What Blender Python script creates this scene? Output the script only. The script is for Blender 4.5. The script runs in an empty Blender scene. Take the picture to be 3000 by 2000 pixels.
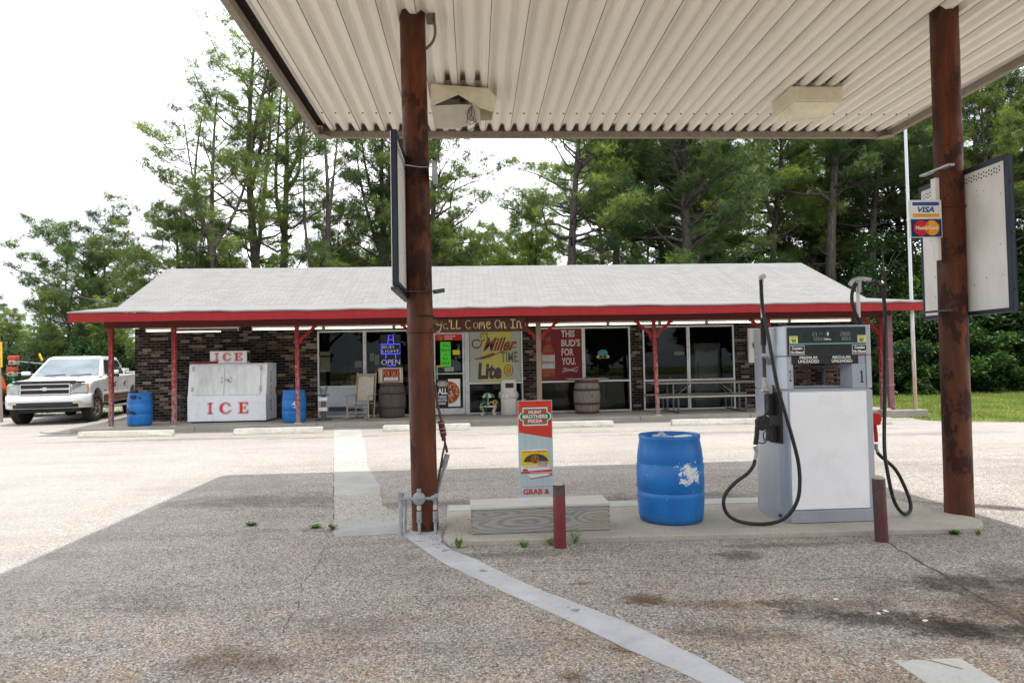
import bpy, bmesh, math, random
import numpy as np
from mathutils import Vector, Matrix
R = math.radians
sc = bpy.context.scene
COL = sc.collection
# ------------------------------------------------------------------ camera, light, exposure
cam_d = bpy.data.cameras.new('camera'); cam = bpy.data.objects.new('camera', cam_d); COL.objects.link(cam)
cam_d.lens = 24.0; cam_d.sensor_width = 36.0; cam_d.clip_end = 2000; cam_d.clip_start = 0.05
m = Matrix([[0.998311, 0.016214, -0.055795], [-0.055255, -0.032012, -0.997959], [-0.017967, 0.999356, -0.031062]]).to_4x4(); m.translation = (0, 0, 1.6); cam.matrix_world = m
sc.camera = cam
sc.view_settings.view_transform = 'Standard'; sc.view_settings.look = 'None'
sc.view_settings.exposure = 1.34; sc.view_settings.gamma = 1
SUN_EL, SUN_AZ = 73.5, 106.0      # azimuth measured clockwise from +Y
sun_d = bpy.data.lights.new('sun', 'SUN'); sun = bpy.data.objects.new('sun', sun_d); COL.objects.link(sun)
sun_d.energy = 2.0; sun_d.angle = R(0.6); sun_d.color = (1.0, 0.955, 0.89)
sdir = Vector((math.cos(R(SUN_EL)) * math.sin(R(SUN_AZ)), math.cos(R(SUN_EL)) * math.cos(R(SUN_AZ)), math.sin(R(SUN_EL))))
sun.rotation_euler = sdir.to_track_quat('Z', 'Y').to_euler(); sun.location = sdir * 60
w = bpy.data.worlds.new('World'); sc.world = w; w.use_nodes = True
nt = w.node_tree; bg = nt.nodes['Background']; bg.inputs['Strength'].default_value = 0.15
sky = nt.nodes.new('ShaderNodeTexSky'); sky.sky_type = 'NISHITA'; sky.sun_disc = False
sky.sun_elevation = R(SUN_EL); sky.sun_rotation = R(SUN_AZ); sky.air_density = 1.3; sky.dust_density = 2.5
tc = nt.nodes.new('ShaderNodeTexCoord'); mp = nt.nodes.new('ShaderNodeMapping'); mp.inputs['Scale'].default_value = (1, 1, 2.6)
nz = nt.nodes.new('ShaderNodeTexNoise'); nz.inputs['Scale'].default_value = 2.2; nz.inputs['Detail'].default_value = 5
rp = nt.nodes.new('ShaderNodeValToRGB'); rp.color_ramp.elements[0].position = 0.33; rp.color_ramp.elements[0].color = (.9, .9, .9, 1)
rp.color_ramp.elements[1].position = 0.52
mx = nt.nodes.new('ShaderNodeMixRGB'); nz2 = nt.nodes.new('ShaderNodeTexNoise'); nz2.inputs['Scale'].default_value = 1.7; nz2.inputs['Detail'].default_value = 4
rp2 = nt.nodes.new('ShaderNodeValToRGB'); rp2.color_ramp.elements[0].position = 0.41; rp2.color_ramp.elements[0].color = (2.5, 2.68, 2.9, 1)
rp2.color_ramp.elements[1].position = 0.60; rp2.color_ramp.elements[1].color = (8.0, 8.1, 8.3, 1)
nt.links.new(mp.outputs[0], nz2.inputs['Vector']); nt.links.new(nz2.outputs['Fac'], rp2.inputs[0]); nt.links.new(rp2.outputs[0], mx.inputs[2])
nt.links.new(tc.outputs['Generated'], mp.inputs[0]); nt.links.new(mp.outputs[0], nz.inputs['Vector'])
nt.links.new(nz.outputs['Fac'], rp.inputs[0]); nt.links.new(rp.outputs[0], mx.inputs[0])
nt.links.new(sky.outputs[0], mx.inputs[1]); nt.links.new(mx.outputs[0], bg.inputs['Color'])
sc.cycles.max_bounces = 8; sc.cycles.transparent_max_bounces = 12

# ------------------------------------------------------------------ material helpers
class NB:
    def __init__(s, name):
        s.m = bpy.data.materials.new(name); s.m.use_nodes = True; s.t = s.m.node_tree
        s.b = s.t.nodes['Principled BSDF']; s._pos = None
    def n(s, typ, ins=None, **kw):
        nd = s.t.nodes.new('ShaderNode' + typ)
        for k, v in kw.items(): setattr(nd, k, v)
        for k, v in (ins or {}).items(): s.put(nd.inputs[k], v)
        return nd
    def put(s, sock, v):
        if isinstance(v, bpy.types.NodeSocket): s.t.links.new(v, sock)
        elif isinstance(v, bpy.types.Node): s.t.links.new(v.outputs[0], sock)
        else:
            if isinstance(v, (tuple, list)) and len(v) == 3 and sock.type == 'RGBA': v = (*v, 1)
            sock.default_value = v
    def pos(s, scale=(1, 1, 1), obj=False, loc=(0, 0, 0)):
        src = s.n('TexCoord').outputs['Object'] if obj else s.n('NewGeometry').outputs['Position']
        return s.n('Mapping', {0: src, 'Scale': scale, 'Location': loc}).outputs[0]
    def noise(s, vec, scale, detail=3, rough=.55):
        return s.n('TexNoise', {'Vector': vec, 'Scale': scale, 'Detail': detail, 'Roughness': rough}).outputs['Fac']
    def ramp(s, fac, stops, interp='LINEAR'):
        r = s.n('ValToRGB', {0: fac}); cr = r.color_ramp; cr.interpolation = interp
        while len(cr.elements) < len(stops): cr.elements.new(.5)
        for e, (p, c) in zip(cr.elements, stops):
            e.position = p; e.color = (*c, 1) if isinstance(c, (tuple, list)) else (c, c, c, 1)
        return r.outputs[0]
    def mix(s, f, a, b, mode='MIX'):
        return s.n('MixRGB', {0: f, 1: a, 2: b}, blend_type=mode).outputs[0]
    def math(s, op, a, b=0.0):
        return s.n('Math', {0: a, 1: b}, operation=op).outputs[0]
    def bump(s, h, strength=.3, dist=.01):
        s.put(s.b.inputs['Normal'], s.n('Bump', {'Height': h, 'Strength': strength, 'Distance': dist}).outputs[0])
    def out(s, color=None, rough=None, metal=None, spec=None):
        if color is not None: s.put(s.b.inputs['Base Color'], color)
        if rough is not None: s.put(s.b.inputs['Roughness'], rough)
        if metal is not None: s.put(s.b.inputs['Metallic'], metal)
        if spec is not None: s.put(s.b.inputs['Specular IOR Level'], spec)
        return s.m
def P(name, c, rough=.6, var=.15, scale=6, metal=0, dirt=None, dirt_amt=.35, bump=0, obj=True, stretch=(1, 1, 1), emit=None, spec=.3):
    """painted / plain surface with fine tonal variation and optional dirt blotches"""
    b = NB(name); v = b.pos(stretch, obj)
    n1 = b.noise(v, scale, 4, .6)
    dark = tuple(x * (1 - var) for x in c); lite = tuple(min(1, x * (1 + var)) for x in c)
    col = b.ramp(n1, [(.3, dark), (.7, lite)])
    if dirt:
        n2 = b.noise(v, scale * 2.3, 6, .7)
        col = b.mix(b.math('MULTIPLY', b.ramp(n2, [(.5, 0.), (.68, 1.)]), dirt_amt), col, dirt)
    if bump: b.bump(b.noise(v, scale * 8, 3), bump, .004)
    r = b.ramp(n1, [(.3, max(0, rough - .08)), (.7, min(1, rough + .08))])
    if emit:
        b.put(b.b.inputs['Emission Color'], emit[0]); b.b.inputs['Emission Strength'].default_value = emit[1]
    return b.out(col, r, metal, spec)

# ------------------------------------------------------------------ mesh helpers
class MB:
    def __init__(s): s.v = []; s.f = []; s.mi = []; s.uv = {}; s.sm = []; s.cur = 0; s.smooth = False
    def add(s, vs, fs, smooth=None):
        o = len(s.v); s.v += [tuple(p) for p in vs]
        for f in fs: s.f.append([i + o for i in f]); s.mi.append(s.cur); s.sm.append(s.smooth if smooth is None else smooth)
        return s
    def box(s, x0, x1, y0, y1, z0, z1, M=None):
        vs = [Vector((x, y, z)) for z in (z0, z1) for y in (y0, y1) for x in (x0, x1)]
        if M: vs = [M @ p for p in vs]
        return s.add(vs, [(0, 2, 3, 1), (4, 5, 7, 6), (0, 1, 5, 4), (1, 3, 7, 5), (3, 2, 6, 7), (2, 0, 4, 6)], False)
    def bar(s, a, b, w, h, up=(0, 0, 1)):
        """rectangular bar from a to b, w sideways, h along up"""
        a, b = Vector(a), Vector(b); d = b - a; L = d.length; d.normalize(); u = Vector(up)
        sd = d.cross(u)
        if sd.length < 1e-4: sd = d.cross(Vector((0, 1, 0)))
        sd.normalize(); u = sd.cross(d)
        vs = [p + sd * (sx * w / 2) + u * (sz * h / 2) for p in (a, b) for sx, sz in ((-1, -1), (1, -1), (1, 1), (-1, 1))]
        return s.add(vs, [(0, 3, 2, 1), (4, 5, 6, 7), (0, 1, 5, 4), (1, 2, 6, 5), (2, 3, 7, 6), (3, 0, 4, 7)], False)
    def tube(s, pts, r, n=8, caps=True, smooth=True):
        pts = [Vector(p) for p in pts]; k = len(pts); rs = r if isinstance(r, (list, tuple)) else [r] * k
        vs = []; prev = None
        for i, p in enumerate(pts):
            d = (pts[min(i + 1, k - 1)] - pts[max(i - 1, 0)]); d.normalize()
            ref = prev if prev is not None else (Vector((0, 0, 1)) if abs(d.z) < .9 else Vector((1, 0, 0)))
            a = d.cross(ref); a.normalize(); c = a.cross(d); c.normalize(); prev = c
            vs += [p + (a * math.cos(2 * math.pi * j / n) + c * math.sin(2 * math.pi * j / n)) * rs[i] for j in range(n)]
        fs = [(i * n + j, i * n + (j + 1) % n, (i + 1) * n + (j + 1) % n, (i + 1) * n + j) for i in range(k - 1) for j in range(n)]
        s.add(vs, fs, smooth)
        if caps: s.add(vs[:n], [tuple(range(n))[::-1]], False); s.add(vs[-n:], [tuple(range(n))], False)
        return s
    def lathe(s, prof, c=(0, 0, 0), n=32, axis='z', smooth=True):
        vs = []
        for r, h in prof:
            for j in range(n):
                a = 2 * math.pi * j / n; x, y = r * math.cos(a), r * math.sin(a)
                q = (x, y, h) if axis == 'z' else ((x, h, y) if axis == 'y' else (h, x, y))
                vs.append((c[0] + q[0], c[1] + q[1], c[2] + q[2]))
        k = len(prof)
        return s.add(vs, [(i * n + j, i * n + (j + 1) % n, (i + 1) * n + (j + 1) % n, (i + 1) * n + j) for i in range(k - 1) for j in range(n)], smooth)
    def prism(s, poly, lo, hi, axis='z', M=None):
        """extrude a 2-D polygon; axis is the extrusion axis; poly coords are the two others in order"""
        def q(p, h):
            a, b = p
            v = Vector((a, b, h)) if axis == 'z' else (Vector((a, h, b)) if axis == 'y' else Vector((h, a, b)))
            return M @ v if M else v
        n = len(poly)
        vs = [q(p, lo) for p in poly] + [q(p, hi) for p in poly]
        return s.add(vs, [tuple(range(n))[::-1], tuple(range(n, 2 * n))] + [(i, (i + 1) % n, n + (i + 1) % n, n + i) for i in range(n)], False)
    def build(s, name, mats, parent=None, loc=(0, 0, 0), rz=0, bevel=0, segs=2, fixn=True):
        me = bpy.data.meshes.new(name); me.from_pydata([tuple(p) for p in s.v], [], s.f); me.update()
        for m_ in (mats if isinstance(mats, (list, tuple)) else [mats]): me.materials.append(m_)
        me.polygons.foreach_set('material_index', s.mi); me.polygons.foreach_set('use_smooth', s.sm)
        if fixn:
            bm = bmesh.new(); bm.from_mesh(me)
            bmesh.ops.recalc_face_normals(bm, faces=bm.faces); bm.to_mesh(me); bm.free()
        o = bpy.data.objects.new(name, me); COL.objects.link(o); o.location = loc; o.rotation_euler = (0, 0, rz)
        if parent: o.parent = parent
        if bevel:
            md = o.modifiers.new('bevel', 'BEVEL'); md.width = bevel; md.segments = segs; md.limit_method = 'ANGLE'; md.angle_limit = R(40)
        return o
def tag(o, label=None, cat=None, group=None, kind=None):
    if label: o['label'] = label
    if cat: o['category'] = cat
    if group: o['group'] = group
    if kind: o['kind'] = kind
    return o
def thing(name, label, cat, loc=(0, 0, 0), rz=0, group=None):
    o = bpy.data.objects.new(name, None); COL.objects.link(o); o.location = loc; o.rotation_euler = (0, 0, rz)
    o.empty_display_size = .2
    return tag(o, label, cat, group)
def struct(o): o['kind'] = 'structure'; return o
def copy_tree(o, parent=None):
    c = o.copy(); COL.objects.link(c)
    if parent: c.parent = parent
    for ch in list(o.children): copy_tree(ch, c)
    return c
def npmesh(name, verts, faces_n, mats, parent=None, smooth=False, mi=None):
    """verts (N,3); faces consecutive with faces_n corners each"""
    me = bpy.data.meshes.new(name); nv = len(verts); nf = nv // faces_n
    me.vertices.add(nv); me.vertices.foreach_set('co', np.asarray(verts, np.float32).ravel())
    me.loops.add(nv); me.loops.foreach_set('vertex_index', np.arange(nv, dtype=np.int32))
    me.polygons.add(nf); me.polygons.foreach_set('loop_start', np.arange(0, nv, faces_n, dtype=np.int32))
    me.polygons.foreach_set('loop_total', np.full(nf, faces_n, np.int32))
    for m_ in (mats if isinstance(mats, (list, tuple)) else [mats]): me.materials.append(m_)
    if mi is not None: me.polygons.foreach_set('material_index', mi)
    me.update(calc_edges=True)
    o = bpy.data.objects.new(name, me); COL.objects.link(o)
    if parent: o.parent = parent
    return o
def text(name, body, x0, x1, z0, z1, y, mat, parent=None, bold=0.0, shear=0.0, loc=(0, 0, 0), depth=.0015, M=None, line=1.0, align='LEFT', face=-1):
    """lettering fitted into a rectangle on a wall that faces -Y (x right, z up)"""
    cu = bpy.data.curves.new(name, 'FONT'); cu.body = body; cu.offset = bold; cu.shear = shear; cu.space_line = line; cu.align_x = align
    cu.extrude = .01; cu.resolution_u = 3
    to = bpy.data.objects.new('t', cu); COL.objects.link(to)
    me = bpy.data.meshes.new_from_object(to); bpy.data.objects.remove(to); bpy.data.curves.remove(cu)
    n = len(me.vertices); co = np.empty(n * 3, np.float32); me.vertices.foreach_get('co', co); co = co.reshape(-1, 3)
    a, b = co.min(0), co.max(0); out = np.empty_like(co)
    out[:, 0] = x0 + (co[:, 0] - a[0]) / (b[0] - a[0]) * (x1 - x0)
    out[:, 2] = z0 + (co[:, 1] - a[1]) / (b[1] - a[1]) * (z1 - z0)
    out[:, 1] = y - (co[:, 2] - a[2]) / (b[2] - a[2]) * depth
    me.vertices.foreach_set('co', out.ravel()); me.name = name
    me.materials.clear(); me.materials.append(mat); me.update()
    if M: me.transform(M)
    o = bpy.data.objects.new(name, me); COL.objects.link(o); o.location = loc
    if parent: o.parent = parent
    return o
def ribbon(mb, pts, w, y, t=.003):
    """flat painted stroke on a wall plane facing -Y"""
    for (a, b), (c, d) in zip(pts[:-1], pts[1:]):
        L = math.hypot(c - a, d - b) or 1e-6; ex, ez = (c - a) / L * w * .3, (d - b) / L * w * .3
        nx, nz_ = -(d - b) / L * w / 2, (c - a) / L * w / 2
        mb.prism([(a - ex - nx, b - ez - nz_), (c + ex - nx, d + ez - nz_), (c + ex + nx, d + ez + nz_), (a - ex + nx, b - ez + nz_)], y - t, y, 'y')
    return mb
def arc(cx, cy, rx, ry, a0, a1, n=10):
    return [(cx + rx * math.cos(R(a0 + (a1 - a0) * i / n)), cy + ry * math.sin(R(a0 + (a1 - a0) * i / n))) for i in range(n + 1)]
def spline(pts, k=6):
    """Catmull-Rom through 3-D points"""
    p = [Vector(q) for q in pts]; p = [p[0] * 2 - p[1]] + p + [p[-1] * 2 - p[-2]]; out = []
    for i in range(1, len(p) - 2):
        for j in range(k):
            t = j / k; a, b, c, d = p[i - 1], p[i], p[i + 1], p[i + 2]
            out.append(.5 * ((2 * b) + (c - a) * t + (2 * a - 5 * b + 4 * c - d) * t * t + (3 * b - a - 3 * c + d) * t ** 3))
    return out + [p[-2]]

# ------------------------------------------------------------------ shared materials
WHITE = P('white_paint', (.74, .75, .76), .45, .05, 3, dirt=(.45, .44, .40), dirt_amt=.3)
ALU = P('aluminium_frame', (.62, .64, .66), .45, .08, 5, metal=.3, dirt=(.3, .3, .29), dirt_amt=.4)
BLACK = P('black_plastic', (.018, .018, .02), .45, .3, 20)
RUBBER = P('black_rubber', (.016, .016, .018), .5, .3, 30, dirt=(.09, .085, .08), dirt_amt=.5)
DARKSTEEL = P('dark_steel', (.05, .055, .06), .5, .3, 10)
GALV = P('galvanised_steel', (.42, .44, .45), .45, .2, 14, metal=.6, dirt=(.25, .2, .15), dirt_amt=.4)
CHROME = P('chrome', (.75, .76, .78), .12, .04, 6, metal=1)
REDTXT = P('red_print', (.62, .03, .035), .5, .05)
WHITETXT = P('white_print', (.8, .8, .8), .5, .03)
BLACKTXT = P('black_print', (.02, .02, .022), .5, .1)
GREENP = P('green_print', (.01, .22, .10), .5, .05)
YELLOW = P('yellow_print', (.75, .58, .03), .5, .06)
def red_paint(name, c, dirt, amt, zfade=None):
    b = NB(name); v = b.pos((1, 1, .35), False)
    n1 = b.noise(v, 5, 4, .6); n2 = b.noise(v, 26, 6, .75); 
    col = b.ramp(n1, [(.3, tuple(x * .88 for x in c)), (.7, tuple(x * 1.08 for x in c))])
    f = b.ramp(n2, [(.56, 0.), (.62, 1.)])
    if zfade:   # paint worn off near the foot of the post
        sep = b.n('SeparateXYZ', {0: b.n('NewGeometry').outputs['Position']})
        zz = b.n('MapRange', {0: sep.outputs[2], 1: zfade[0], 2: zfade[1], 3: .16, 4: 0.}).outputs[0]
        f = b.ramp(b.math('ADD', n2, zz), [(.58, 0.), (.64, 1.)])
    col = b.mix(b.math('MULTIPLY', f, amt), col, dirt)
    b.bump(n2, .25, .004)
    return b.out(col, .5, spec=.3)
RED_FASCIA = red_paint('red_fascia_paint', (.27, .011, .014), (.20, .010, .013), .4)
RED_BEAM = red_paint('shaded_red_beam_paint', (.085, .010, .009), (.05, .010, .010), .4)  # darker copy of the porch red; the roof's shade is put into it
RED_POST = red_paint('worn_red_post_paint', (.24, .016, .018), (.26, .22, .20), .9, (0.0, 2.4))

def asphalt():
    b = NB('exposed_aggregate_asphalt'); v = b.pos()
    vo = b.n('TexVoronoi', {'Vector': v, 'Scale': 105.0}); sep = b.n('SeparateColor', {0: vo.outputs['Color']})
    col = b.ramp(sep.outputs[0], [(0, (.085, .083, .082)), (.2, (.235, .228, .22)), (.42, (.355, .338, .315)), (.62, (.46, .435, .40)), (.76, (.43, .30, .20)), (.84, (.55, .525, .49)), (1, (.74, .72, .70))])
    col = b.mix(b.ramp(vo.outputs['Distance'], [(.4, 0.), (.8, .5)]), col, (.17, .16, .15))
    vo2 = b.n('TexVoronoi', {'Vector': v, 'Scale': 55.0}); s2 = b.n('SeparateColor', {0: vo2.outputs['Color']})
    col = b.mix(b.ramp(s2.outputs[1], [(.82, 0.), (.86, .55)]), col, b.ramp(s2.outputs[0], [(.3, (.07, .065, .06)), (.6, (.62, .57, .5)), (.9, (.45, .22, .1))]))
    # broad wear, tyre lanes and dust
    n1 = b.noise(v, .55, 5, .6); n2 = b.noise(b.pos((.35, 2.2, 1)), .9, 5, .65); n3 = b.noise(v, 3.2, 5, .65)
    col = b.mix(b.ramp(n1, [(.35, .55), (.62, 0.)]), col, b.mix(1., col, (.62, .60, .60), 'MULTIPLY'))
    col = b.mix(b.ramp(n2, [(.52, 0.), (.68, .55)]), col, b.mix(1., col, (.58, .56, .57), 'MULTIPLY'))
    col = b.mix(b.ramp(n3, [(.42, .3), (.58, 0.)]), col, b.mix(1., col, (.7, .7, .7), 'MULTIPLY'))
    # sunlight put into the colour: paler out in the open, beyond the canopy shadow
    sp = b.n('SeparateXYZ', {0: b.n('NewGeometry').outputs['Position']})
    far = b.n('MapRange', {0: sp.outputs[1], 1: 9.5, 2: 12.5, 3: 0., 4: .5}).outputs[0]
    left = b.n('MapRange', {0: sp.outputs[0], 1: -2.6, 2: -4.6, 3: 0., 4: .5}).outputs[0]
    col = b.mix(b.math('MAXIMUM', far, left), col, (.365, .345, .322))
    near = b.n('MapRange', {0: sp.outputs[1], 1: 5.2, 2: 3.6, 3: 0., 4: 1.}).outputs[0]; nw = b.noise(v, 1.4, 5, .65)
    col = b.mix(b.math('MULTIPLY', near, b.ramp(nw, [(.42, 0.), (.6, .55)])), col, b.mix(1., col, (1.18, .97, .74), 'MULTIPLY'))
    # oil and rust stains, each with its own place and outline
    nz_ = b.math('ADD', b.math('MULTIPLY', b.noise(v, 3.2, 4, .7), .6), b.math('MULTIPLY', b.noise(v, 22, 4, .75), .4))
    def stain(col, x, y, rx, ry, c, amt, rot=0.0):
        mp_ = b.n('Mapping', {0: b.n('NewGeometry').outputs['Position']}, vector_type='TEXTURE')
        mp_.inputs['Location'].default_value = (x, y, 0); mp_.inputs['Rotation'].default_value = (0, 0, rot); mp_.inputs['Scale'].default_value = (rx, ry, 1)
        ln = b.n('VectorMath', {0: mp_.outputs[0]}, operation='LENGTH').outputs['Value']
        d = b.math('ADD', ln, b.math('MULTIPLY', b.math('SUBTRACT', nz_, .5), 3.2))
        f = b.ramp(d, [(.3, amt * .9), (.8, amt * .36), (1.2, 0.)])
        return b.mix(f, col, b.mix(1., col, c, 'MULTIPLY'))
    DK, BR, RU = (.22, .21, .21), (.38, .27, .17), (.62, .42, .27)
    for a in [(1.14, 4.58, .2, .12, BR, .95), (1.62, 4.42, .55, .13, BR, .7, -.2), (2.16, 5.5, .22, .16, DK, .8), (2.6, 5.75, .6, .1, DK, .5), (.84, 3.82, .16, .12, BR, .85, .4), (-1.37, 3.85, .42, .22, BR, .7), (.47, 3.5, .1, .09, BR, .9), (-1.1, 6.8, .6, .12, DK, .6),
              (-2.5, 8.4, 1.4, .5, DK, .5), (2.56, 4.0, .9, .22, DK, .9, -.35), (3.2, 3.75, .9, .35, DK, .85, -.3), (2.25, 4.33, .55, .2, DK, .6), (3.3, 4.7, .7, .2, DK, .75), (4.4, 4.5, 1.6, .6, DK, .6), (3.6, 4.2, 1.6, .5, BR, .45), (1.5, 3.95, .5, .16, DK, .5, -.3), (-6.8, 15.9, 3.2, .28, DK, .5), (-3.6, 15.6, 2.0, .22, DK, .5), (-.35, 13, .7, .18, DK, .45),
              (2.4, 7.9, 1.6, .35, DK, .5), (0.1, 7.9, 1.8, .35, DK, .4), (6.0, 14.6, 4.0, .3, DK, .45), (2, 15.4, 3.0, .25, DK, .35), (-.42, 6.1, .3, .1, DK, .5), (-2.4, 5.0, .5, .3, DK, .35), (.3, 5.75, .9, .14, DK, .6), (-.7, 4.3, .8, .2, DK, .3),
              (1.95, 5.55, .1, .05, RU, .8), (.75, 4.95, .12, .05, RU, .9), (5.4, 6.9, .8, .16, (.15, .14, .14), .9, -.5), (9.0, 13.5, 2.4, .35, DK, .4)]:
        col = stain(col, *a)
    h = b.n('Math', {0: vo.outputs['Distance'], 1: -1.0}, operation='MULTIPLY').outputs[0]
    b.bump(h, .5, .012)
    return b.out(col, .85, spec=.25)
ASPHALT = asphalt()
def concrete(name, c, grain=.35, dark=(.3, .29, .27), amt=.5, spots=0.):
    b = NB(name); v = b.pos()
    n1 = b.noise(v, 1.3, 6, .65); n2 = b.noise(v, 90, 3, .6); n3 = b.noise(v, 9, 6, .75)
    col = b.ramp(n1, [(.3, tuple(x * .8 for x in c)), (.7, tuple(min(1, x * 1.12) for x in c))])
    col = b.mix(b.math('MULTIPLY', b.ramp(n3, [(.52, 0.), (.7, 1.)]), amt), col, dark)
    col = b.mix(grain, col, b.mix(1., col, b.ramp(n2, [(.35, .45), (.6, 1.15)]), 'MULTIPLY'))
    if spots:
        vo = b.n('TexVoronoi', {'Vector': v, 'Scale': 9.0})
        col = b.mix(b.ramp(vo.outputs['Distance'], [(.06, spots), (.11, 0.)]), col, tuple(x * .35 for x in c))
    b.bump(n2, .25, .004)
    return b.out(col, .85, spec=.25)
CONC = concrete('weathered_concrete', (.40, .37, .32), spots=.7)
CONC_LIGHT = concrete('pale_concrete', (.47, .465, .44), .2, (.36, .345, .32), .3, spots=.25)
CONC_WALK = concrete('walkway_concrete', (.36, .33, .29))
CONC_STOP = concrete('bumper_concrete', (.52, .50, .45), .5, (.2, .19, .16), .6)
CEMENT = NB('grey_cement_stripe'); v = CEMENT.pos(); n1 = CEMENT.noise(v, 1.7, 5, .65); n2 = CEMENT.noise(v, 11, 6, .75); n3 = CEMENT.noise(v, 90, 3, .6); n4 = CEMENT.noise(v, 4.6, 2, .5)
cc = CEMENT.ramp(n1, [(.3, (.36, .365, .385)), (.7, (.50, .505, .53))]); cc = CEMENT.mix(CEMENT.ramp(n2, [(.5, 0.), (.7, .6)]), cc, (.31, .31, .315)); cc = CEMENT.mix(CEMENT.ramp(n4, [(.66, 0.), (.68, .75)]), cc, (.16, .165, .175)); cc = CEMENT.mix(CEMENT.ramp(n3, [(.62, 0.), (.70, .5)]), cc, (.25, .23, .21)); CEMENT.bump(n3, .2, .004); CEMENT = CEMENT.out(cc, .85, spec=.2)

# ------------------------------------------------------------------ the setting
def soil():
    b = NB('grass_soil'); v = b.pos(); n1 = b.noise(v, .6, 5, .6); n2 = b.noise(v, 14, 4, .7)
    col = b.ramp(n1, [(.3, (.07, .085, .025)), (.5, (.13, .15, .045)), (.72, (.24, .22, .11))])
    col = b.mix(.6, col, b.mix(1., col, b.ramp(n2, [(.3, .4), (.7, 1.4)]), 'MULTIPLY'))
    sp = b.n('SeparateXYZ', {0: b.n('NewGeometry').outputs['Position']})
    f = b.n('MapRange', {0: sp.outputs[1], 1: 26., 2: 29., 3: 0., 4: 1.}).outputs[0]
    col = b.mix(f, col, b.ramp(n2, [(.3, (.025, .022, .012)), (.7, (.07, .055, .03))]))
    return b.out(col, .95, spec=.1)
SOIL = soil()
g_ = MB(); g_.add([(-250, -120, -.03), (250, -120, -.03), (250, 400, -.03), (-250, 400, -.03)], [(0, 1, 2, 3)])
struct(g_.build('ground', SOIL))
lot = [(-60, -40), (60, -40), (60, 13.5)] + [(12.799,15.313), (11.411,15.682), (11.038,16.373)] + [(11.3, 17.5), (11.3, 26), (-9.7, 26), (-9.9, 30), (-16, 31), (-60, 30)]
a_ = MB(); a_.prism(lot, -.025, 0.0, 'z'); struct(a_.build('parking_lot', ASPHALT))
# walkway slab under the porch
walk = MB(); walk.cur = 0
edges = [-10.3, -7.2, -4.1, -1.6, 1.6, 4.4, 7.4, 9.8, 11.7]
for i, (p, q) in enumerate(zip(edges[:-1], edges[1:])):
    walk.box(p + .004, q - .004, 18.02 + (.01 * (i % 2)), 20.4, -.01, .118 + .002 * (i % 3))
wo = walk.build('walkway', CONC_WALK, bevel=.018); struct(wo)
ap = MB(); ap.prism([(-10.31, 18.03), (-10.31, 26.0), (-10.9, 22), (-11.4, 18.6), (-11.0, 18.2)], .001, .03, 'z')
struct(ap.build('side_apron', CONC_WALK, bevel=.01))
isl = [(-0.288,6.530), (-0.301,6.246), (-0.239,6.065), (-0.157,6.022), (-0.078,6.068), (4.488,5.941), (4.641,6.074), (4.729,6.195), (4.739,6.332)] + [(4.60, 6.6), (4.58, 7.0), (4.42, 7.5)] + [(0.203,7.583), (-0.323,7.603)]
i_ = MB(); i_.prism(isl, -.01, .05, 'z'); struct(i_.build('pump_island', CONC, bevel=.014, segs=3))
i2 = MB(); i2.prism([(-.30, 7.28), (4.35, 7.2), (4.40, 7.48), (-.30, 7.56)], .0505, .054, 'z'); struct(i2.build('island_back_strip', CONC_LIGHT))
# pale strip let into the paving between store and island
random.seed(3)
def jag(poly, amp, step=.12):
    out = []
    for (a, b), (c, d) in zip(poly, poly[1:] + poly[:1]):
        L = math.hypot(c - a, d - b); n = max(1, int(L / step))
        for i in range(n):
            t = i / n; out.append((a + (c - a) * t + random.uniform(-amp, amp), b + (d - b) * t + random.uniform(-amp, amp)))
    return out
b = NB('worn_concrete_strip'); v = b.pos(); sp2 = b.n('SeparateXYZ', {0: b.n('NewGeometry').outputs['Position']})
vo = b.n('TexVoronoi', {'Vector': v, 'Scale': 105.0}); se = b.n('SeparateColor', {0: vo.outputs['Color']})
peb = b.ramp(se.outputs[0], [(0, (.085, .083, .082)), (.25, (.235, .225, .215)), (.5, (.36, .33, .30)), (.75, (.44, .36, .30)), (1, (.6, .58, .55))])
cc = b.ramp(b.noise(v, 2.2, 5, .65), [(.3, (.30, .293, .275)), (.7, (.405, .40, .38))])
def zone(y0, y1, amt): return b.math('MULTIPLY', b.math('MULTIPLY', b.n('MapRange', {0: sp2.outputs[1], 1: y0 - .12, 2: y0 + .12, 3: 0., 4: 1.}).outputs[0], b.n('MapRange', {0: sp2.outputs[1], 1: y1 - .12, 2: y1 + .12, 3: 1., 4: 0.}).outputs[0]), amt)
mk = b.math('ADD', b.math('ADD', b.math('MULTIPLY', b.noise(v, 5., 5, .7), .55), b.math('MULTIPLY', b.noise(v, 45., 3, .7), .45)), b.math('ADD', zone(7.45, 8.6, .17), zone(10.9, 11.6, .12)))
WORN = b.out(b.mix(b.ramp(mk, [(.57, 0.), (.61, 1.)]), cc, peb), .9, spec=.2)
st = MB()
st.prism(jag([(-3.650,17.937), (-2.949,17.764), (-2.152,13.533), (-1.695,10.903), (-1.289,9.267), (-1.079,7.955), (-0.779,7.319), (-0.643,6.805), (-0.702,6.570), (-1.340,6.536), (-1.754,8.582), (-2.422,11.876)], .008, .15), .001, .004, 'z')
struct(st.build('paving_strip', WORN))
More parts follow.
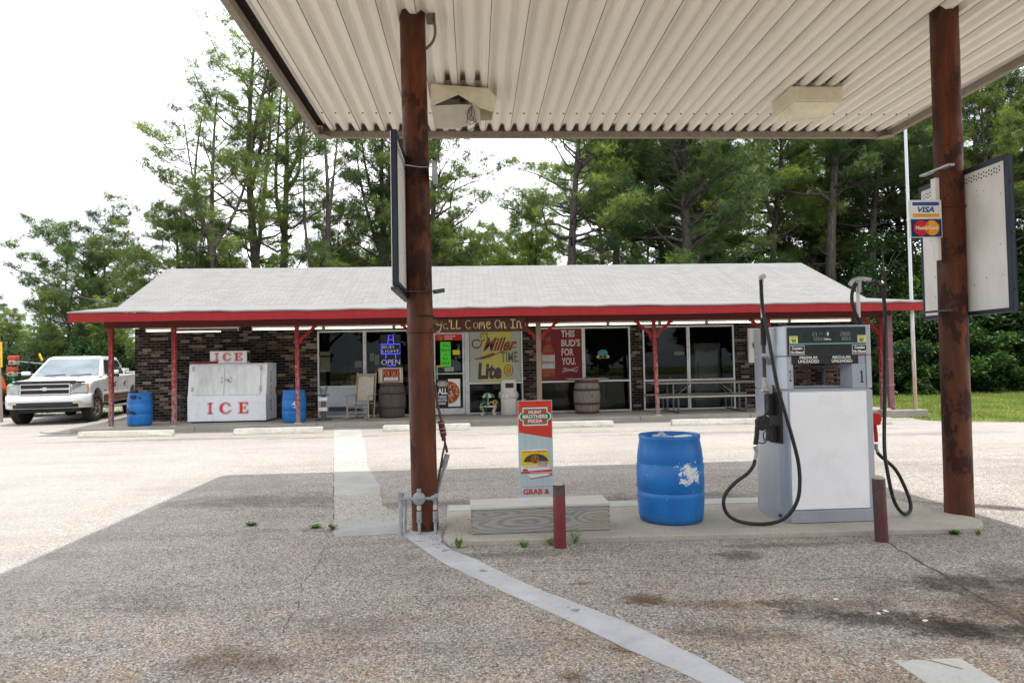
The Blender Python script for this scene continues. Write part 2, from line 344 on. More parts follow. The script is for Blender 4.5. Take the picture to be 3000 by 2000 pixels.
cs = MB(); cs.prism(jag([(-0.698,6.531), (-0.518,6.692), (-0.348,6.590), (-0.317,6.189), (-0.214,5.931), (0.004,5.610), (0.255,5.130), (0.473,4.779), (0.745,4.421), (0.956,4.097), (1.184,3.660), (1.305,3.354)] + [(1.62, 2.8), (1.3, 2.8)] + [(1.105,3.373), (0.989,3.563), (0.868,3.734), (0.695,4.020), (0.512,4.326), (0.233,4.736), (-0.050,5.197), (-0.270,5.557), (-0.465,5.983)], .008, .1), .001, .005, 'z')
struct(cs.build('cement_stripe', CEMENT))
pr_ = MB(); pr_.prism(jag([(2.171,3.526), (2.531,3.516), (2.531,3.238)] + [(2.6, 2.9), (2.1, 2.9)] + [(2.178,3.272)], .004), .001, .004, 'z')
struct(pr_.build('paving_patch', CONC_LIGHT))
DARKCRACK = P('crack_dark', (.07, .064, .058), .95, .3)  # plain dark colour of the pavement cracks
def crack(name, pts, w, z=.0012, j=.014):
    random.seed(len(pts)); mb = MB(); out = []
    for (a, b), (c, d) in zip(pts[:-1], pts[1:]):
        n = max(2, int(math.hypot(c - a, d - b) / .07))
        out += [(a + (c - a) * i / n + random.uniform(-j, j), b + (d - b) * i / n + random.uniform(-j, j)) for i in range(n)]
    out.append(pts[-1])
    for i in range(len(out) - 1):
        (a, b), (c, d) = out[i], out[i + 1]; L = math.hypot(c - a, d - b) or 1e-5; ww = w * random.uniform(.4, 1.3) / 2
        nx, ny = -(d - b) / L * ww, (c - a) / L * ww
        mb.add([(a - nx, b - ny, z), (c - nx, d - ny, z), (c + nx, d + ny, z), (a + nx, b + ny, z)], [(0, 1, 2, 3)])
    return struct(mb.build(name, DARKCRACK))
crack('pavement_crack', [(3.522,5.734), (3.455,5.354), (3.401,4.952), (3.330,4.571), (3.255,3.956)], .022)
crack('pavement_crack', [(2.868,4.850), (2.207,4.846), (1.455,5.176), (0.789,5.271), (0.395,5.281)], .008)
crack('pavement_crack', [(-1.362,6.204), (-1.276,5.582), (-1.299,5.241), (-1.201,4.658), (-1.179,4.252)], .006)
crack('pavement_crack', [(3.322,9.058), (3.490,9.255), (3.585,9.015)], .012)
crack('pavement_crack', [(-2.783,13.661), (-2.028,9.932), (-1.345,6.562)], .012, j=.004)
crack('pavement_crack', [(2.210,3.514), (2.295,3.531), (2.394,3.459), (2.456,3.394)], .008, .0052)

# ------------------------------------------------------------------ store
def brick_mat():
    b = NB('dark_mixed_brick'); s_ = b.n('SeparateXYZ', {0: b.n('NewGeometry').outputs['Position']})
    u = b.math('ADD', s_.outputs[0], s_.outputs[1]); v = b.n('CombineXYZ', {0: u, 1: s_.outputs[2], 2: 0.}).outputs[0]
    t = b.n('TexBrick', {'Vector': v, 'Color1': (0., 0., 0.), 'Color2': (1., 1., 1.), 'Mortar': (.5, .5, .5), 'Scale': 1.0, 'Mortar Size': .006, 'Mortar Smooth': .2, 'Bias': 0.0, 'Brick Width': .235, 'Row Height': .078})
    streak = b.noise(b.n('Mapping', {0: v, 'Scale': (60, 9, 1)}).outputs[0], 1.0, 4, .7); n2 = b.noise(b.pos(), 7, 4, .6)
    pick = b.math('ADD', t.outputs['Color'], b.math('MULTIPLY', b.math('SUBTRACT', streak, .5), .55))
    pick = b.math('ADD', pick, b.math('MULTIPLY', b.math('SUBTRACT', n2, .5), .4))
    col = b.ramp(pick, [(.0, (.006, .0055, .006)), (.52, (.015, .012, .012)), (.68, (.045, .027, .020)), (.84, (.085, .055, .040)), (1., (.24, .185, .14))])
    col = b.mix(t.outputs['Fac'], col, (.12, .108, .096))
    b.bump(b.math('MULTIPLY', t.outputs['Fac'], -1.), .6, .006)
    return b.out(col, .85, spec=.15)
BRICK = brick_mat()
def shingle_mat():
    b = NB('pale_grey_shingles'); uv = b.n('UVMap').outputs[0]
    t = b.n('TexBrick', {'Vector': uv, 'Color1': (0., 0., 0.), 'Color2': (1., 1., 1.), 'Mortar': (0., 0., 0.), 'Scale': 1.0, 'Mortar Size': .009, 'Mortar Smooth': .3, 'Brick Width': .36, 'Row Height': .155})
    n = b.noise(b.pos(), 120, 2, .6); n2 = b.noise(b.pos((.5, 3, 3)), .8, 5, .6)
    col = b.ramp(t.outputs['Color'], [(0, (.212, .210, .207)), (1, (.245, .243, .240))])
    col = b.mix(t.outputs['Fac'], col, (.145, .143, .138))
    col = b.mix(.35, col, b.mix(1., col, b.ramp(n, [(.3, .75), (.7, 1.2)]), 'MULTIPLY'))
    col = b.mix(b.ramp(n2, [(.5, 0.), (.75, .25)]), col, (.175, .172, .166))
    stk = b.noise(b.pos((2.6, .22, .22)), 1.6, 5, .7); col = b.mix(b.ramp(stk, [(.52, 0.), (.72, .35)]), col, (.15, .147, .14))
    b.bump(b.math('MULTIPLY', t.outputs['Fac'], -1.), .5, .01)
    return b.out(col, .9, spec=.2)
SHINGLE = shingle_mat()
store = thing('store', 'long low brown-brick country store with grey shingle gable roof, red fascia and open front porch', 'store', (1, 24, 0))
def sp_(o): o.parent = store; o.matrix_parent_inverse = Matrix.Translation((-1, -24, 0)); return o
YW = 20.0
wl = MB()
wl.box(-9.64, -4.52, YW, YW + .25, .119, 2.76); wl.box(1.42, 1.87, YW, YW + .25, .119, 2.76)
wl.box(4.62, 4.99, YW, YW + .25, .119, 2.76); wl.box(7.76, 11.46, YW, YW + .25, .119, 2.76)
wl.box(-9.64, -9.39, YW + .25, 28, -.02, 2.9); wl.box(11.21, 11.46, YW + .25, 28, -.02, 2.9); wl.box(-9.39, 11.21, 27.75, 28, -.02, 2.9)
wl.box(-4.52, 1.42, YW, YW + .25, 2.62, 2.76); wl.box(1.87, 4.62, YW, YW + .25, 2.62, 2.76); wl.box(4.99, 7.76, YW, YW + .25, 2.62, 2.76)
sp_(wl.build('wall', BRICK))
# roof: shallow porch pitch, then steeper, ridge, rear slope
def roof():
    rowsL = [(-9.86, 17.12, 3.02), (-10.12, 20, 3.385), (-10.48, 24, 5.03), (-10.3, 28, 3.4), (-10.2, 29.4, 2.9)]
    rowsR = [(11.78, 17.12, 3.02), (11.9, 20, 3.36), (11.88, 24, 5.02), (11.9, 28, 3.4), (11.9, 29.4, 2.9)]
    N = 60; me = bpy.data.meshes.new('roof'); vs = []; fs = []; uvs = []
    random.seed(5); sag = [random.uniform(-.012, .012) for _ in range(N + 1)]
    vlen = [0]
    for a, b_ in zip(rowsL[:-1], rowsL[1:]): vlen.append(vlen[-1] + math.dist(a[1:], b_[1:]))
    for r_, (L, Rr) in enumerate(zip(rowsL, rowsR)):
        for i in range(N + 1):
            t = i / N; vs.append((L[0] + (Rr[0] - L[0]) * t, L[1], L[2] + (Rr[2] - L[2]) * t + sag[i] * (1 if r_ in (0, 1) else .4)))
    nv = len(vs); vs += [(x, y, z - .035) for x, y, z in vs]
    W = N + 1
    for r_ in range(len(rowsL) - 1):
        for i in range(N):
            f = (r_ * W + i, r_ * W + i + 1, (r_ + 1) * W + i + 1, (r_ + 1) * W + i); fs.append(f); uvs += [(vs[k][0], vlen[k // W]) for k in f]
            fs.append(tuple(k + nv for k in f[::-1])); uvs += [(0, 0)] * 4
    def rim(a, b_): fs.append((a, b_, b_ + nv, a + nv)); uvs.extend([(0.1, .05)] * 4)
    for i in range(N): rim(i + 1, i); rim(4 * W + i, 4 * W + i + 1)
    for r_ in range(4): rim(r_ * W, (r_ + 1) * W); rim((r_ + 1) * W + N, r_ * W + N)
    me.from_pydata(vs, [], fs); l = me.uv_layers.new(name='UVMap'); l.data.foreach_set('uv', [c for p in uvs for c in p]); me.materials.append(SHINGLE)
    o = bpy.data.objects.new('roof', me); COL.objects.link(o); return o
sp_(roof())
fa = MB()
xs = [-9.84 + (11.76 + 9.84) * i / 24 for i in range(25)]; random.seed(9); sg = [random.uniform(-.008, .008) for _ in xs]
for i in range(24):
    a, b_ = xs[i], xs[i + 1]
    fa.add([(a, 17.14, 2.775 + sg[i]), (b_, 17.14, 2.775 + sg[i + 1]), (b_, 17.14, 2.985 + sg[i + 1]), (a, 17.14, 2.985 + sg[i]), (a, 17.17, 2.775 + sg[i]), (b_, 17.17, 2.775 + sg[i + 1]), (b_, 17.17, 2.985 + sg[i + 1]), (a, 17.17, 2.985 + sg[i])],
           [(0, 1, 2, 3), (5, 4, 7, 6), (0, 4, 5, 1), (3, 2, 6, 7)] + ([(0, 3, 7, 4)] if i == 0 else []) + ([(1, 5, 6, 2)] if i == 23 else []))
sp_(fa.build('fascia', RED_FASCIA))
for X0, X1, X2 in ((-9.82, -10.08, -10.44), (11.74, 11.86, 11.84)):
    rk = MB(); rk.bar((X0, 17.19, 2.88), (X1, 20, 3.24), .03, .2); rk.bar((X1, 20, 3.24), (X2, 24, 4.88), .03, .2); rk.bar((X2, 24, 4.88), (X2 + .05, 29.3, 2.78), .03, .2); sp_(rk.build('rake_board', RED_FASCIA))
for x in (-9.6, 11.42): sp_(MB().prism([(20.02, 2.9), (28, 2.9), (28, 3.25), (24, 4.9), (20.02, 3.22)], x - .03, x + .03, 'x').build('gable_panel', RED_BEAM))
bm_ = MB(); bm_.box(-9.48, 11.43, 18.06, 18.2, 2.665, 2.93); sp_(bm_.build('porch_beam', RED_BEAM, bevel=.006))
CEIL = P('porch_ceiling', (.30, .24, .19), .8, .2, 3, obj=False)
pc = MB(); pc.box(-9.5, 11.45, 17.18, 19.99, 2.935, 2.95); pc.box(-9.5, 11.45, 18.7, 18.74, 2.80, 2.934); sp_(pc.build('porch_ceiling', CEIL))
# posts with their knee braces
WOODPOST = P('bare_weathered_post', (.22, .17, .125), .8, .3, 5, stretch=(6, 6, .8), dirt=(.08, .055, .04), dirt_amt=.5, bump=.3, obj=False)
def post(x, w=.10, mat=RED_POST, br=(0, 0), zt=2.664, lean=0.0, base=True):
    p = MB(); p.bar((x + lean, 18.13, .14), (x, 18.13, zt), w, w); o = sp_(p.build('post', mat, bevel=.008))
    for sgn, on in zip((-1, 1), br):
        if on:
            b_ = MB(); b_.bar((x + sgn * w * .5, 18.13, 2.26), (x + sgn * .45, 18.13, 2.62), .07, .075, (0, 0, 1)); b_.box(x + sgn * (w / 2 + .04) - .04, x + sgn * (w / 2 + .04) + .04, 18.09, 18.17, 2.2, 2.27); b_.box(x + sgn * .46 - .06, x + sgn * .46 + .06, 18.09, 18.17, 2.6, 2.664)
            q = b_.build('brace', RED_FASCIA, bevel=.004); q.parent = o; q.matrix_parent_inverse = o.matrix_parent_inverse.copy()
            q.matrix_parent_inverse = Matrix.Identity(4)
    if base:
        c = MB(); c.box(x + lean - .085, x + lean + .085, 18.05, 18.21, .112, .145); q = c.build('post_base', CONC_STOP, bevel=.01); q.parent = o
    return o
for x, br, ln in ((-9.33, (0, 0), 0), (-7.75, (0, 0), 0), (-4.62, (0, 1), .02), (-1.40, (1, 1), 0), (4.84, (1, 1), .06), (8.0, (1, 0), 0), (11.14, (1, 0), 0)): post(x, br=br, lean=ln)
post(1.72, .13, WOODPOST, (1, 1))
# glazing
def glass_mat():
    b = NB('shop_window_glass'); t = b.t; t.nodes.remove(b.b)
    tr = b.n('BsdfTransparent', {0: (.72, .75, .74)}); gl = b.n('BsdfGlossy', {'Color': (.8, .85, .85), 'Roughness': .015})
    fr = b.n('Fresnel', {'IOR': 1.5}); f = b.math('ADD', b.math('MULTIPLY', fr, .38), .0)
    mxs = b.n('MixShader', {0: f, 1: tr, 2: gl}); t.links.new(mxs.outputs[0], t.nodes['Material Output'].inputs[0]); return b.m
GLASS = glass_mat()
def bar_frame(rects, y0=YW - .035, y1=YW + .04):
    mb = MB()
    for x0, x1, z0, z1 in rects: mb.box(x0, x1, y0, y1, z0, z1)
    return mb
def window(x0, x1, z0, z1, bar=None, frame=None, fw=.045, panel=False):
    o = sp_(bar_frame([(x0, x0 + fw, z0, z1), (x1 - fw, x1, z0, z1), (x0 + fw, x1 - fw, z0, z0 + fw), (x0 + fw, x1 - fw, z1 - fw, z1)] + ([(x0 + fw, x1 - fw, bar - .025, bar + .025)] if bar else [])).build('window', ALU, bevel=.004))
    gl = MB(); 
    if not panel: 
        if bar: gl.box(x0 + fw, x1 - fw, YW, YW + .006, z0 + fw, bar - .025); gl.box(x0 + fw, x1 - fw, YW, YW + .006, bar + .025, z1 - fw)
        else: gl.box(x0 + fw, x1 - fw, YW, YW + .006, z0 + fw, z1 - fw)
    else: gl.box(x0 + fw, x1 - fw, YW, YW + .006, bar + .025, z1 - fw)
    q = gl.build('pane', GLASS); q.parent = o
    return o
PANELW = P('grey_white_panel', (.50, .54, .60), .5, .06, 3, dirt=(.3, .3, .3), dirt_amt=.3)
wA = window(-4.51, -3.165, .125, 2.615, 1.0, panel=True)
pw = MB(); pw.box(-4.465, -3.21, YW - .005, YW + .012, .42, .975); pw.cur = 1; pw.box(-4.2, -3.3, YW - .02, YW - .006, .30, .42); pw.cur = 2; pw.box(-4.465, -3.21, YW - .003, YW + .012, .17, .42); q = pw.build('lower_panel', [PANELW, DARKSTEEL, P('panel_grey', (.22, .25, .3), .5)]); q.parent = wA
window(-3.16, -1.27, .125, 2.615)
window(-.19, 1.42, .125, 2.615, 1.02)
window(1.875, 3.22, .125, 2.615, 1.02); window(3.225, 4.615, .125, 2.615, 1.02)
window(4.995, 6.36, .125, 2.615, 1.0); window(6.365, 7.755, .125, 2.615, 1.0)
door = sp_(bar_frame([(-1.265, -1.2, .125, 2.615), (-.27, -.195, .125, 2.615), (-1.2, -.27, 2.5, 2.615)], YW - .04, YW + .05).build('door', ALU, bevel=.004))
lf = bar_frame([(-1.19, -1.13, .135, 2.49), (-.34, -.28, .135, 2.49), (-1.13, -.34, .135, .31), (-1.13, -.34, 2.42, 2.49), (-1.13, -.34, 1.30, 1.33)], YW - .02, YW + .02).build('door_leaf', ALU, bevel=.003); lf.parent = door
gp = MB(); gp.box(-1.13, -.34, YW + .002, YW + .008, .31, 1.30); gp.box(-1.13, -.34, YW + .002, YW + .008, 1.33, 2.42); q = gp.build('door_glass', GLASS); q.parent = door
for z in (.35, 1.25, 2.25): q = MB().tube([(-.275, YW - .05, z - .12), (-.275, YW - .05, z + .12)], .018, 8).build('hinge', GALV); q.parent = door
q = MB().bar((-1.08, YW - .06, 1.15), (-1.08, YW - .06, 1.5), .03, .03).build('pull_handle', GALV); q.parent = door
# interior
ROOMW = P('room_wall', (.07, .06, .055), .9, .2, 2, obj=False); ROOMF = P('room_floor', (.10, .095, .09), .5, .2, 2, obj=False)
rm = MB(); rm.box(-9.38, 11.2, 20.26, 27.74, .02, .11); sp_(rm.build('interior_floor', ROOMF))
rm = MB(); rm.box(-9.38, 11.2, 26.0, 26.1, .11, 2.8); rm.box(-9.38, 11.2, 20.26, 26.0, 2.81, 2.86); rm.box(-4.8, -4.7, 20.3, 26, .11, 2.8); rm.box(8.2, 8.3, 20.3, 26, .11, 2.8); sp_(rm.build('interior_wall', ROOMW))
FRIDGE = P('cooler_enamel', (.32, .33, .33), .5, .06)
def solid(name, label, cat, mat, boxes, bevel=.01, group=None):
    mb = MB()
    for b_ in boxes: mb.box(*b_)
    return tag(mb.build(name, mat, bevel=bevel), label, cat, group)
fr = thing('drink_cooler', 'tall grey cooler standing inside, behind the right half of the widest bare window', 'cooler', (7.3, 21.3, .11))
q = MB().box(-.42, .42, -.3, .4, 0, 2.0).build('body', FRIDGE, fr, bevel=.02); q = MB().box(-.40, .40, -.32, -.302, .1, 1.95).build('cooler_door', FRIDGE, fr, bevel=.008); q = MB().bar((-.34, -.35, .9), (-.34, -.35, 1.4), .03, .03).build('handle', DARKSTEEL, fr)
sh = thing('snack_shelf', 'dark shelf rack of packets inside, behind the rocking chair window', 'shelf', (-3.2, 22.4, .11))
q = MB(); [q.box(-1.1, 1.1, -.2, .2, z, z + .03) for z in (.1, .5, .9, 1.25)]; q.box(-1.12, -1.1, -.22, .22, 0, 1.4); q.box(1.1, 1.12, -.22, .22, 0, 1.4); q.build('rack', DARKSTEEL, sh)
random.seed(4)
PK = [P('packet_yellow', (.55, .42, .04), .5), P('packet_red', (.4, .03, .03), .5), P('packet_white', (.5, .5, .48), .5), P('packet_green', (.05, .25, .08), .5)]
for z in (.13, .53, .93, 1.28):
    x = -1.05
    while x < .95:
        ww = random.uniform(.1, .2); o = MB().box(x, x + ww, -.17, .05, z, z + random.uniform(.14, .28)).build('packet', random.choice(PK), sh, bevel=.01); x += ww + .03
yc = thing('yellow_display_bin', 'bright yellow cardboard bin seen low behind the window by the rocking chair', 'display bin', (-3.35, 20.75, .11))
q = MB().box(-.32, .32, -.2, .2, 0, 1.2).build('bin', P('yellow_card', (.42, .38, .03), .6), yc, bevel=.01); q = MB().box(-.25, .25, -.215, -.202, .95, 1.1).build('label_band', REDTXT, yc)
ct = thing('checkout_counter', 'dark low counter standing inside behind the middle windows', 'counter', (2.8, 23.2, .11))
q = MB().box(-1.3, 1.6, -.3, .3, 0, .95).build('cabinet', P('counter_wood', (.12, .08, .05), .5), ct, bevel=.01); q = MB().box(-1.34, 1.64, -.34, .34, .951, 1.0).build('counter_top', P('counter_top', (.25, .23, .2), .4), ct, bevel=.01)
for k, (x, y) in enumerate(((5.5, 22.0), (6.6, 22.6))):
    tb = thing('cafe_table', ('square dark cafe table inside behind the picnic table', 'second cafe table inside, nearer the grey cooler')[k], 'table', (x, y, .11), group='cafe tables inside the store')
    MB().box(-.4, .4, -.4, .4, .74, .78).build('tabletop', P('laminate', (.2, .17, .13), .4), tb, bevel=.008); MB().tube([(0, 0, 0), (0, 0, .74)], .04, 10).build('pedestal', DARKSTEEL, tb)
    b_ = MB(); b_.lathe([(.035, 0), (.04, .02), (.04, .12), (.015, .17), (.015, .2), (0, .2)], (0, 0, 0), 12); tag(b_.build('squeeze_bottle', [REDTXT, YELLOW][k], loc=(x - .1, y - .2, .89)), ('red squeeze bottle', 'yellow squeeze bottle')[k] + ' standing on the indoor table', 'bottle')
# paper notices stuck to the glass of the first window
PAPER = P('yellowed_paper', (.46, .42, .31), .8, .1)
for (x0, x1, z0, z1), lb in (((-4.46, -4.16, 1.44, 1.86), 'large yellowed notice taped low in the left corner of the first window'), ((-4.44, -4.15, 1.9, 2.02), 'thin paper strip taped above the large yellowed notice'),
                             ((-3.46, -3.25, 1.54, 1.73), 'small square yellowed notice taped beside the first mullion'), ((-3.02, -2.9, 1.72, 1.95), 'narrow pale paper taped left of the blue neon bottle'), ((-2.88, -2.75, 1.6, 1.9), 'grey paper taped just left of the neon OPEN word'),
                             ((5.95, 6.25, 1.74, 1.84), 'blank strip of paper taped high inside the window behind the picnic table')):
    tag(MB().box(x0, x1, YW + .010, YW + .013, z0, z1).build('paper_notice', PAPER), lb, 'notice', 'paper notices in the windows')

# ------------------------------------------------------------------ porch strip lights (lit)
TUBE = NB('lit_tube'); TUBE.put(TUBE.b.inputs['Emission Color'], (1., .93, .72)); TUBE.b.inputs['Emission Strength'].default_value = 1.2; TUBE = TUBE.out((.9, .88, .8), .4)
HOUS = P('lamp_housing', (.62, .60, .54), .5, .1, 5, dirt=(.2, .17, .12), dirt_amt=.4)
lx = [(-8.8, -8.12, 1), (-8.05, -6.35, 0), (-6.0, -4.1, 1), (-4.06, -2.2, 1), (-2.16, -.4, 1), (-.36, 1.45, 1), (1.5, 3.72, 1), (3.76, 5.18, 1), (5.22, 6.52, 1), (6.56, 8.9, 1), (8.95, 10.73, 1)]
wh = ['short lit strip light at the far left end of the porch', 'dull strip light with a brown cover between the two left posts', 'lit strip light over the right half of the ice freezer', 'lit strip light above the first dark window', 'lit strip light above the rocking chair window', 'lit strip light above the shop door', 'lit strip light above the red beer poster', 'lit strip light above the brick pier left of the picnic table', 'lit strip light above the picnic table mullion', 'lit strip light over the pizza wall sign', 'lit strip light at the far right end of the porch']
for (a, b_, lit), lb in zip(lx, wh):
    t = thing('strip_light', lb, 'light', ((a + b_) / 2, 18.9, 2.62), group='strip lights under the porch roof')
    h = (b_ - a) / 2
    MB().box(-h, h, -.09, .09, .04, .1).build('housing', HOUS, t, bevel=.008)
    if lit: MB().tube([(-h + .03, -.03, .01), (h - .03, -.03, .01)], .022, 10).build('lamp_tube', TUBE, t)
    else: MB().box(-h, h, -.06, .06, -.01, .039).build('cover', P('brown_cover', (.10, .06, .05), .5), t)
    if not lit: MB().tube([(-h + .03, 0, -.03), (h - .5, 0, -.03)], .014, 10).build('lamp_tube', TUBE, t)
    e = MB(); e.box(-h, -h + .03, -.08, .06, -.02, .039); e.box(h - .03, h, -.08, .06, -.02, .039)
    e.tube([(-h * .5, 0, .1), (-h * .5, 0, .31)], .008, 6); e.tube([(h * .5, 0, .1), (h * .5, 0, .31)], .008, 6); e.build('end_cap', HOUS, t)
# ------------------------------------------------------------------ hand painted board over the door
yb = thing('welcome_board', 'dark brown hanging board hand-painted with Ya\'ll come on in in yellow', 'sign', (.14, 17.9, 2.42))
BOARDM = P('brown_board', (.085, .03, .026), .7, .25, 4, dirt=(.15, .1, .09), dirt_amt=.3)
MB().box(-1.22, 1.22, -.01, .02, 0, .36).build('board', BOARDM, yb, bevel=.004)
CREAM = P('cream_letter_paint', (.72, .60, .30), .6, .15, 12)
rb = MB()
def stroke(pts, ox, s=.22, oz=.09, w=.028): ribbon(rb, [(ox + x * s, oz + z * s) for x, z in pts], w, -.0105)
stroke(arc(-.25, .85, .28, .2, -60, 300, 14) + [(0, .45)], -1.08); stroke(arc(-.25, .85, .12, .09, 0, 270, 8), -1.08)
stroke([(0, 1.0), (.12, .55), (.45, .45), (.62, 1.0)], -1.10); stroke([(.62, 1.0), (.5, .2), (.3, -.32), (.05, -.3)], -1.10)
stroke(arc(.25, .32, .22, .3, 60, 400, 12) + [(.52, 0)], -.93)
stroke([(0, 1.05), (-.06, .85)], -.76)
for o_ in (-.74, -.60): stroke([(.1, 1.0), (.06, .05), (.3, 0), (.5, .08)], o_)
stroke(arc(.38, .5, .34, .48, 60, 310, 12), -.36); stroke(arc(.3, .38, .26, .34, 0, 360, 14), -.15)
stroke([(.05, 0), (.08, .7), (.25, .75), (.33, .1), (.36, .7), (.55, .75), (.66, 0)], .0); stroke(arc(.3, .38, .28, .36, 330, 20, 12)[::-1] + [], .19, .22) if False else stroke([(.55, .1), (.3, 0), (.05, .3), (.15, .75), (.45, .78), (.5, .5), (.08, .42)], .18)
stroke(arc(.32, .5, .3, .48, 0, 360, 14), .42); stroke([(.05, .0), (.08, .7), (.3, .75), (.42, .6), (.46, 0), (.58, .02)], .58)
stroke([(.0, 1.0), (.5, 1.0)], .84); stroke([(.25, 1.0), (.22, 0)], .84); stroke([(0, .02), (.5, 0)], .84); stroke([(.05, 0), (.08, .75), (.3, .8), (.44, .6), (.48, 0), (.62, .02)], .99)
rb.build('lettering', CREAM, yb)
hk = MB(); hk.box(-1.2, 1.2, .003, .02, .361, .375); hk.build('top_edge', DARKSTEEL, yb)
# ------------------------------------------------------------------ posters on door and windows
def poster(name, label, x0, x1, z0, z1, mat, y=YW - .045, cat='poster'):
    t = thing(name, label, cat, ((x0 + x1) / 2, y, z0)); hw = (x1 - x0) / 2
    MB().box(-hw, hw, 0, .004, 0, z1 - z0).build('sheet', mat, t); return t, hw, z1 - z0
def lobes(cx, cz, a, b_, k=.22):
    """badge outline: rectangle with round side lobes"""
    return [(cx - a * .8, cz - b_), (cx + a * .8, cz - b_), (cx + a * .8, cz - b_ * .45)] + arc(cx + a * .82, cz, a * k, b_ * .45, -80, 80, 8) + [(cx + a * .8, cz + b_ * .45), (cx + a * .8, cz + b_), (cx - a * .8, cz + b_), (cx - a * .8, cz + b_ * .45)] + arc(cx - a * .82, cz, a * k, b_ * .45, 100, 260, 8) + [(cx - a * .8, cz - b_ * .45)]
PIZRED = P('sign_red', (.62, .045, .02), .45, .05)
def pizza_badge(parent, cx, cz, a, b_, y, words=('HUNT', 'BROTHERS', 'PIZZA')):
    mb = MB(); mb.cur = 0; mb.prism(lobes(cx, cz, a, b_), y - .002, y, 'y'); mb.cur = 1; mb.prism(lobes(cx, cz, a * .93, b_ * .86), y - .0035, y - .0021, 'y')
    mb.cur = 2; mb.box(cx - a * .66, cx + a * .66, y - .005, y - .0036, cz - b_ * .72, cz + b_ * .72); mb.cur = 1; mb.box(cx - a * .9, cx + a * .9, y - .0065, y - .0051, cz - b_ * .27, cz + b_ * .27)
    mb.build('badge', [WHITETXT, GREENP, PIZRED], parent)
    for wd, (fx, z0, z1) in zip(words, ((.42, .32, .66), (.80, -.2, .2), (.46, -.66, -.32))):
        if wd: text('badge_lettering', wd, cx - a * fx, cx + a * fx, cz + b_ * z0, cz + b_ * z1, y - .0066, WHITETXT, parent, bold=.03)
def toppings(parent, cx, cz, r, y, seed, half=False):
    random.seed(seed); mb = MB(); A0, A1 = (-90, 90) if half else (0, 345); mb.cur = 0; mb.prism([(p[0], p[1]) for p in arc(cx, cz, r, r, A0, A1, 22)], y - .002, y, 'y'); mb.cur = 1; mb.prism(arc(cx, cz, r * .9, r * .9, A0, A1, 22), y - .0032, y - .0021, 'y')
    for i in range(int(60)):
        a = random.uniform(-1.4, 1.4) if half else random.uniform(0, 6.28); q = r * .85 * math.sqrt(random.random()); s = r * random.uniform(.05, .11); mb.cur = random.choice((2, 2, 3, 4, 5))
        mb.prism(arc(cx + q * math.cos(a), cz + q * math.sin(a), s, s * .8, random.uniform(0, 90), random.uniform(0, 90) + 280, 6), y - .0045 - .0002 * i / 3, y - .0033, 'y')
    mb.build('pizza_picture', [P('crust', (.38, .17, .05), .6), P('sauce', (.36, .06, .02), .6), P('cheese', (.62, .48, .22), .6), P('olive', (.03, .025, .02), .5), P('pepperoni', (.4, .03, .02), .5), P('pepper', (.12, .25, .04), .5)], parent)
# long thin window poster with script lettering
MILBG = NB('pale_poster_yellow_wash'); v_ = MILBG.pos((1, 1, 1), True); s_ = MILBG.n('SeparateXYZ', {0: v_})
f_ = MILBG.math('MULTIPLY', MILBG.ramp(s_.outputs[0], [(.0, 0.), (.01, 0.), (.02, 1.), (1, 1.)]), 1.0)
f1 = MILBG.n('MapRange', {0: s_.outputs[0], 1: -.42, 2: -.36, 3: 0., 4: 1.}).outputs[0]; f2 = MILBG.n('MapRange', {0: s_.outputs[0], 1: .42, 2: .5, 3: 1., 4: 0.}).outputs[0]
f3 = MILBG.ramp(MILBG.noise(v_, 1.5, 3, .5), [(.3, .55), (.6, 1.)])
MILBG = MILBG.out(MILBG.mix(MILBG.math('MULTIPLY', MILBG.math('MULTIPLY', f1, f2), f3), (.36, .38, .33), (.50, .46, .06)), .5)
ml, hw, hh = poster('beer_poster', 'pale grey and yellow poster with brown script filling the window right of the door', -.13, 1.37, 1.05, 2.55, MILBG, YW - .005)
GOLDBR = P('brown_script', (.20, .05, .04), .5, .1); GREYTXT = P('grey_print', (.14, .15, .16), .5, .08); DKBR = P('sepia_print', (.07, .05, .05), .5, .1)
text('lettering', "IT'S", -.42, -.2, 1.28, 1.44, -.001, DKBR, ml, bold=.01)
text('script_word', 'Miller', -.36, .64, .90, 1.30, -.001, GOLDBR, ml, bold=.03, shear=.5)
sw = MB(); ribbon(sw, arc(-.54, 1.12, .13, .12, 40, 340, 12) + [(-.38, 1.2), (-.30, 1.24)], .035, -.001); ribbon(sw, [(-.60, .68), (-.2, .72), (.3, .93), (.62, 1.02)], .03, -.001); sw.prism([(-.62, .66), (-.05, .86), (.0, .80), (-.3, .68)], -.0035, -.001, 'y'); sw.build('swash', GOLDBR, ml)
text('lettering', 'TIME.', .16, .70, .56, .88, -.001, GREYTXT, ml, bold=.025)
text('lettering', 'Lite', -.52, .18, .08, .56, -.001, DKBR, ml, bold=.05, shear=.1)
sl = MB(); ribbon(sl, arc(.38, .33, .13, .16, 0, 360, 16), .02, -.001); sl.cur = 1; sl.prism(arc(.38, .33, .085, .11, 0, 345, 16), -.003, -.001, 'y'); sl.build('seal', [DKBR, P('seal_orange', (.5, .22, .03), .5)], ml)
bp, hw, hh = poster('beer_bottle_poster', 'dark red poster with a brown bottle and large white slogan on the glass', 1.93, 3.17, 1.05, 2.60, P('poster_red', (.16, .012, .018), .5, .06, 2), YW - .005)
for i, s_ in enumerate(('THIS', "BUD'S", 'FOR', 'YOU.')): text('lettering', s_, .02, .02 + (.40, .56, .36, .42)[i], 1.27 - i * .27, 1.48 - i * .27, -.001, P('slogan_white', (.55, .5, .47), .5) if i == 0 else bpy.data.materials['slogan_white'], bp, bold=.03)
SW_ = bpy.data.materials['slogan_white']
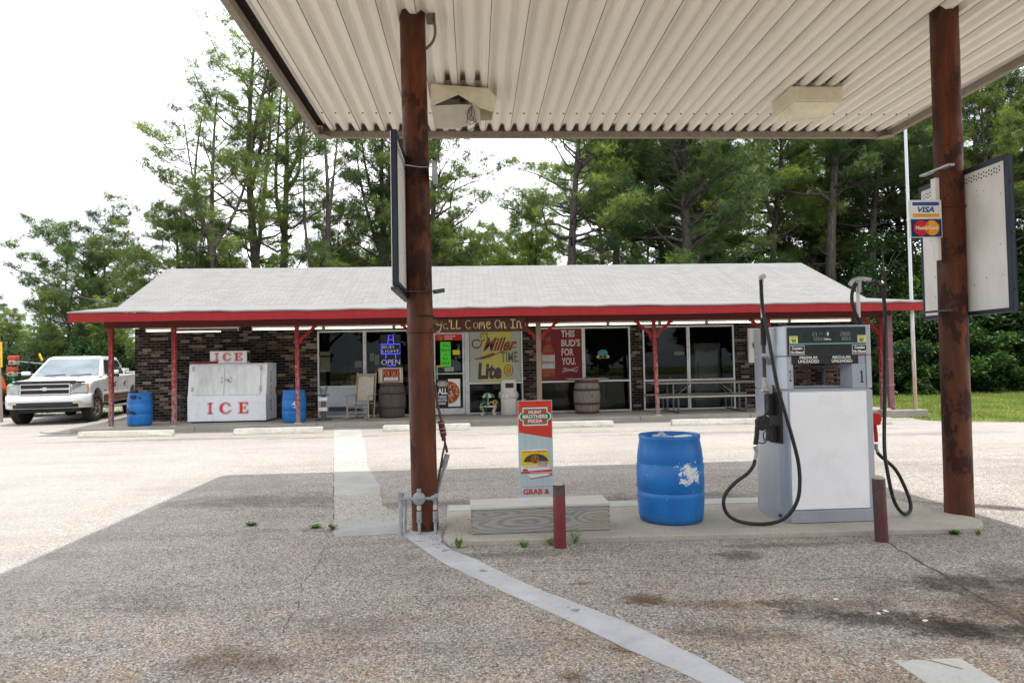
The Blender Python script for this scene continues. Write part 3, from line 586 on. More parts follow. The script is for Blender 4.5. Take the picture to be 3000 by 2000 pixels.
bt = MB(); ribbon(bt, [(.04, .24), (.5, .40), (.46, .24), (.08, .38), (.04, .24)], .012, -.001); bt.build('bow_tie', SW_, bp); text('lettering', 'Budweiser', .1, .44, .27, .36, -.001, SW_, bp, shear=.3)
bo = MB(); bo.cur = 0; bo.prism([(-.54, .12), (-.20, .12), (-.18, .3), (-.18, .75), (-.22, .92), (-.28, 1.05), (-.29, 1.3), (-.44, 1.3), (-.45, 1.05), (-.52, .92), (-.56, .75), (-.56, .3)], -.003, -.001, 'y')
bo.cur = 1; bo.prism([(-.56, .36), (-.18, .36), (-.18, .80), (-.25, .84), (-.48, .84), (-.56, .80)], -.005, -.0032, 'y'); bo.cur = 2; bo.box(-.55, -.19, -.0062, -.0051, .76, .84); bo.box(-.45, -.285, -.005, -.0032, 1.05, 1.18)
bo.build('bottle_picture', [P('bottle_amber', (.22, .07, .02), .3, .3, 4), P('bottle_label', (.45, .43, .42), .5), P('label_red', (.28, .02, .02), .5)], bp); text('lettering', 'Budweiser', -.54, -.2, .5, .6, -.0063, P('label_ink', (.15, .02, .03), .5), bp, shear=.3)
st_, hw, hh = poster('snack_sticker', 'small oval blue and yellow snack sticker alone on the dark glass', 3.62, 3.98, 1.66, 1.94, P('sticker_blue', (.05, .22, .30), .5, .2, 12), YW - .004, 'sticker')
bpy.data.objects.remove(st_.children[0]); MB().prism(arc(.0, .17, .15, .11, 0, 345, 20), 0, .003, 'y').build('sheet', bpy.data.materials['sticker_blue'], st_); e = MB(); e.prism(arc(-.1, .07, .09, .06, 0, 345, 12), -.004, -.001, 'y'); e.prism(arc(.1, .07, .1, .055, 0, 345, 12), -.004, -.001, 'y'); e.box(-.1, .1, -.004, -.001, .02, .12); e.build('banner', P('sticker_yellow', (.42, .38, .12), .5, .2, 20), st_); text('lettering', 'Peanuts', -.13, .13, .02, .08, -.0045, GREENP, st_)
# door sheets
t1, hw, hh = poster('door_banner', 'red CURE YOUR HUNGER banner across the top of the glass door', -1.12, -.35, 2.28, 2.46, P('banner_red', (.50, .02, .02), .5), YW - .03)
text('lettering', 'CURE YOUR\nHUNGER', -.12, .20, .03, .15, -.001, WHITETXT, t1, bold=.02); toppings(t1, -.25, .09, .08, -.001, 2)
t2, hw, hh = poster('neon_green_note', 'bright green handwritten store for sale note on the door', -.98, -.68, 1.52, 2.24, P('fluorescent_green', (.10, .80, .06), .6, .04), YW - .03, 'note')
text('lettering', 'This\nStore\nis\nFor\nSALE', -.12, .12, .06, .66, -.001, BLACKTXT, t2, align='CENTER', line=1.0)
t3, hw, hh = poster('pizza_offer_poster', 'black and white all toppings poster with a pizza on the lower door glass', -1.12, -.42, .36, 1.16, P('poster_black', (.02, .02, .022), .4), YW - .03)
MB().box(0, .35, -.002, -.0005, 0, .8).build('white_half', WHITETXT, t3); toppings(t3, .005, .41, .33, -.0025, 7, True); pizza_badge(t3, -.16, .66, .15, .075, -.002, ('HUNT', 'BROTHERS', 'PIZZA'))
text('lettering', 'ALL', -.3, -.02, .36, .54, -.001, WHITETXT, t3, bold=.04); text('lettering', 'TOPPINGS\nNO EXTRA\nCHARGE!', -.3, -.03, .06, .32, -.001, WHITETXT, t3, bold=.03)
for (x0, x1, z0, z1), m_, lb in (((-.62, -.42, 1.86, 2.0), YELLOW, 'small yellow and white decal right of the green note'), ((-.86, -.6, 1.38, 1.5), P('decal_pale', (.3, .38, .3), .5, .4, 30), 'little landscape decal under the green note'), ((-1.1, -.9, 1.5, 1.56), P('decal_gold', (.55, .4, .08), .5), 'gold strip decal left of the green note')):
    tag(MB().box(x0, x1, YW - .032, YW - .028, z0, z1).build('door_decal', m_), lb, 'decal')
# neon sign
def neon(name, c, s): b = NB(name); b.put(b.b.inputs['Emission Color'], c); b.b.inputs['Emission Strength'].default_value = s; return b.out((.1, .1, .1), .4)
NBLUE = neon('neon_blue', (.08, .09, 1., 1), 1.0); NWHITE = neon('neon_violet_white', (.62, .6, 1., 1), .7)
ne = thing('neon_sign', 'blue bottle-shaped neon beer sign with the word OPEN in the window', 'neon sign', (-2.41, 19.93, 1.56))
mb = MB()
for p in ([(-.27, .36), (.27, .36), (.27, .64), (-.27, .64), (-.27, .36)], [(-.08, .66), (-.05, .90), (.07, .90), (.09, .66)], [(-.05, .77), (.07, .77)], [(-.14, .34), (-.14, .22)], [(.14, .34), (.14, .22)], [(-.12, .02), (.15, .02)]): mb.tube([(x, 0, z) for x, z in p], .0065, 6)
mb.build('blue_tube', NBLUE, ne)
def outline_text(body, x0, x1, z0, z1, parent, name, r=.006):
    o = text(name, body, x0, x1, z0, z1, 0, NWHITE, parent, bold=-.035)
    return o
outline_text('BUD\nLIGHT', -.23, .24, .40, .60, ne, 'tube_lettering'); outline_text('OPEN', -.26, .26, .05, .19, ne, 'tube_lettering', .005)
MB().box(-.29, .29, .02, .03, .0, .92).build('backing_frame', P('smoked_backing', (.02, .02, .03), .3), ne)

# ------------------------------------------------------------------ things on the porch
def barrel_wood(name, label, loc, dark=1.0, r=.385, h=1.0):
    t = thing(name, label, 'barrel', loc)
    b = NB(name + '_staves'); v = b.pos((1, 1, 1), True); s_ = b.n('SeparateXYZ', {0: v}); an = b.math('ARCTAN2', s_.outputs[0], s_.outputs[1])
    st_n = b.math('FRACT', b.math('MULTIPLY', an, 4.2)); n_ = b.noise(b.pos((9, 9, 1.2), True), 3, 5, .7)
    c = tuple(x * dark for x in (.24, .215, .19)); col = b.ramp(n_, [(.3, tuple(x * .45 for x in c)), (.7, tuple(x * 1.2 for x in c))]); col = b.mix(b.ramp(st_n, [(.0, .9), (.08, 0.), (.94, 0.), (1., .9)]), col, tuple(x * .2 for x in c))
    mat = b.out(col, .8)
    pr_ = [(r * .80, 0), (r * .84, .02)] + [(r * (.84 + .16 * math.sin(math.pi * k / 12)), .02 + (h - .04) * k / 12) for k in range(1, 12)] + [(r * .84, h - .02), (r * .8, h), (r * .78, h - .03), (0, h - .03)]
    MB().lathe(pr_, (0, 0, 0), 40).build('staves', mat, t)
    HO = P(name + '_hoop', (.075, .035, .03), .7, .35, 20)
    for z in (.05, .3, .7, .93):
        k = z / h; q = r * (.84 + .16 * math.sin(math.pi * k)) + .005
        MB().lathe([(q - .004, z * h - .032), (q + .003, z * h - .03), (q + .003, z * h + .03), (q - .004, z * h + .032)], (0, 0, 0), 40).build('hoop', HO, t)
    return t
barrel_wood('wooden_barrel', 'dark stained wooden barrel standing under the neon sign beside the rocking chair', (-2.33, 19.5, .12), .42, h=.98)
b2 = barrel_wood('wooden_barrel', 'weathered grey wooden barrel with rusty hoops used as a table stand', (3.2, 19.4, .12), .95, .38, .97)
MB().lathe([(.022, -.375), (.0, -.378)], (.08, 0, .52), 12, 'y').build('bung_hole', BLACKTXT, b2)
OLDWOOD = P('grey_old_wood', (.26, .235, .21), .85, .3, 4, stretch=(1.2, 14, 14), dirt=(.10, .085, .07), dirt_amt=.5, bump=.3)
tt = thing('plank_top', 'thin weathered plank board lying across the grey wooden barrel', 'board', (3.2, 19.4, 1.09))
mb = MB(); [mb.box(-.58, .58, y, y + .135, 0, .035) for y in (-.3, -.16, -.02, .12)]; mb.build('boards', OLDWOOD, tt, bevel=.006)
fs = thing('for_sale_sign', 'black and orange FOR SALE sign in a cream frame leaning on the dark barrel', 'sign', (-2.35, 19.45, 1.10))
MB().box(-.35, .33, 0, .02, 0, .42).build('frame', P('cream_frame', (.55, .53, .42), .6, .1, 4), fs, bevel=.006)
ribbon(mb := MB(), [(-.32, .03), (.30, .03), (.31, .39), (-.31, .39), (-.32, .03)], .018, -.001); mb.build('red_border', REDTXT, fs)
MB().box(-.24, .24, -.006, -.001, .05, .37).build('panel', BLACKTXT, fs); text('lettering', 'FOR SALE', -.22, .22, .17, .34, -.0065, P('dayglow_orange', (.85, .16, .02), .5), fs, bold=.02)
MB().box(-.2, .2, -.008, -.0062, .065, .15).build('number_box', WHITETXT, fs); text('lettering', 'Cal 601-8722', -.18, .18, .08, .135, -.0082, BLACKTXT, fs)
# rocking chair
rc = thing('rocking_chair', 'weathered pale wooden rocking chair with a canvas back facing the lot', 'rocking chair', (-3.12, 19.1, .12), R(-12))
RW = P('rocker_wood', (.33, .28, .22), .8, .25, 6, stretch=(4, 4, 1), dirt=(.15, .12, .1), dirt_amt=.4)
for s in (-1, 1):
    MB().tube([(s * .3, -.3, .04), (s * .3, -.3, .62)], .024, 8).build('leg', RW, rc); MB().tube([(s * .27, .2, .04), (s * .27, .3, .6), (s * .27, .42, 1.28)], .024, 8).build('back_post', RW, rc)
    MB().tube(spline([(s * .3, -.52, .08), (s * .3, -.3, .02), (s * .29, 0, .0), (s * .28, .3, .03), (s * .28, .6, .14)]), .022, 6).build('rocker', RW, rc); MB().bar((s * .32, -.36, .64), (s * .29, .3, .66), .09, .025).build('arm', RW, rc)
mb = MB(); mb.box(-.27, .27, .36, .39, 1.17, 1.25); mb.tube([(-.3, -.3, .2), (.3, -.3, .2)], .015, 6); mb.tube([(-.3, -.3, .34), (.3, -.3, .34)], .015, 6); mb.tube([(-.3, -.3, .46), (.3, -.3, .46)], .018, 6); mb.build('rail', RW, rc)
CANV = P('canvas_seat', (.46, .43, .37), .9, .1, 10); mb = MB(); mb.bar((0, -.3, .47), (0, .28, .42), .54, .02); mb.build('seat', CANV, rc)
mb = MB(); mb.add([(-.23, .25, .50), (.23, .25, .50), (.23, .38, 1.16), (-.23, .38, 1.16), (-.23, .27, .5), (.23, .27, .5), (.23, .40, 1.16), (-.23, .40, 1.16)], [(0, 1, 2, 3), (7, 6, 5, 4), (0, 4, 5, 1), (3, 2, 6, 7), (0, 3, 7, 4), (1, 5, 6, 2)]); mb.build('backrest', CANV, rc)
# ashtray post
ash = thing('ashtray_stand', 'square post ashtray with a grey metal pot on top by the first window', 'ashtray', (-4.13, 18.95, .12))
MB().box(-.055, .055, -.055, .055, .03, .68).build('post', P('dark_post_wood', (.13, .10, .085), .8, .3, 6), ash, bevel=.006); MB().box(-.2, .2, -.16, .16, 0, .035).build('base', DARKSTEEL, ash, bevel=.006); MB().box(-.14, .14, -.1, .1, .68, .705).build('shelf', DARKSTEEL, ash)
MB().lathe([(.07, .705), (.12, .92), (.13, .92), (.12, .90), (.065, .72), (0, .72)], (0, 0, 0), 24).build('pot', GALV, ash)
for z in (.26, .53): q = MB().box(-.12, .12, -.075, -.057, z, z + .1).build('plate', WHITE, ash, bevel=.003); text('plate_lettering', 'NO SMOKE', -.1, .1, z + .03, z + .065, -.0755, BLACKTXT, ash) if False else None
# planter bench with umbrella
pl = thing('garden_ornament', 'small cream garden ornament, a bench under a green and cream parasol', 'ornament', (.38, 19.6, .12))
CRM = P('cast_cream', (.55, .53, .44), .8, .12, 10)
mb = MB(); mb.box(-.24, .24, -.1, .1, .22, .27)
for s in (-1, 1): mb.tube(spline([(s * .2, 0, 0), (s * .15, 0, .08), (s * .2, 0, .22)]), [.05] * 13, 8); 
mb.tube(spline([(-.22, .08, .27), (-.12, .1, .36), (0, .1, .32), (.12, .1, .36), (.22, .08, .27)]), .025, 8); mb.build('bench', CRM, pl, bevel=.006)
MB().tube([(.0, .0, .27), (.0, 0, .56)], .018, 8).build('parasol_pole', CRM, pl)
mb = MB(); n = 12
for k in range(n):
    mb.cur = k % 2; a0, a1 = 2 * math.pi * k / n, 2 * math.pi * (k + 1) / n
    ring = [(.0, .64), (.1, .61), (.17, .55), (.19, .50)]
    for (r0, z0), (r1, z1) in zip(ring[:-1], ring[1:]): mb.add([(r0 * math.cos(a0), r0 * math.sin(a0), z0), (r1 * math.cos(a0), r1 * math.sin(a0), z1), (r1 * math.cos(a1), r1 * math.sin(a1), z1), (r0 * math.cos(a1), r0 * math.sin(a1), z0)], [(0, 1, 2, 3)])
mb.build('parasol', [P('parasol_green', (.03, .16, .12), .6), CRM], pl, fixn=False)
mb = MB(); mb.cur = 0; random.seed(2)
for k in range(14): a = k * .449; mb.add([(.19 + .02 * math.cos(a), -.1, .36 + .02 * math.sin(a)), (.19 + .075 * math.cos(a - .15), -.11, .36 + .075 * math.sin(a - .15)), (.19 + .075 * math.cos(a + .15), -.11, .36 + .075 * math.sin(a + .15))], [(0, 1, 2)])
mb.cur = 1; mb.prism(arc(.19, .36, .03, .03, 0, 345, 12), -.12, -.1, 'y'); mb.build('sunflower', [YELLOW, DKBR], pl)
mb = MB()
for k in range(60): x, z = random.uniform(-.22, -.05), random.uniform(.1, .45); a = random.uniform(0, 6); mb.add([(x, -.1, z), (x + .05 * math.cos(a), -.13, z + .05 * math.sin(a)), (x + .04 * math.cos(a + 1), -.11, z + .04 * math.sin(a + 1))], [(0, 1, 2)])
mb.build('ivy', P('ivy_green', (.02, .09, .05), .6), pl)
# trash can
tr = thing('trash_can', 'cream cylindrical trash can with a clear bag folded over its middle', 'trash can', (.97, 19.52, .12))
CAN = P('cream_plastic', (.66, .62, .56), .5, .05, 4, dirt=(.4, .35, .3), dirt_amt=.3)
MB().lathe([(.21, 0), (.225, .01), (.232, .62), (.232, .63), (0, .63)], (0, 0, 0), 36).build('bin', CAN, tr); MB().lathe([(.215, .63), (.225, .66), (.225, .96), (.20, 1.0), (0, 1.01)], (0, 0, 0), 36).build('lid', CAN, tr)
fl = MB(); 
for k in range(9):
    a0 = R(-125 + k * 7 + 8); a1 = R(-125 + (k + 1) * 7 + 8); fl.add([(.228 * math.cos(a0), .228 * math.sin(a0), .77), (.228 * math.cos(a1), .228 * math.sin(a1), .77), (.228 * math.cos(a1), .228 * math.sin(a1), .91), (.228 * math.cos(a0), .228 * math.sin(a0), .91)], [(0, 1, 2, 3)])
fl.build('flap', BLACKTXT, tr)
BAG = NB('clear_plastic_bag'); BAG.b.inputs['Alpha'].default_value = .35; BAG = BAG.out((.75, .76, .78), .25)
mb = MB(); random.seed(8); n = 48
ringp = []
for z, rr in ((.66, .235), (.62, .26), (.56, .28), (.50, .265), (.46, .24)): ringp.append([( (rr + random.uniform(-.022, .022)) * math.cos(2 * math.pi * k / n), (rr + random.uniform(-.022, .022)) * math.sin(2 * math.pi * k / n), z + random.uniform(-.015, .015)) for k in range(n)])
vs = [p for r_ in ringp for p in r_]; mb.add(vs, [(i * n + j, i * n + (j + 1) % n, (i + 1) * n + (j + 1) % n, (i + 1) * n + j) for i in range(4) for j in range(n)]); mb.build('bag', BAG, tr)
mb = MB(); mb.lathe([(.232, .70), (.236, .71), (.236, .88)], (0, 0, 0), 36) if False else None
# blue drums
def drum(label, loc, rz=0, name='plastic_drum', r=.305, h=.86, open_top=True, marks=None, group=None, torn=None):
    t = thing(name, label, 'drum', loc, rz, group)
    b = NB('blue_drum_plastic'); v = b.pos((1, 1, .4), True); n1 = b.noise(v, 3, 5, .6); n2 = b.noise(v, 40, 3, .6)
    col = b.ramp(n1, [(.3, (.001, .105, .38)), (.7, (.003, .17, .52))]); col = b.mix(b.ramp(n2, [(.62, 0.), (.7, .2)]), col, (.06, .22, .42))
    sz_ = b.n('SeparateXYZ', {0: b.pos((1, 1, 1), True)}).outputs[2]; gr = b.math('ADD', b.noise(b.pos((1, 1, 1), True), 14, 5, .75), b.n('MapRange', {0: sz_, 1: 0., 2: .16, 3: .22, 4: 0.}).outputs[0])
    col = b.mix(b.ramp(gr, [(.60, 0.), (.80, .55)]), col, (.05, .075, .10)); sc2 = b.noise(b.pos((5, 5, .6), True), 22, 3, .8); col = b.mix(b.ramp(sc2, [(.68, 0.), (.74, .4)]), col, (.22, .36, .50)); b.bump(b.noise(b.pos((1, 1, 1), True), 5, 2), .25, .02)
    if torn:    # remains of a torn paper label, scattered round one spot of the wall
        ang, zc, wa, hz = torn; xx = b.n('SeparateXYZ', {0: b.pos((1, 1, 1), True)}); aa = b.math('ARCTAN2', xx.outputs[0], b.math('MULTIPLY', xx.outputs[1], -1.))
        ln = b.n('VectorMath', {0: b.n('CombineXYZ', {0: b.math('MULTIPLY', b.math('SUBTRACT', aa, R(ang)), 1 / R(wa)), 1: b.math('MULTIPLY', b.math('SUBTRACT', xx.outputs[2], zc), 1 / hz), 2: 0.}).outputs[0]}, operation='LENGTH').outputs['Value']
        fl_ = b.n('MapRange', {0: ln, 1: .0, 2: 1.15, 3: .20, 4: -.10}).outputs[0]; tn = b.math('ADD', b.noise(b.pos((1, 1, 1), True), 17, 5, .62), fl_)
        col = b.mix(b.ramp(tn, [(.585, 0.), (.60, 1.)]), col, b.ramp(b.noise(b.pos((1, 1, 1), True), 60, 3), [(.3, (.38, .42, .46)), (.7, (.70, .72, .74))]))
    mat = b.out(col, b.ramp(gr, [(.4, .36), (.7, .6)]))
    prof = [(r * .86, 0), (r * .93, .012), (r * .965, .06), (r, .30 * h), (r * 1.0, .335 * h), (r * .975, .345 * h), (r * .975, .36 * h), (r * 1.0, .37 * h), (r * 1.005, .5 * h), (r * 1.0, .66 * h), (r * .975, .67 * h), (r * .975, .685 * h), (r * .985, .695 * h), (r * .95, .83 * h), (r * .90, .945 * h), (r * .915, .962 * h), (r * .915, h), (r * .885, h), (r * .875, .96 * h), (r * .93, .6 * h), (r * .9, .3 * h), (r * .85, .06), (0, .05)]
    MB().lathe(prof, (0, 0, 0), 56).build('barrel_body', mat, t)
    if marks: marks(t, r, h)
    return t
def curved_patch(t, r, name, mat, polys, k=1.006):
    for ply in polys:   # outline as (angle_deg, z), cut into narrow columns that hug the wall of the drum
        mb = MB(); a0, a1 = min(p[0] for p in ply), max(p[0] for p in ply); n = max(3, int((a1 - a0) / 3)); cols = []
        for i in range(n + 1):
            a = a0 + (a1 - a0) * (i + (.02 if i == 0 else -.02 if i == n else 0)) / n; zs = []
            for (p, z), (q, y) in zip(ply, ply[1:] + ply[:1]):
                if (p - a) * (q - a) <= 0 and p != q: zs.append(z + (y - z) * (a - p) / (q - p))
            if zs: cols.append((a, min(zs), max(zs)))
        for (a, l0, h0), (c, l1, h1) in zip(cols[:-1], cols[1:]):
            mb.add([(r * k * math.sin(R(q)), -r * k * math.cos(R(q)), z) for q, z in ((a, l0), (c, l1), (c, h1), (a, h0))], [(0, 1, 2, 3)])
        mb.build(name, mat, t, fixn=False)
SCUFF = P('torn_label_white', (.62, .66, .70), .7, .1, 10)
def blob(a, z, da, dz, n=9): return [(a + da * random.uniform(.5, 1.1) * math.cos(6.283 * k / n), z + dz * random.uniform(.5, 1.1) * math.sin(6.283 * k / n)) for k in range(n)]
def scuffs(t, r, h):
    random.seed(21); curved_patch(t, r, 'torn_label', SCUFF, [blob(-2, .50, 5, .05), blob(3, .42, 10, .035, 13), blob(14, .52, 8, .06, 13), blob(22, .46, 9, .06, 13), blob(12, .43, 5, .03), blob(28, .42, 8, .035, 13), blob(-5, .58, 1.5, .012), blob(16, .60, 4, .015), blob(-12, .33, 1.5, .006), blob(8, .38, 6, .025), blob(28, .66, 3, .012)], 1.008)
near = drum('large blue plastic drum with torn white label beside the fuel pump', (1.895, 6.62, .05), R(6), r=.322, h=.825, torn=(14, .48, 34, .17))
bg_ = thing('plastic_rubbish', 'clear crumpled plastic bag poking out of the big blue drum', 'plastic bag', (1.83, 6.62, .79))
random.seed(31); me = bmesh.new(); bmesh.ops.create_icosphere(me, subdivisions=3, radius=.12)
for v in me.verts: v.co *= 1 + random.uniform(-.22, .22); v.co.z *= .8; v.co.x *= 1.15
mm = bpy.data.meshes.new('crumpled_bag'); me.to_mesh(mm); me.free(); mm.materials.append(BAG); o = bpy.data.objects.new('crumpled_bag', mm); COL.objects.link(o); o.parent = bg_
MB().lathe([(.03, -.1), (.032, .02), (.015, .05), (.015, .07), (0, .07)], (.02, 0, 0), 14).build('blue_bottle', P('blue_wrapper', (.03, .25, .6), .4), bg_)
tag(MB().box(-.09, .09, -.05, .05, 0, .05).build('paper_cup_carton', WHITETXT, loc=(2.06, 6.7, .80), rz=.5, bevel=.01), 'small white carton lying inside the rim of the big blue drum', 'carton')
BLOT = P('black_spray_paint', (.012, .016, .028), .5, .3)
def spray(t, r, h):
    random.seed(6); curved_patch(t, r, 'paint_blot', BLOT, [[(-22, .74), (-5, .70), (10, .72), (12, .79), (-6, .80), (-20, .79)], blob(24, .73, 9, .035), [(-60, .35), (-45, .42), (-22, .40), (4, .38), (8, .30), (-4, .30), (-20, .35), (-40, .31), (-58, .27)], blob(-40, .44, 10, .05)], 1.01)
def small_scuff(t, r, h):
    random.seed(3); curved_patch(t, r, 'torn_label', SCUFF, [blob(6, .44, 8, .04), blob(14, .52, 3, .03), blob(24, .36, 4, .03), blob(0, .36, 5, .02), blob(36, .48, 2, .02)], 1.008)
drum('blue plastic drum with black spray-painted blots at the left end of the porch', (-8.86, 18.65, .12), 0, marks=spray)
drum('blue plastic drum with a scuffed white mark right of the ice freezer', (-4.83, 18.6, .12), R(10), torn=(12, .46, 22, .12))
# ice freezer
ice = thing('ice_freezer', 'white two-door ice freezer chest with red ICE lettering', 'ice freezer', (-6.70, 18.95, .12))
FZ = P('freezer_white', (.80, .83, .88), .4, .04, 3, dirt=(.5, .5, .48), dirt_amt=.25)
prof = [(0, .04), (0, .72), (.03, .75), (.16, 1.57), (.22, 1.60), (1.0, 1.60), (1.0, .04)]
MB().prism(prof, -1.06, 1.03, 'x').build('body', FZ, ice, bevel=.012)
MB().box(-.98, .95, .06, .95, 0, .04).build('plinth', BLACK, ice)
STEEL = NB('brushed_steel_door'); v_ = STEEL.pos((1, 1, .25), True); n_ = STEEL.noise(v_, 6, 5, .65); STEEL = STEEL.out(STEEL.ramp(n_, [(.3, (.50, .51, .51)), (.55, (.66, .67, .67)), (.7, (.70, .71, .72))]), .4, .35)
sl_ = math.atan2(.13, .82)
for x0, x1, hx in ((-.93, -.10, -.16), (.02, .87, .08)):
    Mx = Matrix.Translation((0, .028, .74)) @ Matrix.Rotation(-sl_, 4, 'X')
    dn = MB(); dn.box(x0, x1, -.035, -.006, .0, .80, Mx); dd = dn.build('freezer_door', STEEL, ice, bevel=.008)
    hd = MB(); hd.tube([Mx @ Vector(p) for p in ((hx, -.036, .33), (hx, -.08, .35), (hx, -.08, .47), (hx, -.036, .49))], .013, 8); q = hd.build('handle', CHROME, dd)
    xx = x0 if x0 < -.5 else x1
    for z in (.1, .66): hh_ = MB(); hh_.box(xx - .03, xx + .03, -.05, -.033, z, z + .13, Mx); hh_.build('hinge', GALV, dd, bevel=.004)
lk = MB(); lk.box(-.09, .02, -.045, -.03, .40, .44, Mx); lk.cur = 1; lk.box(-.005, .035, -.07, -.045, .36, .41, Mx); lk.build('padlock', [GALV, P('brass', (.35, .25, .08), .4, metal=.7)], ice, bevel=.003)
def serif(ch, x0, x1, z0, z1):
    W, H = x1 - x0, z1 - z0; t = W * .30
    f = lambda pts: [(x0 + a * W, z0 + b_ * H) for a, b_ in pts]
    if ch == 'I': return [f([(.1, 0), (.9, 0), (.85, .1), (.66, .14), (.66, .86), (.85, .9), (.9, 1), (.1, 1), (.15, .9), (.34, .86), (.34, .14), (.15, .1)])]
    if ch == 'C':
        o_ = arc(.52, .5, .50, .5, 48, 312, 18); i_ = arc(.55, .5, .30, .41, 306, 54, 16)
        return [f(o_ + [(1.0, .28), (.93, .06 + .25)] + i_ + [(.9, .70), (1.0, .68)])]
    return [f([(.02, 0), (.95, 0), (1, .3), (.9, .26), (.78, .1), (.42, .1), (.42, .46), (.62, .48), (.68, .38), (.72, .38), (.72, .66), (.68, .66), (.62, .56), (.42, .56), (.42, .9), (.74, .9), (.88, .76), (.96, .74), (.92, 1), (.02, 1), (.06, .92), (.16, .88), (.16, .12), (.06, .08)])]
def ice_word(parent, spans, z0, z1, y, side=False, depth=.003):
    for ch, (a, b_) in zip('ICE', spans):
        for k, (g0, mt, dd) in enumerate(((.022, DKRED, 0), (.012, FZ, .0012), (0., REDTXT, .0024))):
            mb = MB()
            for ply in serif(ch, a, b_, z0, z1):
                if g0:
                    cx = [p[0] for p in ply]; n = len(ply); area = sum(ply[i][0] * ply[(i + 1) % n][1] - ply[(i + 1) % n][0] * ply[i][1] for i in range(n)); sg_ = 1 if area > 0 else -1
                    q = []
                    for i in range(n):
                        p0, p1, p2 = Vector(ply[i - 1]), Vector(ply[i]), Vector(ply[(i + 1) % n]); d = (p1 - p0).normalized() + (p2 - p1).normalized()
                        if d.length < 1e-5: d = (p2 - p1)
                        d.normalize(); nn = Vector((d.y, -d.x)) * sg_; q.append(tuple(p1 + nn * g0))
                    ply = q
                if side: mb.prism([(p[0], p[1]) for p in ply], y, y + .0012 + dd, 'x')
                else: mb.prism(ply, y - .0012 - dd, y, 'y')
            mb.build('ice_letter', mt, parent)
DKRED = P('outline_red', (.35, .04, .05), .5)
ice_word(ice, ((-.53, -.38), (-.21, .10), (.29, .56)), .24, .54, -.001)
for ch, z0 in zip('ICE', (1.08, .70, .30)):
    mb = MB(); [mb.prism(p, 1.031, 1.033, 'x') for p in serif(ch, .40, .52, z0, z0 + .28)]; mb.build('ice_letter', DKRED, ice)
sg2 = thing('ice_topper', 'white ICE sign box standing on top of the ice freezer', 'sign box', (-6.75, 19.25, 1.725))
MB().box(-.52, .47, 0, .3, 0, .34).build('box', FZ, sg2, bevel=.008); MB().box(.471, .476, .05, .26, .05, .3).build('side_vent', BLACK, sg2); ice_word(sg2, ((-.38, -.28), (-.17, .05), (.14, .36)), .07, .28, -.001)
tag(MB().box(-.32, .31, -.1, .1, 0, .065).build('red_tray', P('dull_red_tray', (.20, .02, .02), .5), loc=(-7.36, 19.3, 1.722), rz=.06, bevel=.01), 'flat dark red tray lying on the ice freezer left of its sign', 'tray')
# stool, hose on the wall
so = thing('round_stool', 'dark backless stool by the brick wall between drum and freezer', 'stool', (-8.15, 19.3, .12))
MB().lathe([(0, .66), (.17, .66), (.18, .68), (.17, .715), (0, .72)], (0, 0, 0), 24).build('seat', P('stool_seat', (.13, .11, .10), .7), so)
for k in range(4): a = R(45 + 90 * k); MB().tube([(.1 * math.cos(a), .1 * math.sin(a), .66), (.2 * math.cos(a), .2 * math.sin(a), 0)], .016, 6).build('leg', DARKSTEEL, so)
mb = MB(); mb.tube([(.16 * math.cos(R(a)), .16 * math.sin(R(a)), .25) for a in range(45, 406, 90)], .01, 6); mb.build('stretcher', DARKSTEEL, so)
hp = []; random.seed(12)
for k in range(150): a = k * .26; hp.append((-7.72 + .0 + (.26 + random.uniform(-.03, .03)) * math.cos(a) * .8, 19.93 - .0006 * k, 1.02 + (.42 + random.uniform(-.03, .03)) * math.sin(a) - (0.15 if math.sin(a) < 0 else 0)))
mb = MB(); mb.tube(hp, .013, 6); mb.tube([(-7.72, 19.99, 1.42), (-7.72, 19.8, 1.42)], .03, 8); tag(mb.build('garden_hose', RUBBER), 'black garden hose coiled on the brick wall behind the freezer', 'hose')
mb = MB(); mb.tube(spline([(-5.55, 19.95, 1.0), (-5.6, 19.7, 1.05), (-5.56, 19.6, .8), (-5.5, 19.8, .6), (-5.48, 19.95, .55)]), .014, 6); tag(mb.build('power_cord', RUBBER), 'black power cord bowing out behind the right side of the freezer', 'cord')
# picnic table
def picnic(label, loc, L=3.05, name='picnic_table'):
    t = thing(name, label, 'picnic table', loc); PW = P('picnic_plank', (.27, .23, .21), .85, .25, 3, stretch=(1, 12, 12), dirt=(.12, .09, .09), dirt_amt=.5, bump=.3)
    SEAT = P('bench_plank', (.36, .34, .30), .85, .2, 3, stretch=(1, 12, 12), dirt=(.2, .18, .15), dirt_amt=.4)
    mb = MB(); [mb.box(-L / 2 + random.uniform(0, .03), L / 2 + random.uniform(-.03, 0), y, y + .14, .80, .845) for y in (-.37, -.22, -.07, .08, .23)]; mb.build('tabletop', PW, t, bevel=.006)
    for y in (-.85, .58): mb = MB(); mb.box(-L / 2, L / 2, y, y + .13, .44, .48); mb.box(-L / 2 + .01, L / 2 - .01, y + .14, y + .27, .44, .48); mb.build('bench', SEAT, t, bevel=.006)
    for x in (-L * .31, L * .31):
        mb = MB(); mb.tube([(x, -.76, .43), (x, -.76, .03), (x, -.3, .03), (x, .3, .03), (x, .76, .03), (x, .76, .43)], .024, 8)
        for y in (-.3, .3): mb.tube([(x, y, .03), (x, y, .79)], .024, 8)
        mb.tube([(x, -.76, .42), (x, .76, .42)], .02, 8); s = 1 if x < 0 else -1; mb.tube([(x, -.3, .40), (x + s * .5, -.2, .79)], .016, 6); mb.tube([(x, .3, .40), (x + s * .5, .2, .79)], .016, 6); mb.build('leg_frame', P('dull_table_pipe', (.15, .17, .18), .5, .15, 10, metal=.3), t)
    return t
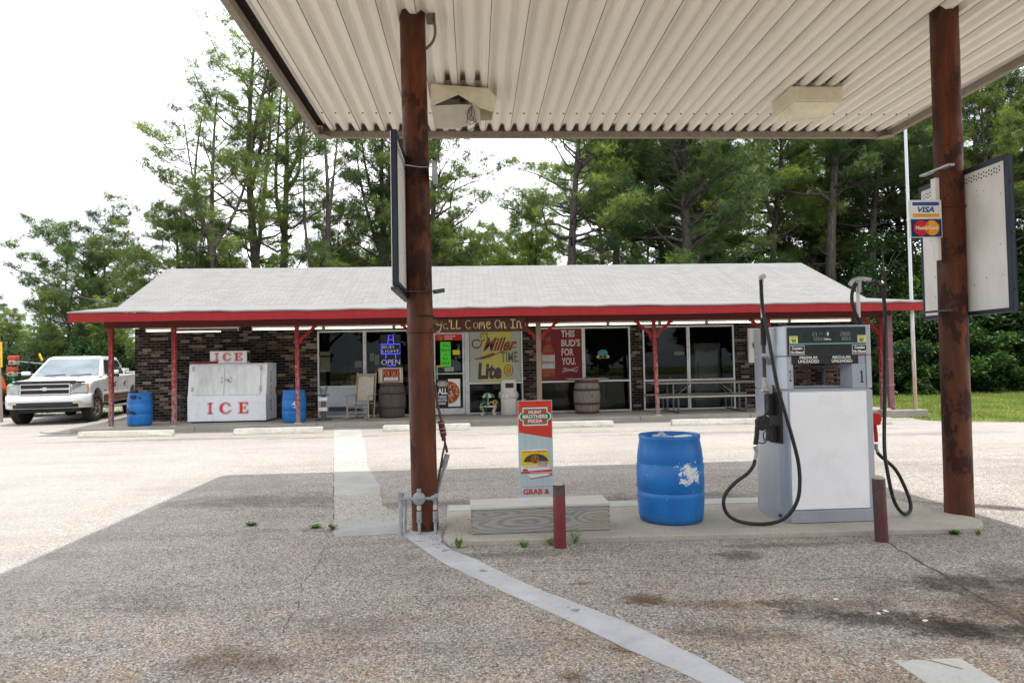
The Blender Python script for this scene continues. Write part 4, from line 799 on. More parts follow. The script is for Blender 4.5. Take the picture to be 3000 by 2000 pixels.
random.seed(1)
picnic('long weathered picnic table with two benches in front of the right windows', (6.52, 19.25, .12))
ht = thing('high_table', 'round dark high table against the brick wall behind the fuel pump', 'table', (10.1, 19.3, .12))
MB().lathe([(0, 1.18), (.55, 1.18), (.57, 1.2), (.55, 1.225), (0, 1.23)], (0, 0, 0), 36).build('tabletop', P('dark_top', (.05, .045, .045), .4), ht); MB().tube([(0, 0, .02), (0, 0, 1.18)], .05, 12).build('pedestal', P('blue_black_steel', (.03, .04, .055), .4), ht); MB().lathe([(.28, 0), (.27, .03), (.05, .05)], (0, 0, 0), 24).build('foot', DARKSTEEL, ht)
for k, x in enumerate((9.72, 10.62)):
    hc = thing('wooden_chair', ('brown slatted chair left of the high table pole', 'brown slatted chair right of the high table pole')[k], 'chair', (x, 19.62, .12), group='chairs at the high table')
    CW = P('chair_wood', (.10, .06, .045), .6, .2)
    for sx in (-1, 1): MB().bar((sx * .2, -.18, 0), (sx * .2, -.18, .72), .035, .035).build('leg', CW, hc); MB().bar((sx * .2, .18, 0), (sx * .2, .22, 1.15), .035, .035).build('leg', CW, hc)
    MB().box(-.22, .22, -.2, .2, .72, .75).build('seat', CW, hc, bevel=.01); mb = MB(); [mb.box(-.2, .2, .19, .215, z, z + .05) for z in (.85, .97, 1.08)]; mb.build('backrest', CW, hc)
# wall sign (pizza, right)
ws = thing('pizza_wall_sign', 'framed white pizza sign hung on the brick wall behind the left pump hose', 'sign', (8.78, 19.99, 1.47))
mb = MB(); [mb.box(*b_) for b_ in ((-.62, .62, -.09, 0, 0, .045), (-.62, .62, -.09, 0, .985, 1.03), (-.62, -.575, -.09, 0, .045, .985), (.575, .62, -.09, 0, .045, .985))]; mb.build('frame', WHITE, ws, bevel=.006); MB().box(-.575, .575, -.05, -.01, .045, .985).build('panel', WHITETXT, ws)
mb = MB(); mb.cur = 0; mb.box(-.40, .40, -.053, -.051, .18, .86); mb.cur = 1; mb.box(-.355, .355, -.056, -.0535, .23, .81); mb.cur = 0; mb.prism(arc(-.36, .52, .13, .13, 90, 270, 12) + arc(.36, .52, .13, .13, -90, 90, 12), -.059, -.0565, 'y'); mb.build('badge', [GREENP, PIZRED], ws); text('badge_lettering', 'BROTHERS', -.42, .42, .44, .6, -.0592, WHITETXT, ws, bold=.03)
# downspout
dsx = thing('downspout', 'mauve-brown metal downspout with a kicked-out foot at the right porch corner', 'downspout', (11.27, 17.95, 0))
mb = MB(); mb.box(-.07, .07, -.05, .05, .2, 2.7); mb.bar((0, 0, .24), (.12, -.1, .05), .14, .1); mb.build('pipe', P('downspout_paint', (.22, .10, .11), .5, .15, 4), dsx, bevel=.01)
mb = MB(); [mb.box(-.085, .085, -.06, .06, z, z + .03) for z in (.8, 1.5, 2.2)]; mb.build('strap', P('downspout_strap', (.30, .2, .2), .5), dsx)
solid('timber_kerb', 'short weathered timber block lying at the foot of the downspout', 'timber', OLDWOOD, [(10.6, 11.75, 17.15, 17.5, .0, .19)], .02)
# ------------------------------------------------------------------ wheel stops
stops = [((-9.43, 16.79), (-7.18, 16.68), 'leftmost concrete wheel stop, in front of the blot-painted blue drum'), ((-5.75, 16.6), (-3.66, 16.62), 'concrete wheel stop just right of the ice freezer front'), ((-2.22, 16.56), (-.12, 16.6), 'concrete wheel stop passing behind the left canopy column'), ((1.1, 16.5), (3.37, 16.47), 'concrete wheel stop behind the pizza banner, in front of the grey barrel'), ((4.78, 16.38), (6.9, 16.25), 'concrete wheel stop in front of the picnic table left half'), ((7.7, 15.7), (9.78, 15.5), 'rightmost concrete wheel stop, mostly hidden by the fuel pump')]
for k, (a, b_, lb) in enumerate(stops):
    L = math.dist(a, b_) / 2; t = MB()
    prof = [(-.09, 0), (.09, 0), (.085, .05), (.055, .14), (.045, .15), (-.045, .15), (-.055, .14), (-.085, .05)]
    xs_ = [-L, -L + .03] + [-L + .03 + (2 * L - .06) * i / 6 for i in range(1, 6)] + [L - .03, L]; random.seed(k); vs = []
    for i, x in enumerate(xs_):
        s_ = .86 if i in (0, len(xs_) - 1) else 1
        for yy, zz in prof: vs.append((x, yy * s_ + random.uniform(-.004, .004), max(0, zz * (s_ if zz > .06 else 1) + random.uniform(-.006, .004))))
    n = len(prof); t.add(vs, [(i * n + j, i * n + (j + 1) % n, (i + 1) * n + (j + 1) % n, (i + 1) * n + j) for i in range(len(xs_) - 1) for j in range(n)] + [tuple(range(n)), tuple(range((len(xs_) - 1) * n, len(xs_) * n))])
    tag(t.build('wheel_stop', CONC_STOP, loc=((a[0] + b_[0]) / 2, (a[1] + b_[1]) / 2 + .09, 0), rz=math.atan2(b_[1] - a[1], b_[0] - a[0]), bevel=.008), lb, 'wheel stop', 'concrete wheel stops along the porch')
# ================================================================== fuel canopy
CX0, CX1, CY0, CY1, CZ = -2.15, 6.36, 2.3, 10.0, 5.02
def deck_mat():
    b = NB('cream_corrugated_deck'); v = b.pos((1, .25, 1)); n1 = b.noise(v, 2.2, 5, .6); n2 = b.noise(b.pos((8, .5, 8)), 1.6, 5, .6); n3 = b.noise(b.pos(), 5, 5, .7)
    col = b.ramp(n1, [(.3, (.78, .735, .655)), (.7, (.86, .815, .735))]); col = b.mix(b.ramp(n2, [(.5, 0.), (.75, .35)]), col, (.64, .58, .49))
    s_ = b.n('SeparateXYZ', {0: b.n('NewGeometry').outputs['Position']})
    # valley mould behind the lamps; at the gutter end, dirt plus painted-in fascia shade
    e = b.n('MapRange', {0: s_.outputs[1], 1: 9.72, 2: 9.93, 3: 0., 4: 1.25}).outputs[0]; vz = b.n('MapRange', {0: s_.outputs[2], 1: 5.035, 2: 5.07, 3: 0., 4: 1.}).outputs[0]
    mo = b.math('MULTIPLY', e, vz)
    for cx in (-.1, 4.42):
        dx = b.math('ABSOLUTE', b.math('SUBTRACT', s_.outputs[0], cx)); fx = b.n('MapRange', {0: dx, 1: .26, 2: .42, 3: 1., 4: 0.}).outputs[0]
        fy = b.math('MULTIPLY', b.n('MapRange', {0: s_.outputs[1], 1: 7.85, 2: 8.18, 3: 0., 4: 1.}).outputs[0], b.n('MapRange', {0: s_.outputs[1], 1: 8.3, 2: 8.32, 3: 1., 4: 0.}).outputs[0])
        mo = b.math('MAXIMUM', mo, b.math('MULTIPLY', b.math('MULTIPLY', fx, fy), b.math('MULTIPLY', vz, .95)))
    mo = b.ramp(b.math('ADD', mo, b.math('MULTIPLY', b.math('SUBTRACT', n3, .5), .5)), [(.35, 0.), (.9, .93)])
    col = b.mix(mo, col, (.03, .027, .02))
    return b.out(col, .45, spec=.4)
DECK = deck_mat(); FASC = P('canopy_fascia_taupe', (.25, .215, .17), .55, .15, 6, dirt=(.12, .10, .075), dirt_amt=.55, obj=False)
canopy = thing('fuel_canopy', 'cream corrugated metal fuel canopy roof on two rusty round columns over the pump island', 'canopy', (2.1, 6.4, 0)); CN = (-2.1, -6.4, 0)
per = .1825; prof = []
x = CX0 + .04
while x < CX1 - .06:
    prof += [(x, CZ + .058), (x + .036, CZ + .058), (x + .078, CZ), (x + .140, CZ), (x + .1822, CZ + .058)]; x += per
mb = MB(); n = len(prof); vs = [(a, CY0 + .02, z) for a, z in prof] + [(a, CY1 - .02, z) for a, z in prof] + [(a, CY0 + .02, z + .02) for a, z in prof] + [(a, CY1 - .02, z + .02) for a, z in prof]
mb.add(vs, [(i, i + 1, n + i + 1, n + i) for i in range(n - 1)] + [(2 * n + i, 3 * n + i, 3 * n + i + 1, 2 * n + i + 1) for i in range(n - 1)] + [(0, 2 * n, 2 * n + 1, 1)], False)
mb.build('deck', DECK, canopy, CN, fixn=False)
mb = MB(); mb.box(CX0, CX1, CY0, CY1, CZ + .2, CZ + .23); mb.build('roof_sheet', GALV, canopy, CN)
sm = MB(); x = CX0 + .04; k = 0; sw_ = MB()
while x < CX1 - .1:
    if k % 2 == 0: sm.box(x + .138, x + .1445, CY0 + .03, CY1 - .03, CZ - .0035, CZ + .004)
    for y in (9.25, 6.12, 2.9): sw_.lathe([(0, -.012), (.011, -.012), (.013, -.001), (.013, .002)], (x + .109, y, CZ), 6)
    x += per; k += 1
mb = MB(); mb.box(CX0 - .08, CX0 + .05, CY0, CY1 - .05, CZ + .07, CZ + .08); mb.box(CX1 - .08, CX1 + .03, CY0, CY1 - .05, CZ + .07, CZ + .08); mb.box(CX0, CX1, CY1 - .03, CY1 + .03, CZ + .09, CZ + .1); tag(mb.build('gutter_shadow_strip', P('gutter_gap_shade', (.03, .026, .02), .9), canopy, CN), kind='stuff')  # dark strips stand for the shade in the gap between deck and fascia
sm.build('panel_seam', P('seam_dark', (.16, .13, .095), .7), canopy, CN); tag(sw_.build('screws', DARKSTEEL, canopy, CN), kind='stuff')  # seams drawn as thin dark lines along the deck panels
def channel(a, b_, inward, name='fascia'):
    """C-shaped edge trim: tall plate with a bottom lip"""
    mb = MB(); a = Vector(a); b_ = Vector(b_); i = Vector(inward)
    mb.bar(a + Vector((0, 0, .13)), b_ + Vector((0, 0, .13)), .02, .44); mb.bar(a + i * .035 + Vector((0, 0, -.083)), b_ + i * .035 + Vector((0, 0, -.083)), .05, .014); mb.bar(a + i * .062 + Vector((0, 0, -.045)), b_ + i * .062 + Vector((0, 0, -.045)), .008, .088)
    return mb.build(name, FASC, canopy, CN)
channel((CX0 - .09, CY0, CZ), (CX0 - .09, CY1 - .05, CZ), (1, 0, 0)); channel((CX1 + .04, CY1 - .05, CZ), (CX1 + .04, CY0, CZ), (-1, 0, 0))
channel((CX1 - .02, CY1 + .04, CZ), (CX0 - .03, CY1 + .04, CZ), (0, -1, 0)); channel((CX0, CY0 - .03, CZ), (CX1, CY0 - .03, CZ), (0, 1, 0))
for x, s_ in ((CX0 - .06, 1), (CX1 + .01, -1)): cm = MB(); cm.prism([(x - s_ * .035, CY1 - .05), (x + s_ * .05, CY1 + .055), (x + s_ * .17, CY1 + .055), (x + s_ * .17, CY1 - .07), (x + s_ * .1, CY1 - .16), (x - s_ * .035, CY1 - .16)], CZ - .1, CZ - .0915, 'z'); cm.bar((x - s_ * .03, CY1 - .05, CZ + .15), (x + s_ * .05, CY1 + .05, CZ + .15), .02, .36); cm.build('corner_bracket', FASC, canopy, CN)
def column_mat():
    b = NB('rusty_column_paint'); v = b.pos((1, 1, .16)); v2 = b.pos((1, 1, .55)); n1 = b.noise(v, 9, 5, .6); n2 = b.noise(v2, 5.5, 7, .68); n3 = b.noise(b.pos((1, 1, .5)), 2.2, 6, .7)
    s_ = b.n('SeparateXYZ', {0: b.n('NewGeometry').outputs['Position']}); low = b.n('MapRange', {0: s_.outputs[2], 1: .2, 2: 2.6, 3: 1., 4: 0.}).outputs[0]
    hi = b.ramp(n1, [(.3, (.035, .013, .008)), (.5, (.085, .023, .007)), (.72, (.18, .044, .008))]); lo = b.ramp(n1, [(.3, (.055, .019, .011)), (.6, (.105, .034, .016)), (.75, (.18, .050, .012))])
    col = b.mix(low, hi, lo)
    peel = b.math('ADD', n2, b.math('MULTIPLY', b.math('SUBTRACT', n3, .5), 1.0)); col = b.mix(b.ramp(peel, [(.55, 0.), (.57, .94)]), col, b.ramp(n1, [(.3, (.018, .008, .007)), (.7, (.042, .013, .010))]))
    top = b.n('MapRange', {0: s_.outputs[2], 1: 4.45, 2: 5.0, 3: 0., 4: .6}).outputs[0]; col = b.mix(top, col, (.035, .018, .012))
    b.bump(peel, .35, .01); return b.out(col, b.ramp(n2, [(.4, .4), (.6, .75)]), 0., spec=.25)
COLM = column_mat()
CL, CR = (-.50, 6.73), (4.745, 6.52)
for (x, y), lb in ((CL, 'left column with dark peeled rust running down its left side'), (CR, 'right column, thicker rust and brown near its foot')):
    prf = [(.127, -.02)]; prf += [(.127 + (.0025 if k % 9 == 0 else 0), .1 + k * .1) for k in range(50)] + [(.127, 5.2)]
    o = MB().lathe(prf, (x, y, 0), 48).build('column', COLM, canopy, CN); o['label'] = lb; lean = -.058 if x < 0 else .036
    o.data.transform(Matrix(((1, 0, lean / 5, 0), (0, 1, 0, 0), (0, 0, 1, 0), (0, 0, 0, 1))))
    w_ = MB(); w_.lathe([(.127, 0), (.14, .003), (.14, .02), (.127, .025)], (x, y, 3.05 if x > 0 else 1.9), 32); q = w_.build('weld_band', COLM, canopy, CN); q.data.transform(Matrix(((1, 0, lean / 5, 0), (0, 1, 0, 0), (0, 0, 1, 0), (0, 0, 0, 1))))
    cp = MB(); cp.prism([(x - .2, y - .16), (x + .2, y - .16), (x + .2, y + .16), (x - .2, y + .16)], CZ + .0585, CZ + .1, 'z'); cp.build('cap_plate', DARKSTEEL, canopy, CN)
mb = MB(); mb.tube(spline([(-0.338,6.6,5.063), (-0.336,6.6,4.955), (-0.328,6.6,4.836), (-0.354,6.63,4.759), (-0.418,6.68,4.714), (-0.489,6.72,4.684)]), .014, 8); mb.box(-.41, -.35, 6.56, 6.64, 4.93, 5.0); tag(mb.build('conduit_elbow', P('conduit_dark', (.12, .11, .09), .5)), 'thin grey conduit bending from the canopy deck into the left column', 'conduit')
# canopy lamps
LAMPC = P('lamp_cream', (.66, .62, .47), .45, .12, 3, dirt=(.44, .40, .24), dirt_amt=.4); LENS = P('lamp_lens', (.78, .74, .55), .3, .12, 3, dirt=(.50, .44, .25), dirt_amt=.5)
def canopy_lamp(label, cx, broken=False):
    t = thing('canopy_lamp', label, 'light', (cx, 8.56, 4.74), group='lamps under the canopy')
    mb = MB(); mb.box(-.335, .335, -.29, .27, .08 if not broken else .10, .27)
    if not broken:
        mb.build('housing', LAMPC, t, bevel=.012)
        l = MB(); l.add([(-.30, -.275, .079), (.31, -.275, .079), (.31, .25, .079), (-.30, .25, .079), (-.24, -.2, -.015), (.25, -.2, -.015), (.25, .18, -.015), (-.24, .18, -.015)], [(0, 1, 2, 3), (7, 6, 5, 4), (0, 4, 5, 1), (1, 5, 6, 2), (2, 6, 7, 3), (3, 7, 4, 0)]); l.build('lens', LENS, t, bevel=.012); return
    h = MB()     # open-bottomed rusted box, skin bent down, lens hanging
    h.add([(-.35, -.33, .26), (.34, -.27, .235), (.45, -.12, .19), (.42, .28, .24), (-.35, .28, .26), (-.36, -.34, -.02), (-.02, -.33, .13), (.16, -.31, .03), (.24, -.30, -.02), (.42, -.10, -.0), (.40, .26, .02), (-.34, .26, .0)],
          [(0, 5, 6, 1), (1, 6, 7, 8), (1, 8, 9, 2), (2, 9, 10, 3), (3, 10, 11, 4), (4, 11, 5, 0), (0, 1, 2, 3, 4)]); o = h.build('housing', LAMPC, t, fixn=False); md = o.modifiers.new('solid', 'SOLIDIFY'); md.thickness = .01
    l = MB(); l.add([(-.35, -.31, -.0), (.0, -.30, .02), (.15, -.26, .03), (.12, -.1, -.16), (-.1, -.02, -.19), (-.33, -.04, -.18)], [(0, 1, 2, 3, 4, 5)]); l.add([(.15, -.28, .06), (.24, -.27, -.03), (.25, -.1, -.16), (.12, -.12, -.1)], [(0, 1, 2, 3)]); o = l.build('hanging_lens', P('lens_pale', (.52, .50, .42), .4, .1, 4), t, fixn=False); md = o.modifiers.new('solid', 'SOLIDIFY'); md.thickness = .008
    i_ = MB(); i_.box(-.3, .1, -.2, .2, .12, .2); i_.lathe([(.03, -.22), (.04, -.2), (.04, -.05)], (.03, 0, .1), 12, 'y'); i_.build('lamp_gear', P('gear_dark', (.06, .055, .04), .5), t)
    r_ = MB(); random.seed(14)
    for k in range(5): r_.tube(spline([(.14, -.26, .03)] + [(.14 + random.uniform(-.08, .1), -.25 + random.uniform(-.05, .05), -.03 - .06 * j) for j in range(1, 3 + k % 3)]), .004, 4)
    r_.build('loose_wire', DARKSTEEL, t)
canopy_lamp('square cream lamp box with lens under the right half of the canopy', 4.37); canopy_lamp('broken cream lamp box with hanging cover beside the left column top', -.12, True)
# light-box signs on the columns
PANW = NB('sign_back_white'); v_ = PANW.pos((1, 1, .4), True); n_ = PANW.noise(v_, 2.2, 5, .65); PANW = PANW.out(PANW.ramp(n_, [(.3, (.60, .585, .55)), (.55, (.74, .735, .71)), (.7, (.78, .775, .75))]), .5)
def side_sign(label, x, z0, z1, s):
    """s=+1: white back faces the camera's left"""
    t = thing('sign_cabinet', label, 'sign', (x, 6.5, z0)); H = z1 - z0; y0, y1 = -.62, .62
    MB().box(-.018, .018, y0 + .02, y1 - .02, .02, H - .02).build('panel', PANW, t)
    f = MB(); f.box(-.022, .022, y0, y0 + .03, 0, H); f.box(-.022, .022, y1 - .03, y1, 0, H); f.box(-.022, .022, y0 + .03, y1 - .03, 0, .02); f.box(-.022, .022, y0 + .03, y1 - .03, H - .02, H)
    for q in (-1, 1): f.box(q * .0225 - .003, q * .0225 + .003, y0, y0 + .05, 0, H); f.box(q * .0225 - .003, q * .0225 + .003, y0 + .051, y1, H - .05, H); f.box(q * .0225 - .003, q * .0225 + .003, y0 + .051, y1, 0, .04)
    MB().box(.0265, .032, y0 + .01, y1 - .01, .01, H - .01).build('sign_face', PANW, t) if s > 0 else MB().box(-.032, -.0265, y0 + .005, y1 - .01, .01, H - .01).build('sign_face', WHITETXT, t)
    f.build('frame', P('navy_frame', (.02, .028, .045), .4), t)
    pf = MB(); random.seed(5)
    for k in range(34):
        for j in range(2): y = y0 + .1 + k * .032; pf.box(-s * .0185 - .001, -s * .0185 + .001, y, y + .016, H - .10 - j * .035 - (k % 2) * .012, H - .085 - j * .035 - (k % 2) * .012)
    pf.build('vent_holes', DARKSTEEL, t)
    sc_ = MB()
    for k in range(22): y = random.uniform(y0 + .1, y1 - .1); z = random.uniform(.1, H - .2); sc_.box(-s * .0185 - .002, -s * .0185 + .002, y - .007, y + .007, z - .007, z + .007)
    for z in (.2, H * .5, H - .25): sc_.lathe([(.012, -.003), (.012, .004), (0, .004)], (0, y0 - .0035, z), 8, 'y')
    sc_.build('screws', GALV, t)
    return t
side_sign('white-backed cabinet with dark frame on the right column, face turned away', 4.885, 1.98, 3.42, 1)
side_sign('thin edge-on cabinet with dark frame strapped to the left column', -.662, 2.28, 3.63, -1)
br = MB(); br.tube([(-.70, 6.45, 3.50), (-.50, 6.585, 3.505), (-.36, 6.6, 3.51)], .006, 6); br.box(-.375, -.33, 6.5, 6.75, 3.38, 3.54); tag(br.build('sign_bracket', GALV), 'upper steel strap with a bent plate clamping the edge-on cabinet to the left column', 'bracket')
br = MB(); br.tube([(-.70, 6.5, 2.30), (-.50, 6.59, 2.30), (-.33, 6.6, 2.30)], .006, 6); br.bar((-.37, 6.55, 2.29), (-.29, 6.7, 2.32), .03, .04); br.box(-.705, -.645, 5.9, 7.1, 2.245, 2.272); tag(br.build('sign_bracket', DARKSTEEL), 'lower strap and ledge under the edge-on cabinet on the left column', 'bracket')
for pp_, q_ in zip([(4.653,6.75,3.449), (4.641,6.3,3.438), (4.592,6.75,2.036), (4.576,6.3,2.029)][::2], [(4.653,6.75,3.449), (4.641,6.3,3.438), (4.592,6.75,2.036), (4.576,6.3,2.029)][1::2]):
    up_ = q_[2] > 3; br = MB(); br.bar(pp_, q_, .06 if up_ else .05, .02); tag(br.build('sign_bracket', GALV if up_ else DARKSTEEL), 'bare metal arm crossing the right column above its cabinet' if up_ else 'thin dark ledge crossing the right column below its cabinet', 'bracket')
bd = MB(); bd.lathe([(.13, 0), (.137, .003), (.137, .012), (.13, .015)], (CL[0], CL[1], 2.06), 32); tag(bd.build('cable_tie', BLACK), 'black cable tie round the left column at eave height', 'strap')
# card sign
vs_ = thing('card_sign', 'VISA and MasterCard sign plates stacked on the left of the right column', 'sign', (4.475, 6.46, 2.76))
mb = MB(); mb.box(-.165, .165, 0, .02, 0, .372); mb.build('plate', WHITE, vs_, bevel=.004)
mb = MB(); mb.box(.13, .172, .03, .10, -.22, .6); mb.build('mount', PANW, vs_)
mb = MB(); mb.cur = 0; mb.box(-.15, .15, -.002, 0, .193, .36); mb.cur = 1; mb.box(-.135, .135, -.004, -.0021, .315, .35); mb.cur = 2; mb.box(-.135, .135, -.004, -.0021, .2, .235); mb.cur = 3; mb.box(-.155, .155, -.002, 0, .006, .18); mb.cur = 4; mb.prism(arc(-.055, .093, .075, .075, 0, 350, 24), -.004, -.0021, 'y'); mb.cur = 5; mb.prism(arc(.055, .093, .075, .075, 0, 350, 24), -.006, -.0041, 'y')
mb.cur = 4; [mb.box(-.012, .02, -.0072, -.0061, z, z + .006) for z in (.04, .052, .064, .12, .132, .144)]
mb.build('print', [WHITETXT, P('visa_blue', (.02, .09, .32), .4), P('amber_band', (.75, .38, .03), .4), P('deep_navy', (.012, .02, .12), .4), P('disc_red', (.62, .02, .02), .4), P('disc_orange', (.80, .36, .02), .4)], vs_)
text('lettering', 'VISA', -.085, .085, .248, .303, -.0042, bpy.data.materials['visa_blue'], vs_, bold=.03, shear=.25); text('lettering', 'MasterCard', -.115, .115, .076, .112, -.0075, WHITETXT, vs_, bold=.025, shear=.15)

# ================================================================== fuel pump
PX_, PY_, PZ_ = 3.2425, 6.44, .1
PUMP_LOC, PUMP_SCALE = (3.3506, 6.6547, .05), 1.0333
pump = thing('fuel_pump', 'silver and white two-hose fuel pump with black display head on the concrete island', 'fuel pump', PUMP_LOC); pump.scale = (PUMP_SCALE,) * 3; NG = (-PX_, -PY_, -PZ_)
SILV = NB('brushed_silver_panel'); v_ = SILV.pos((40, 40, 1), True); n_ = SILV.noise(v_, 3, 3, .6); m_ = SILV.noise(SILV.pos((1, 1, .5), True), 3, 4, .6)
SILV = SILV.out(SILV.mix(.5, SILV.ramp(n_, [(.3, (.36, .39, .44)), (.7, (.46, .49, .54))]), SILV.ramp(m_, [(.3, (.34, .38, .44)), (.7, (.46, .50, .56))])), .36, .55)
GREYP = P('pump_grey_paint', (.33, .37, .43), .4, .05, 3); PWH = P('pump_white_panel', (.84, .85, .88), .4, .03, 1.5, dirt=(.6, .6, .6), dirt_amt=.25)
HEADM = P('display_head_black', (.022, .035, .042), .3, .1, 4)
side = [(-.3975, -.36), (-.418, -.31), (-.44, -.24), (-.4575, -.14), (-.466, -.05), (-.4675, 0)]
sideL = side + [(x, -y) for x, y in side[-2::-1]]; sideR = [(-x, y) for x, y in sideL]
ring = sideL + sideR[::-1]
MB().prism(ring, .115, 1.197, 'z').build('cabinet', SILV, pump, bevel=.004); MB().prism([(x * .99, y * .985) for x, y in ring], 0, .114, 'z').build('base', SILV, pump, bevel=.003)
MB().prism(ring, 1.513, 1.79, 'z').build('head_shell', SILV, pump, bevel=.006)
MB().prism([(x * .97, y * .97) for x, y in ring], 1.198, 1.212, 'z').build('sill', GREYP, pump)
MB().prism(sideL + [(-.352, .36), (-.352, -.36)], 1.2125, 1.51, 'z').build('side_pillar', SILV, pump, bevel=.003)
MB().prism(sideR[:6] + [(.352, -.02), (.352, -.36)], 1.2125, 1.51, 'z').build('side_pillar', SILV, pump, bevel=.003)
for f in (-1, 1):
    y = f * .36; lo, hi = sorted((y, y + f * .012))
    MB().box(-.385, .335 if f < 0 else .385, lo, hi, .125, 1.185).build('front_panel', PWH, pump, bevel=.004)
    lo, hi = sorted((y, y + f * .01)); MB().box(-.3975, .3975, lo, hi, 0.005, .11).build('kick_plate', SILV, pump, bevel=.003)
    lo, hi = sorted((y, y + f * .014)); MB().box(-.3875, .3475, lo, hi, 1.517, 1.775).build('display_panel', HEADM, pump, bevel=.004)
    lo, hi = sorted((y + f * .002, y - f * .02)); MB().box(-.354, .276, lo, hi, 1.438, 1.514).build('grade_sign', BLACKTXT, pump, bevel=.003)
mb = MB(); mb.prism([(.351, -.352), (.22, -.352), (.175, -.22), (.30, -.03), (.351, -.03)], 1.2135, 1.437, 'z'); mb.box(.277, .351, -.35, -.03, 1.438, 1.51); mb.build('inner_housing', GREYP, pump, bevel=.003)
mb = MB(); mb.prism([(-.351, -.352), (-.335, -.352), (-.33, -.2), (-.33, .2), (-.351, .352)], 1.2135, 1.437, 'z'); mb.box(-.35, .276, -.335, .335, 1.488, 1.511); mb.build('inner_housing', GREYP, pump)
MB().prism([(.292, 1.262), (.326, 1.262), (.326, 1.268), (.315, 1.27), (.315, 1.372), (.309, 1.372), (.291, 1.36), (.291, 1.354), (.302, 1.358), (.302, 1.27), (.292, 1.268)], -.355, -.3525, 'y').build('bay_number', BLACKTXT, pump); text('bay_number', '2', -.378, -.357, 1.285, 1.385, -.3605, BLACKTXT, pump)
LCD = P('lcd_grey', (.030, .038, .034), .15, .05, 4); SEG = P('lcd_segments', (.30, .33, .30), .4); TEAL = P('teal_trim', (.14, .34, .33), .4); STK = P('octane_sticker', (.66, .68, .22), .5)
yf = -.3745
for x0, x1, nm in ((-.2365, -.062, ('23.17', '5.268')), (.027, .2015, ('28.80', '8.003'))):
    o = MB().box(x0, x1, yf - .003, yf, 1.644, 1.7325).build('display', LCD, pump, bevel=.002)
    mb = MB(); segs = {'0': 'abcdef', '1': 'bc', '2': 'abged', '3': 'abgcd', '5': 'afgcd', '6': 'afgedc', '7': 'abc', '8': 'abcdefg'}
    for s_, zb, hh, xe in ((nm[0], 1.692, .034, x1 - .006), (nm[1], 1.652, .028, x1 - .006)):
        wd = hh * .48; xc = xe - wd
        for ch in reversed(s_):
            if ch == '.': mb.box(xc + wd + .001, xc + wd + .004, yf - .0045, yf - .0031, zb, zb + .003); continue
            t_ = .0032; sgm = {'a': (0, wd, hh - t_, hh), 'd': (0, wd, 0, t_), 'g': (0, wd, hh / 2 - t_ / 2, hh / 2 + t_ / 2), 'f': (0, t_, hh / 2 + .002, hh - .004), 'e': (0, t_, .004, hh / 2 - .002), 'b': (wd - t_, wd, hh / 2 + .002, hh - .004), 'c': (wd - t_, wd, .004, hh / 2 - .002)}
            for q in segs[ch]: a, b_, c, d = sgm[q]; mb.box(xc + a, xc + b_, yf - .0045, yf - .0031, zb + c, zb + d)
            xc -= wd + .008
    q = mb.build('digits', SEG, o)
text('display_lettering', '$', -.022, -.002, 1.694, 1.728, yf, WHITETXT, pump, bold=.02); text('display_lettering', 'Gallons', -.052, .017, 1.655, 1.674, yf, WHITETXT, pump, bold=.01); text('display_lettering', '$ Price Per Gallon', -.04, .055, 1.587, 1.598, yf, WHITETXT, pump)
MB().box(-.376, .3465, yf - .002, yf, 1.617, 1.629).build('teal_band', TEAL, pump); MB().box(-.235, .21, yf - .0015, yf, 1.53, 1.612).build('price_panel', BLACK, pump)
for x0, nn in ((-.3755, '93'), (.264, '87')):
    o = MB().box(x0, x0 + .079, yf - .004, yf - .0025, 1.631, 1.696).build('octane_sticker', STK, pump); text('lettering', nn, x0 + .019, x0 + .061, 1.638, 1.668, yf - .0042, BLACKTXT, o, bold=.03); MB().box(x0 + .008, x0 + .071, yf - .0055, yf - .0042, 1.682, 1.686).build('small_print', BLACKTXT, o)
for x0 in (-.3755, .211):
    o = MB().box(x0, x0 + .139, yf - .004, yf - .0025, 1.5235, 1.609).build('ethanol_sticker', WHITETXT, pump); MB().box(x0 + .004, x0 + .135, yf - .0055, yf - .0042, 1.5275, 1.605).build('sticker_field', BLACKTXT, o)
    text('lettering', 'Contains', x0 + .02, x0 + .118, 1.572, 1.598, yf - .0058, WHITETXT, o, bold=.03); text('lettering', 'No Ethanol', x0 + .010, x0 + .129, 1.535, 1.561, yf - .0058, WHITETXT, o, bold=.03)
for s_, x0, x1, z0, z1 in (('PREMIUM', -.277, -.113, 1.484, 1.510), ('UNLEADED', -.291, -.096, 1.449, 1.477), ('REGULAR', .033, .205, 1.484, 1.510), ('UNLEADED', .0235, .2155, 1.449, 1.477)): text('grade_lettering', s_, x0, x1, z0, z1, -.3635, WHITETXT, pump, bold=.015)
mb = MB(); mb.box(-.11, .10, -.3735, -.3722, 1.06, 1.15); mb.build('worn_patch', P('worn_white', (.80, .81, .84), .6, .04, 30), pump)
MB().box(-.006, .006, -.006, .006, -.03, .03, Matrix.Translation((-.446, -.21, 1.3)) @ Matrix.Rotation(R(-72), 4, 'Z')).build('green_tag', P('tag_green', (.0, .4, .25), .5), pump)
MB().lathe([(.0, -.012), (.016, -.01), (.016, .01)], (-.447, -.235, .05), 10, 'x').build('ground_lug', DARKSTEEL, pump)
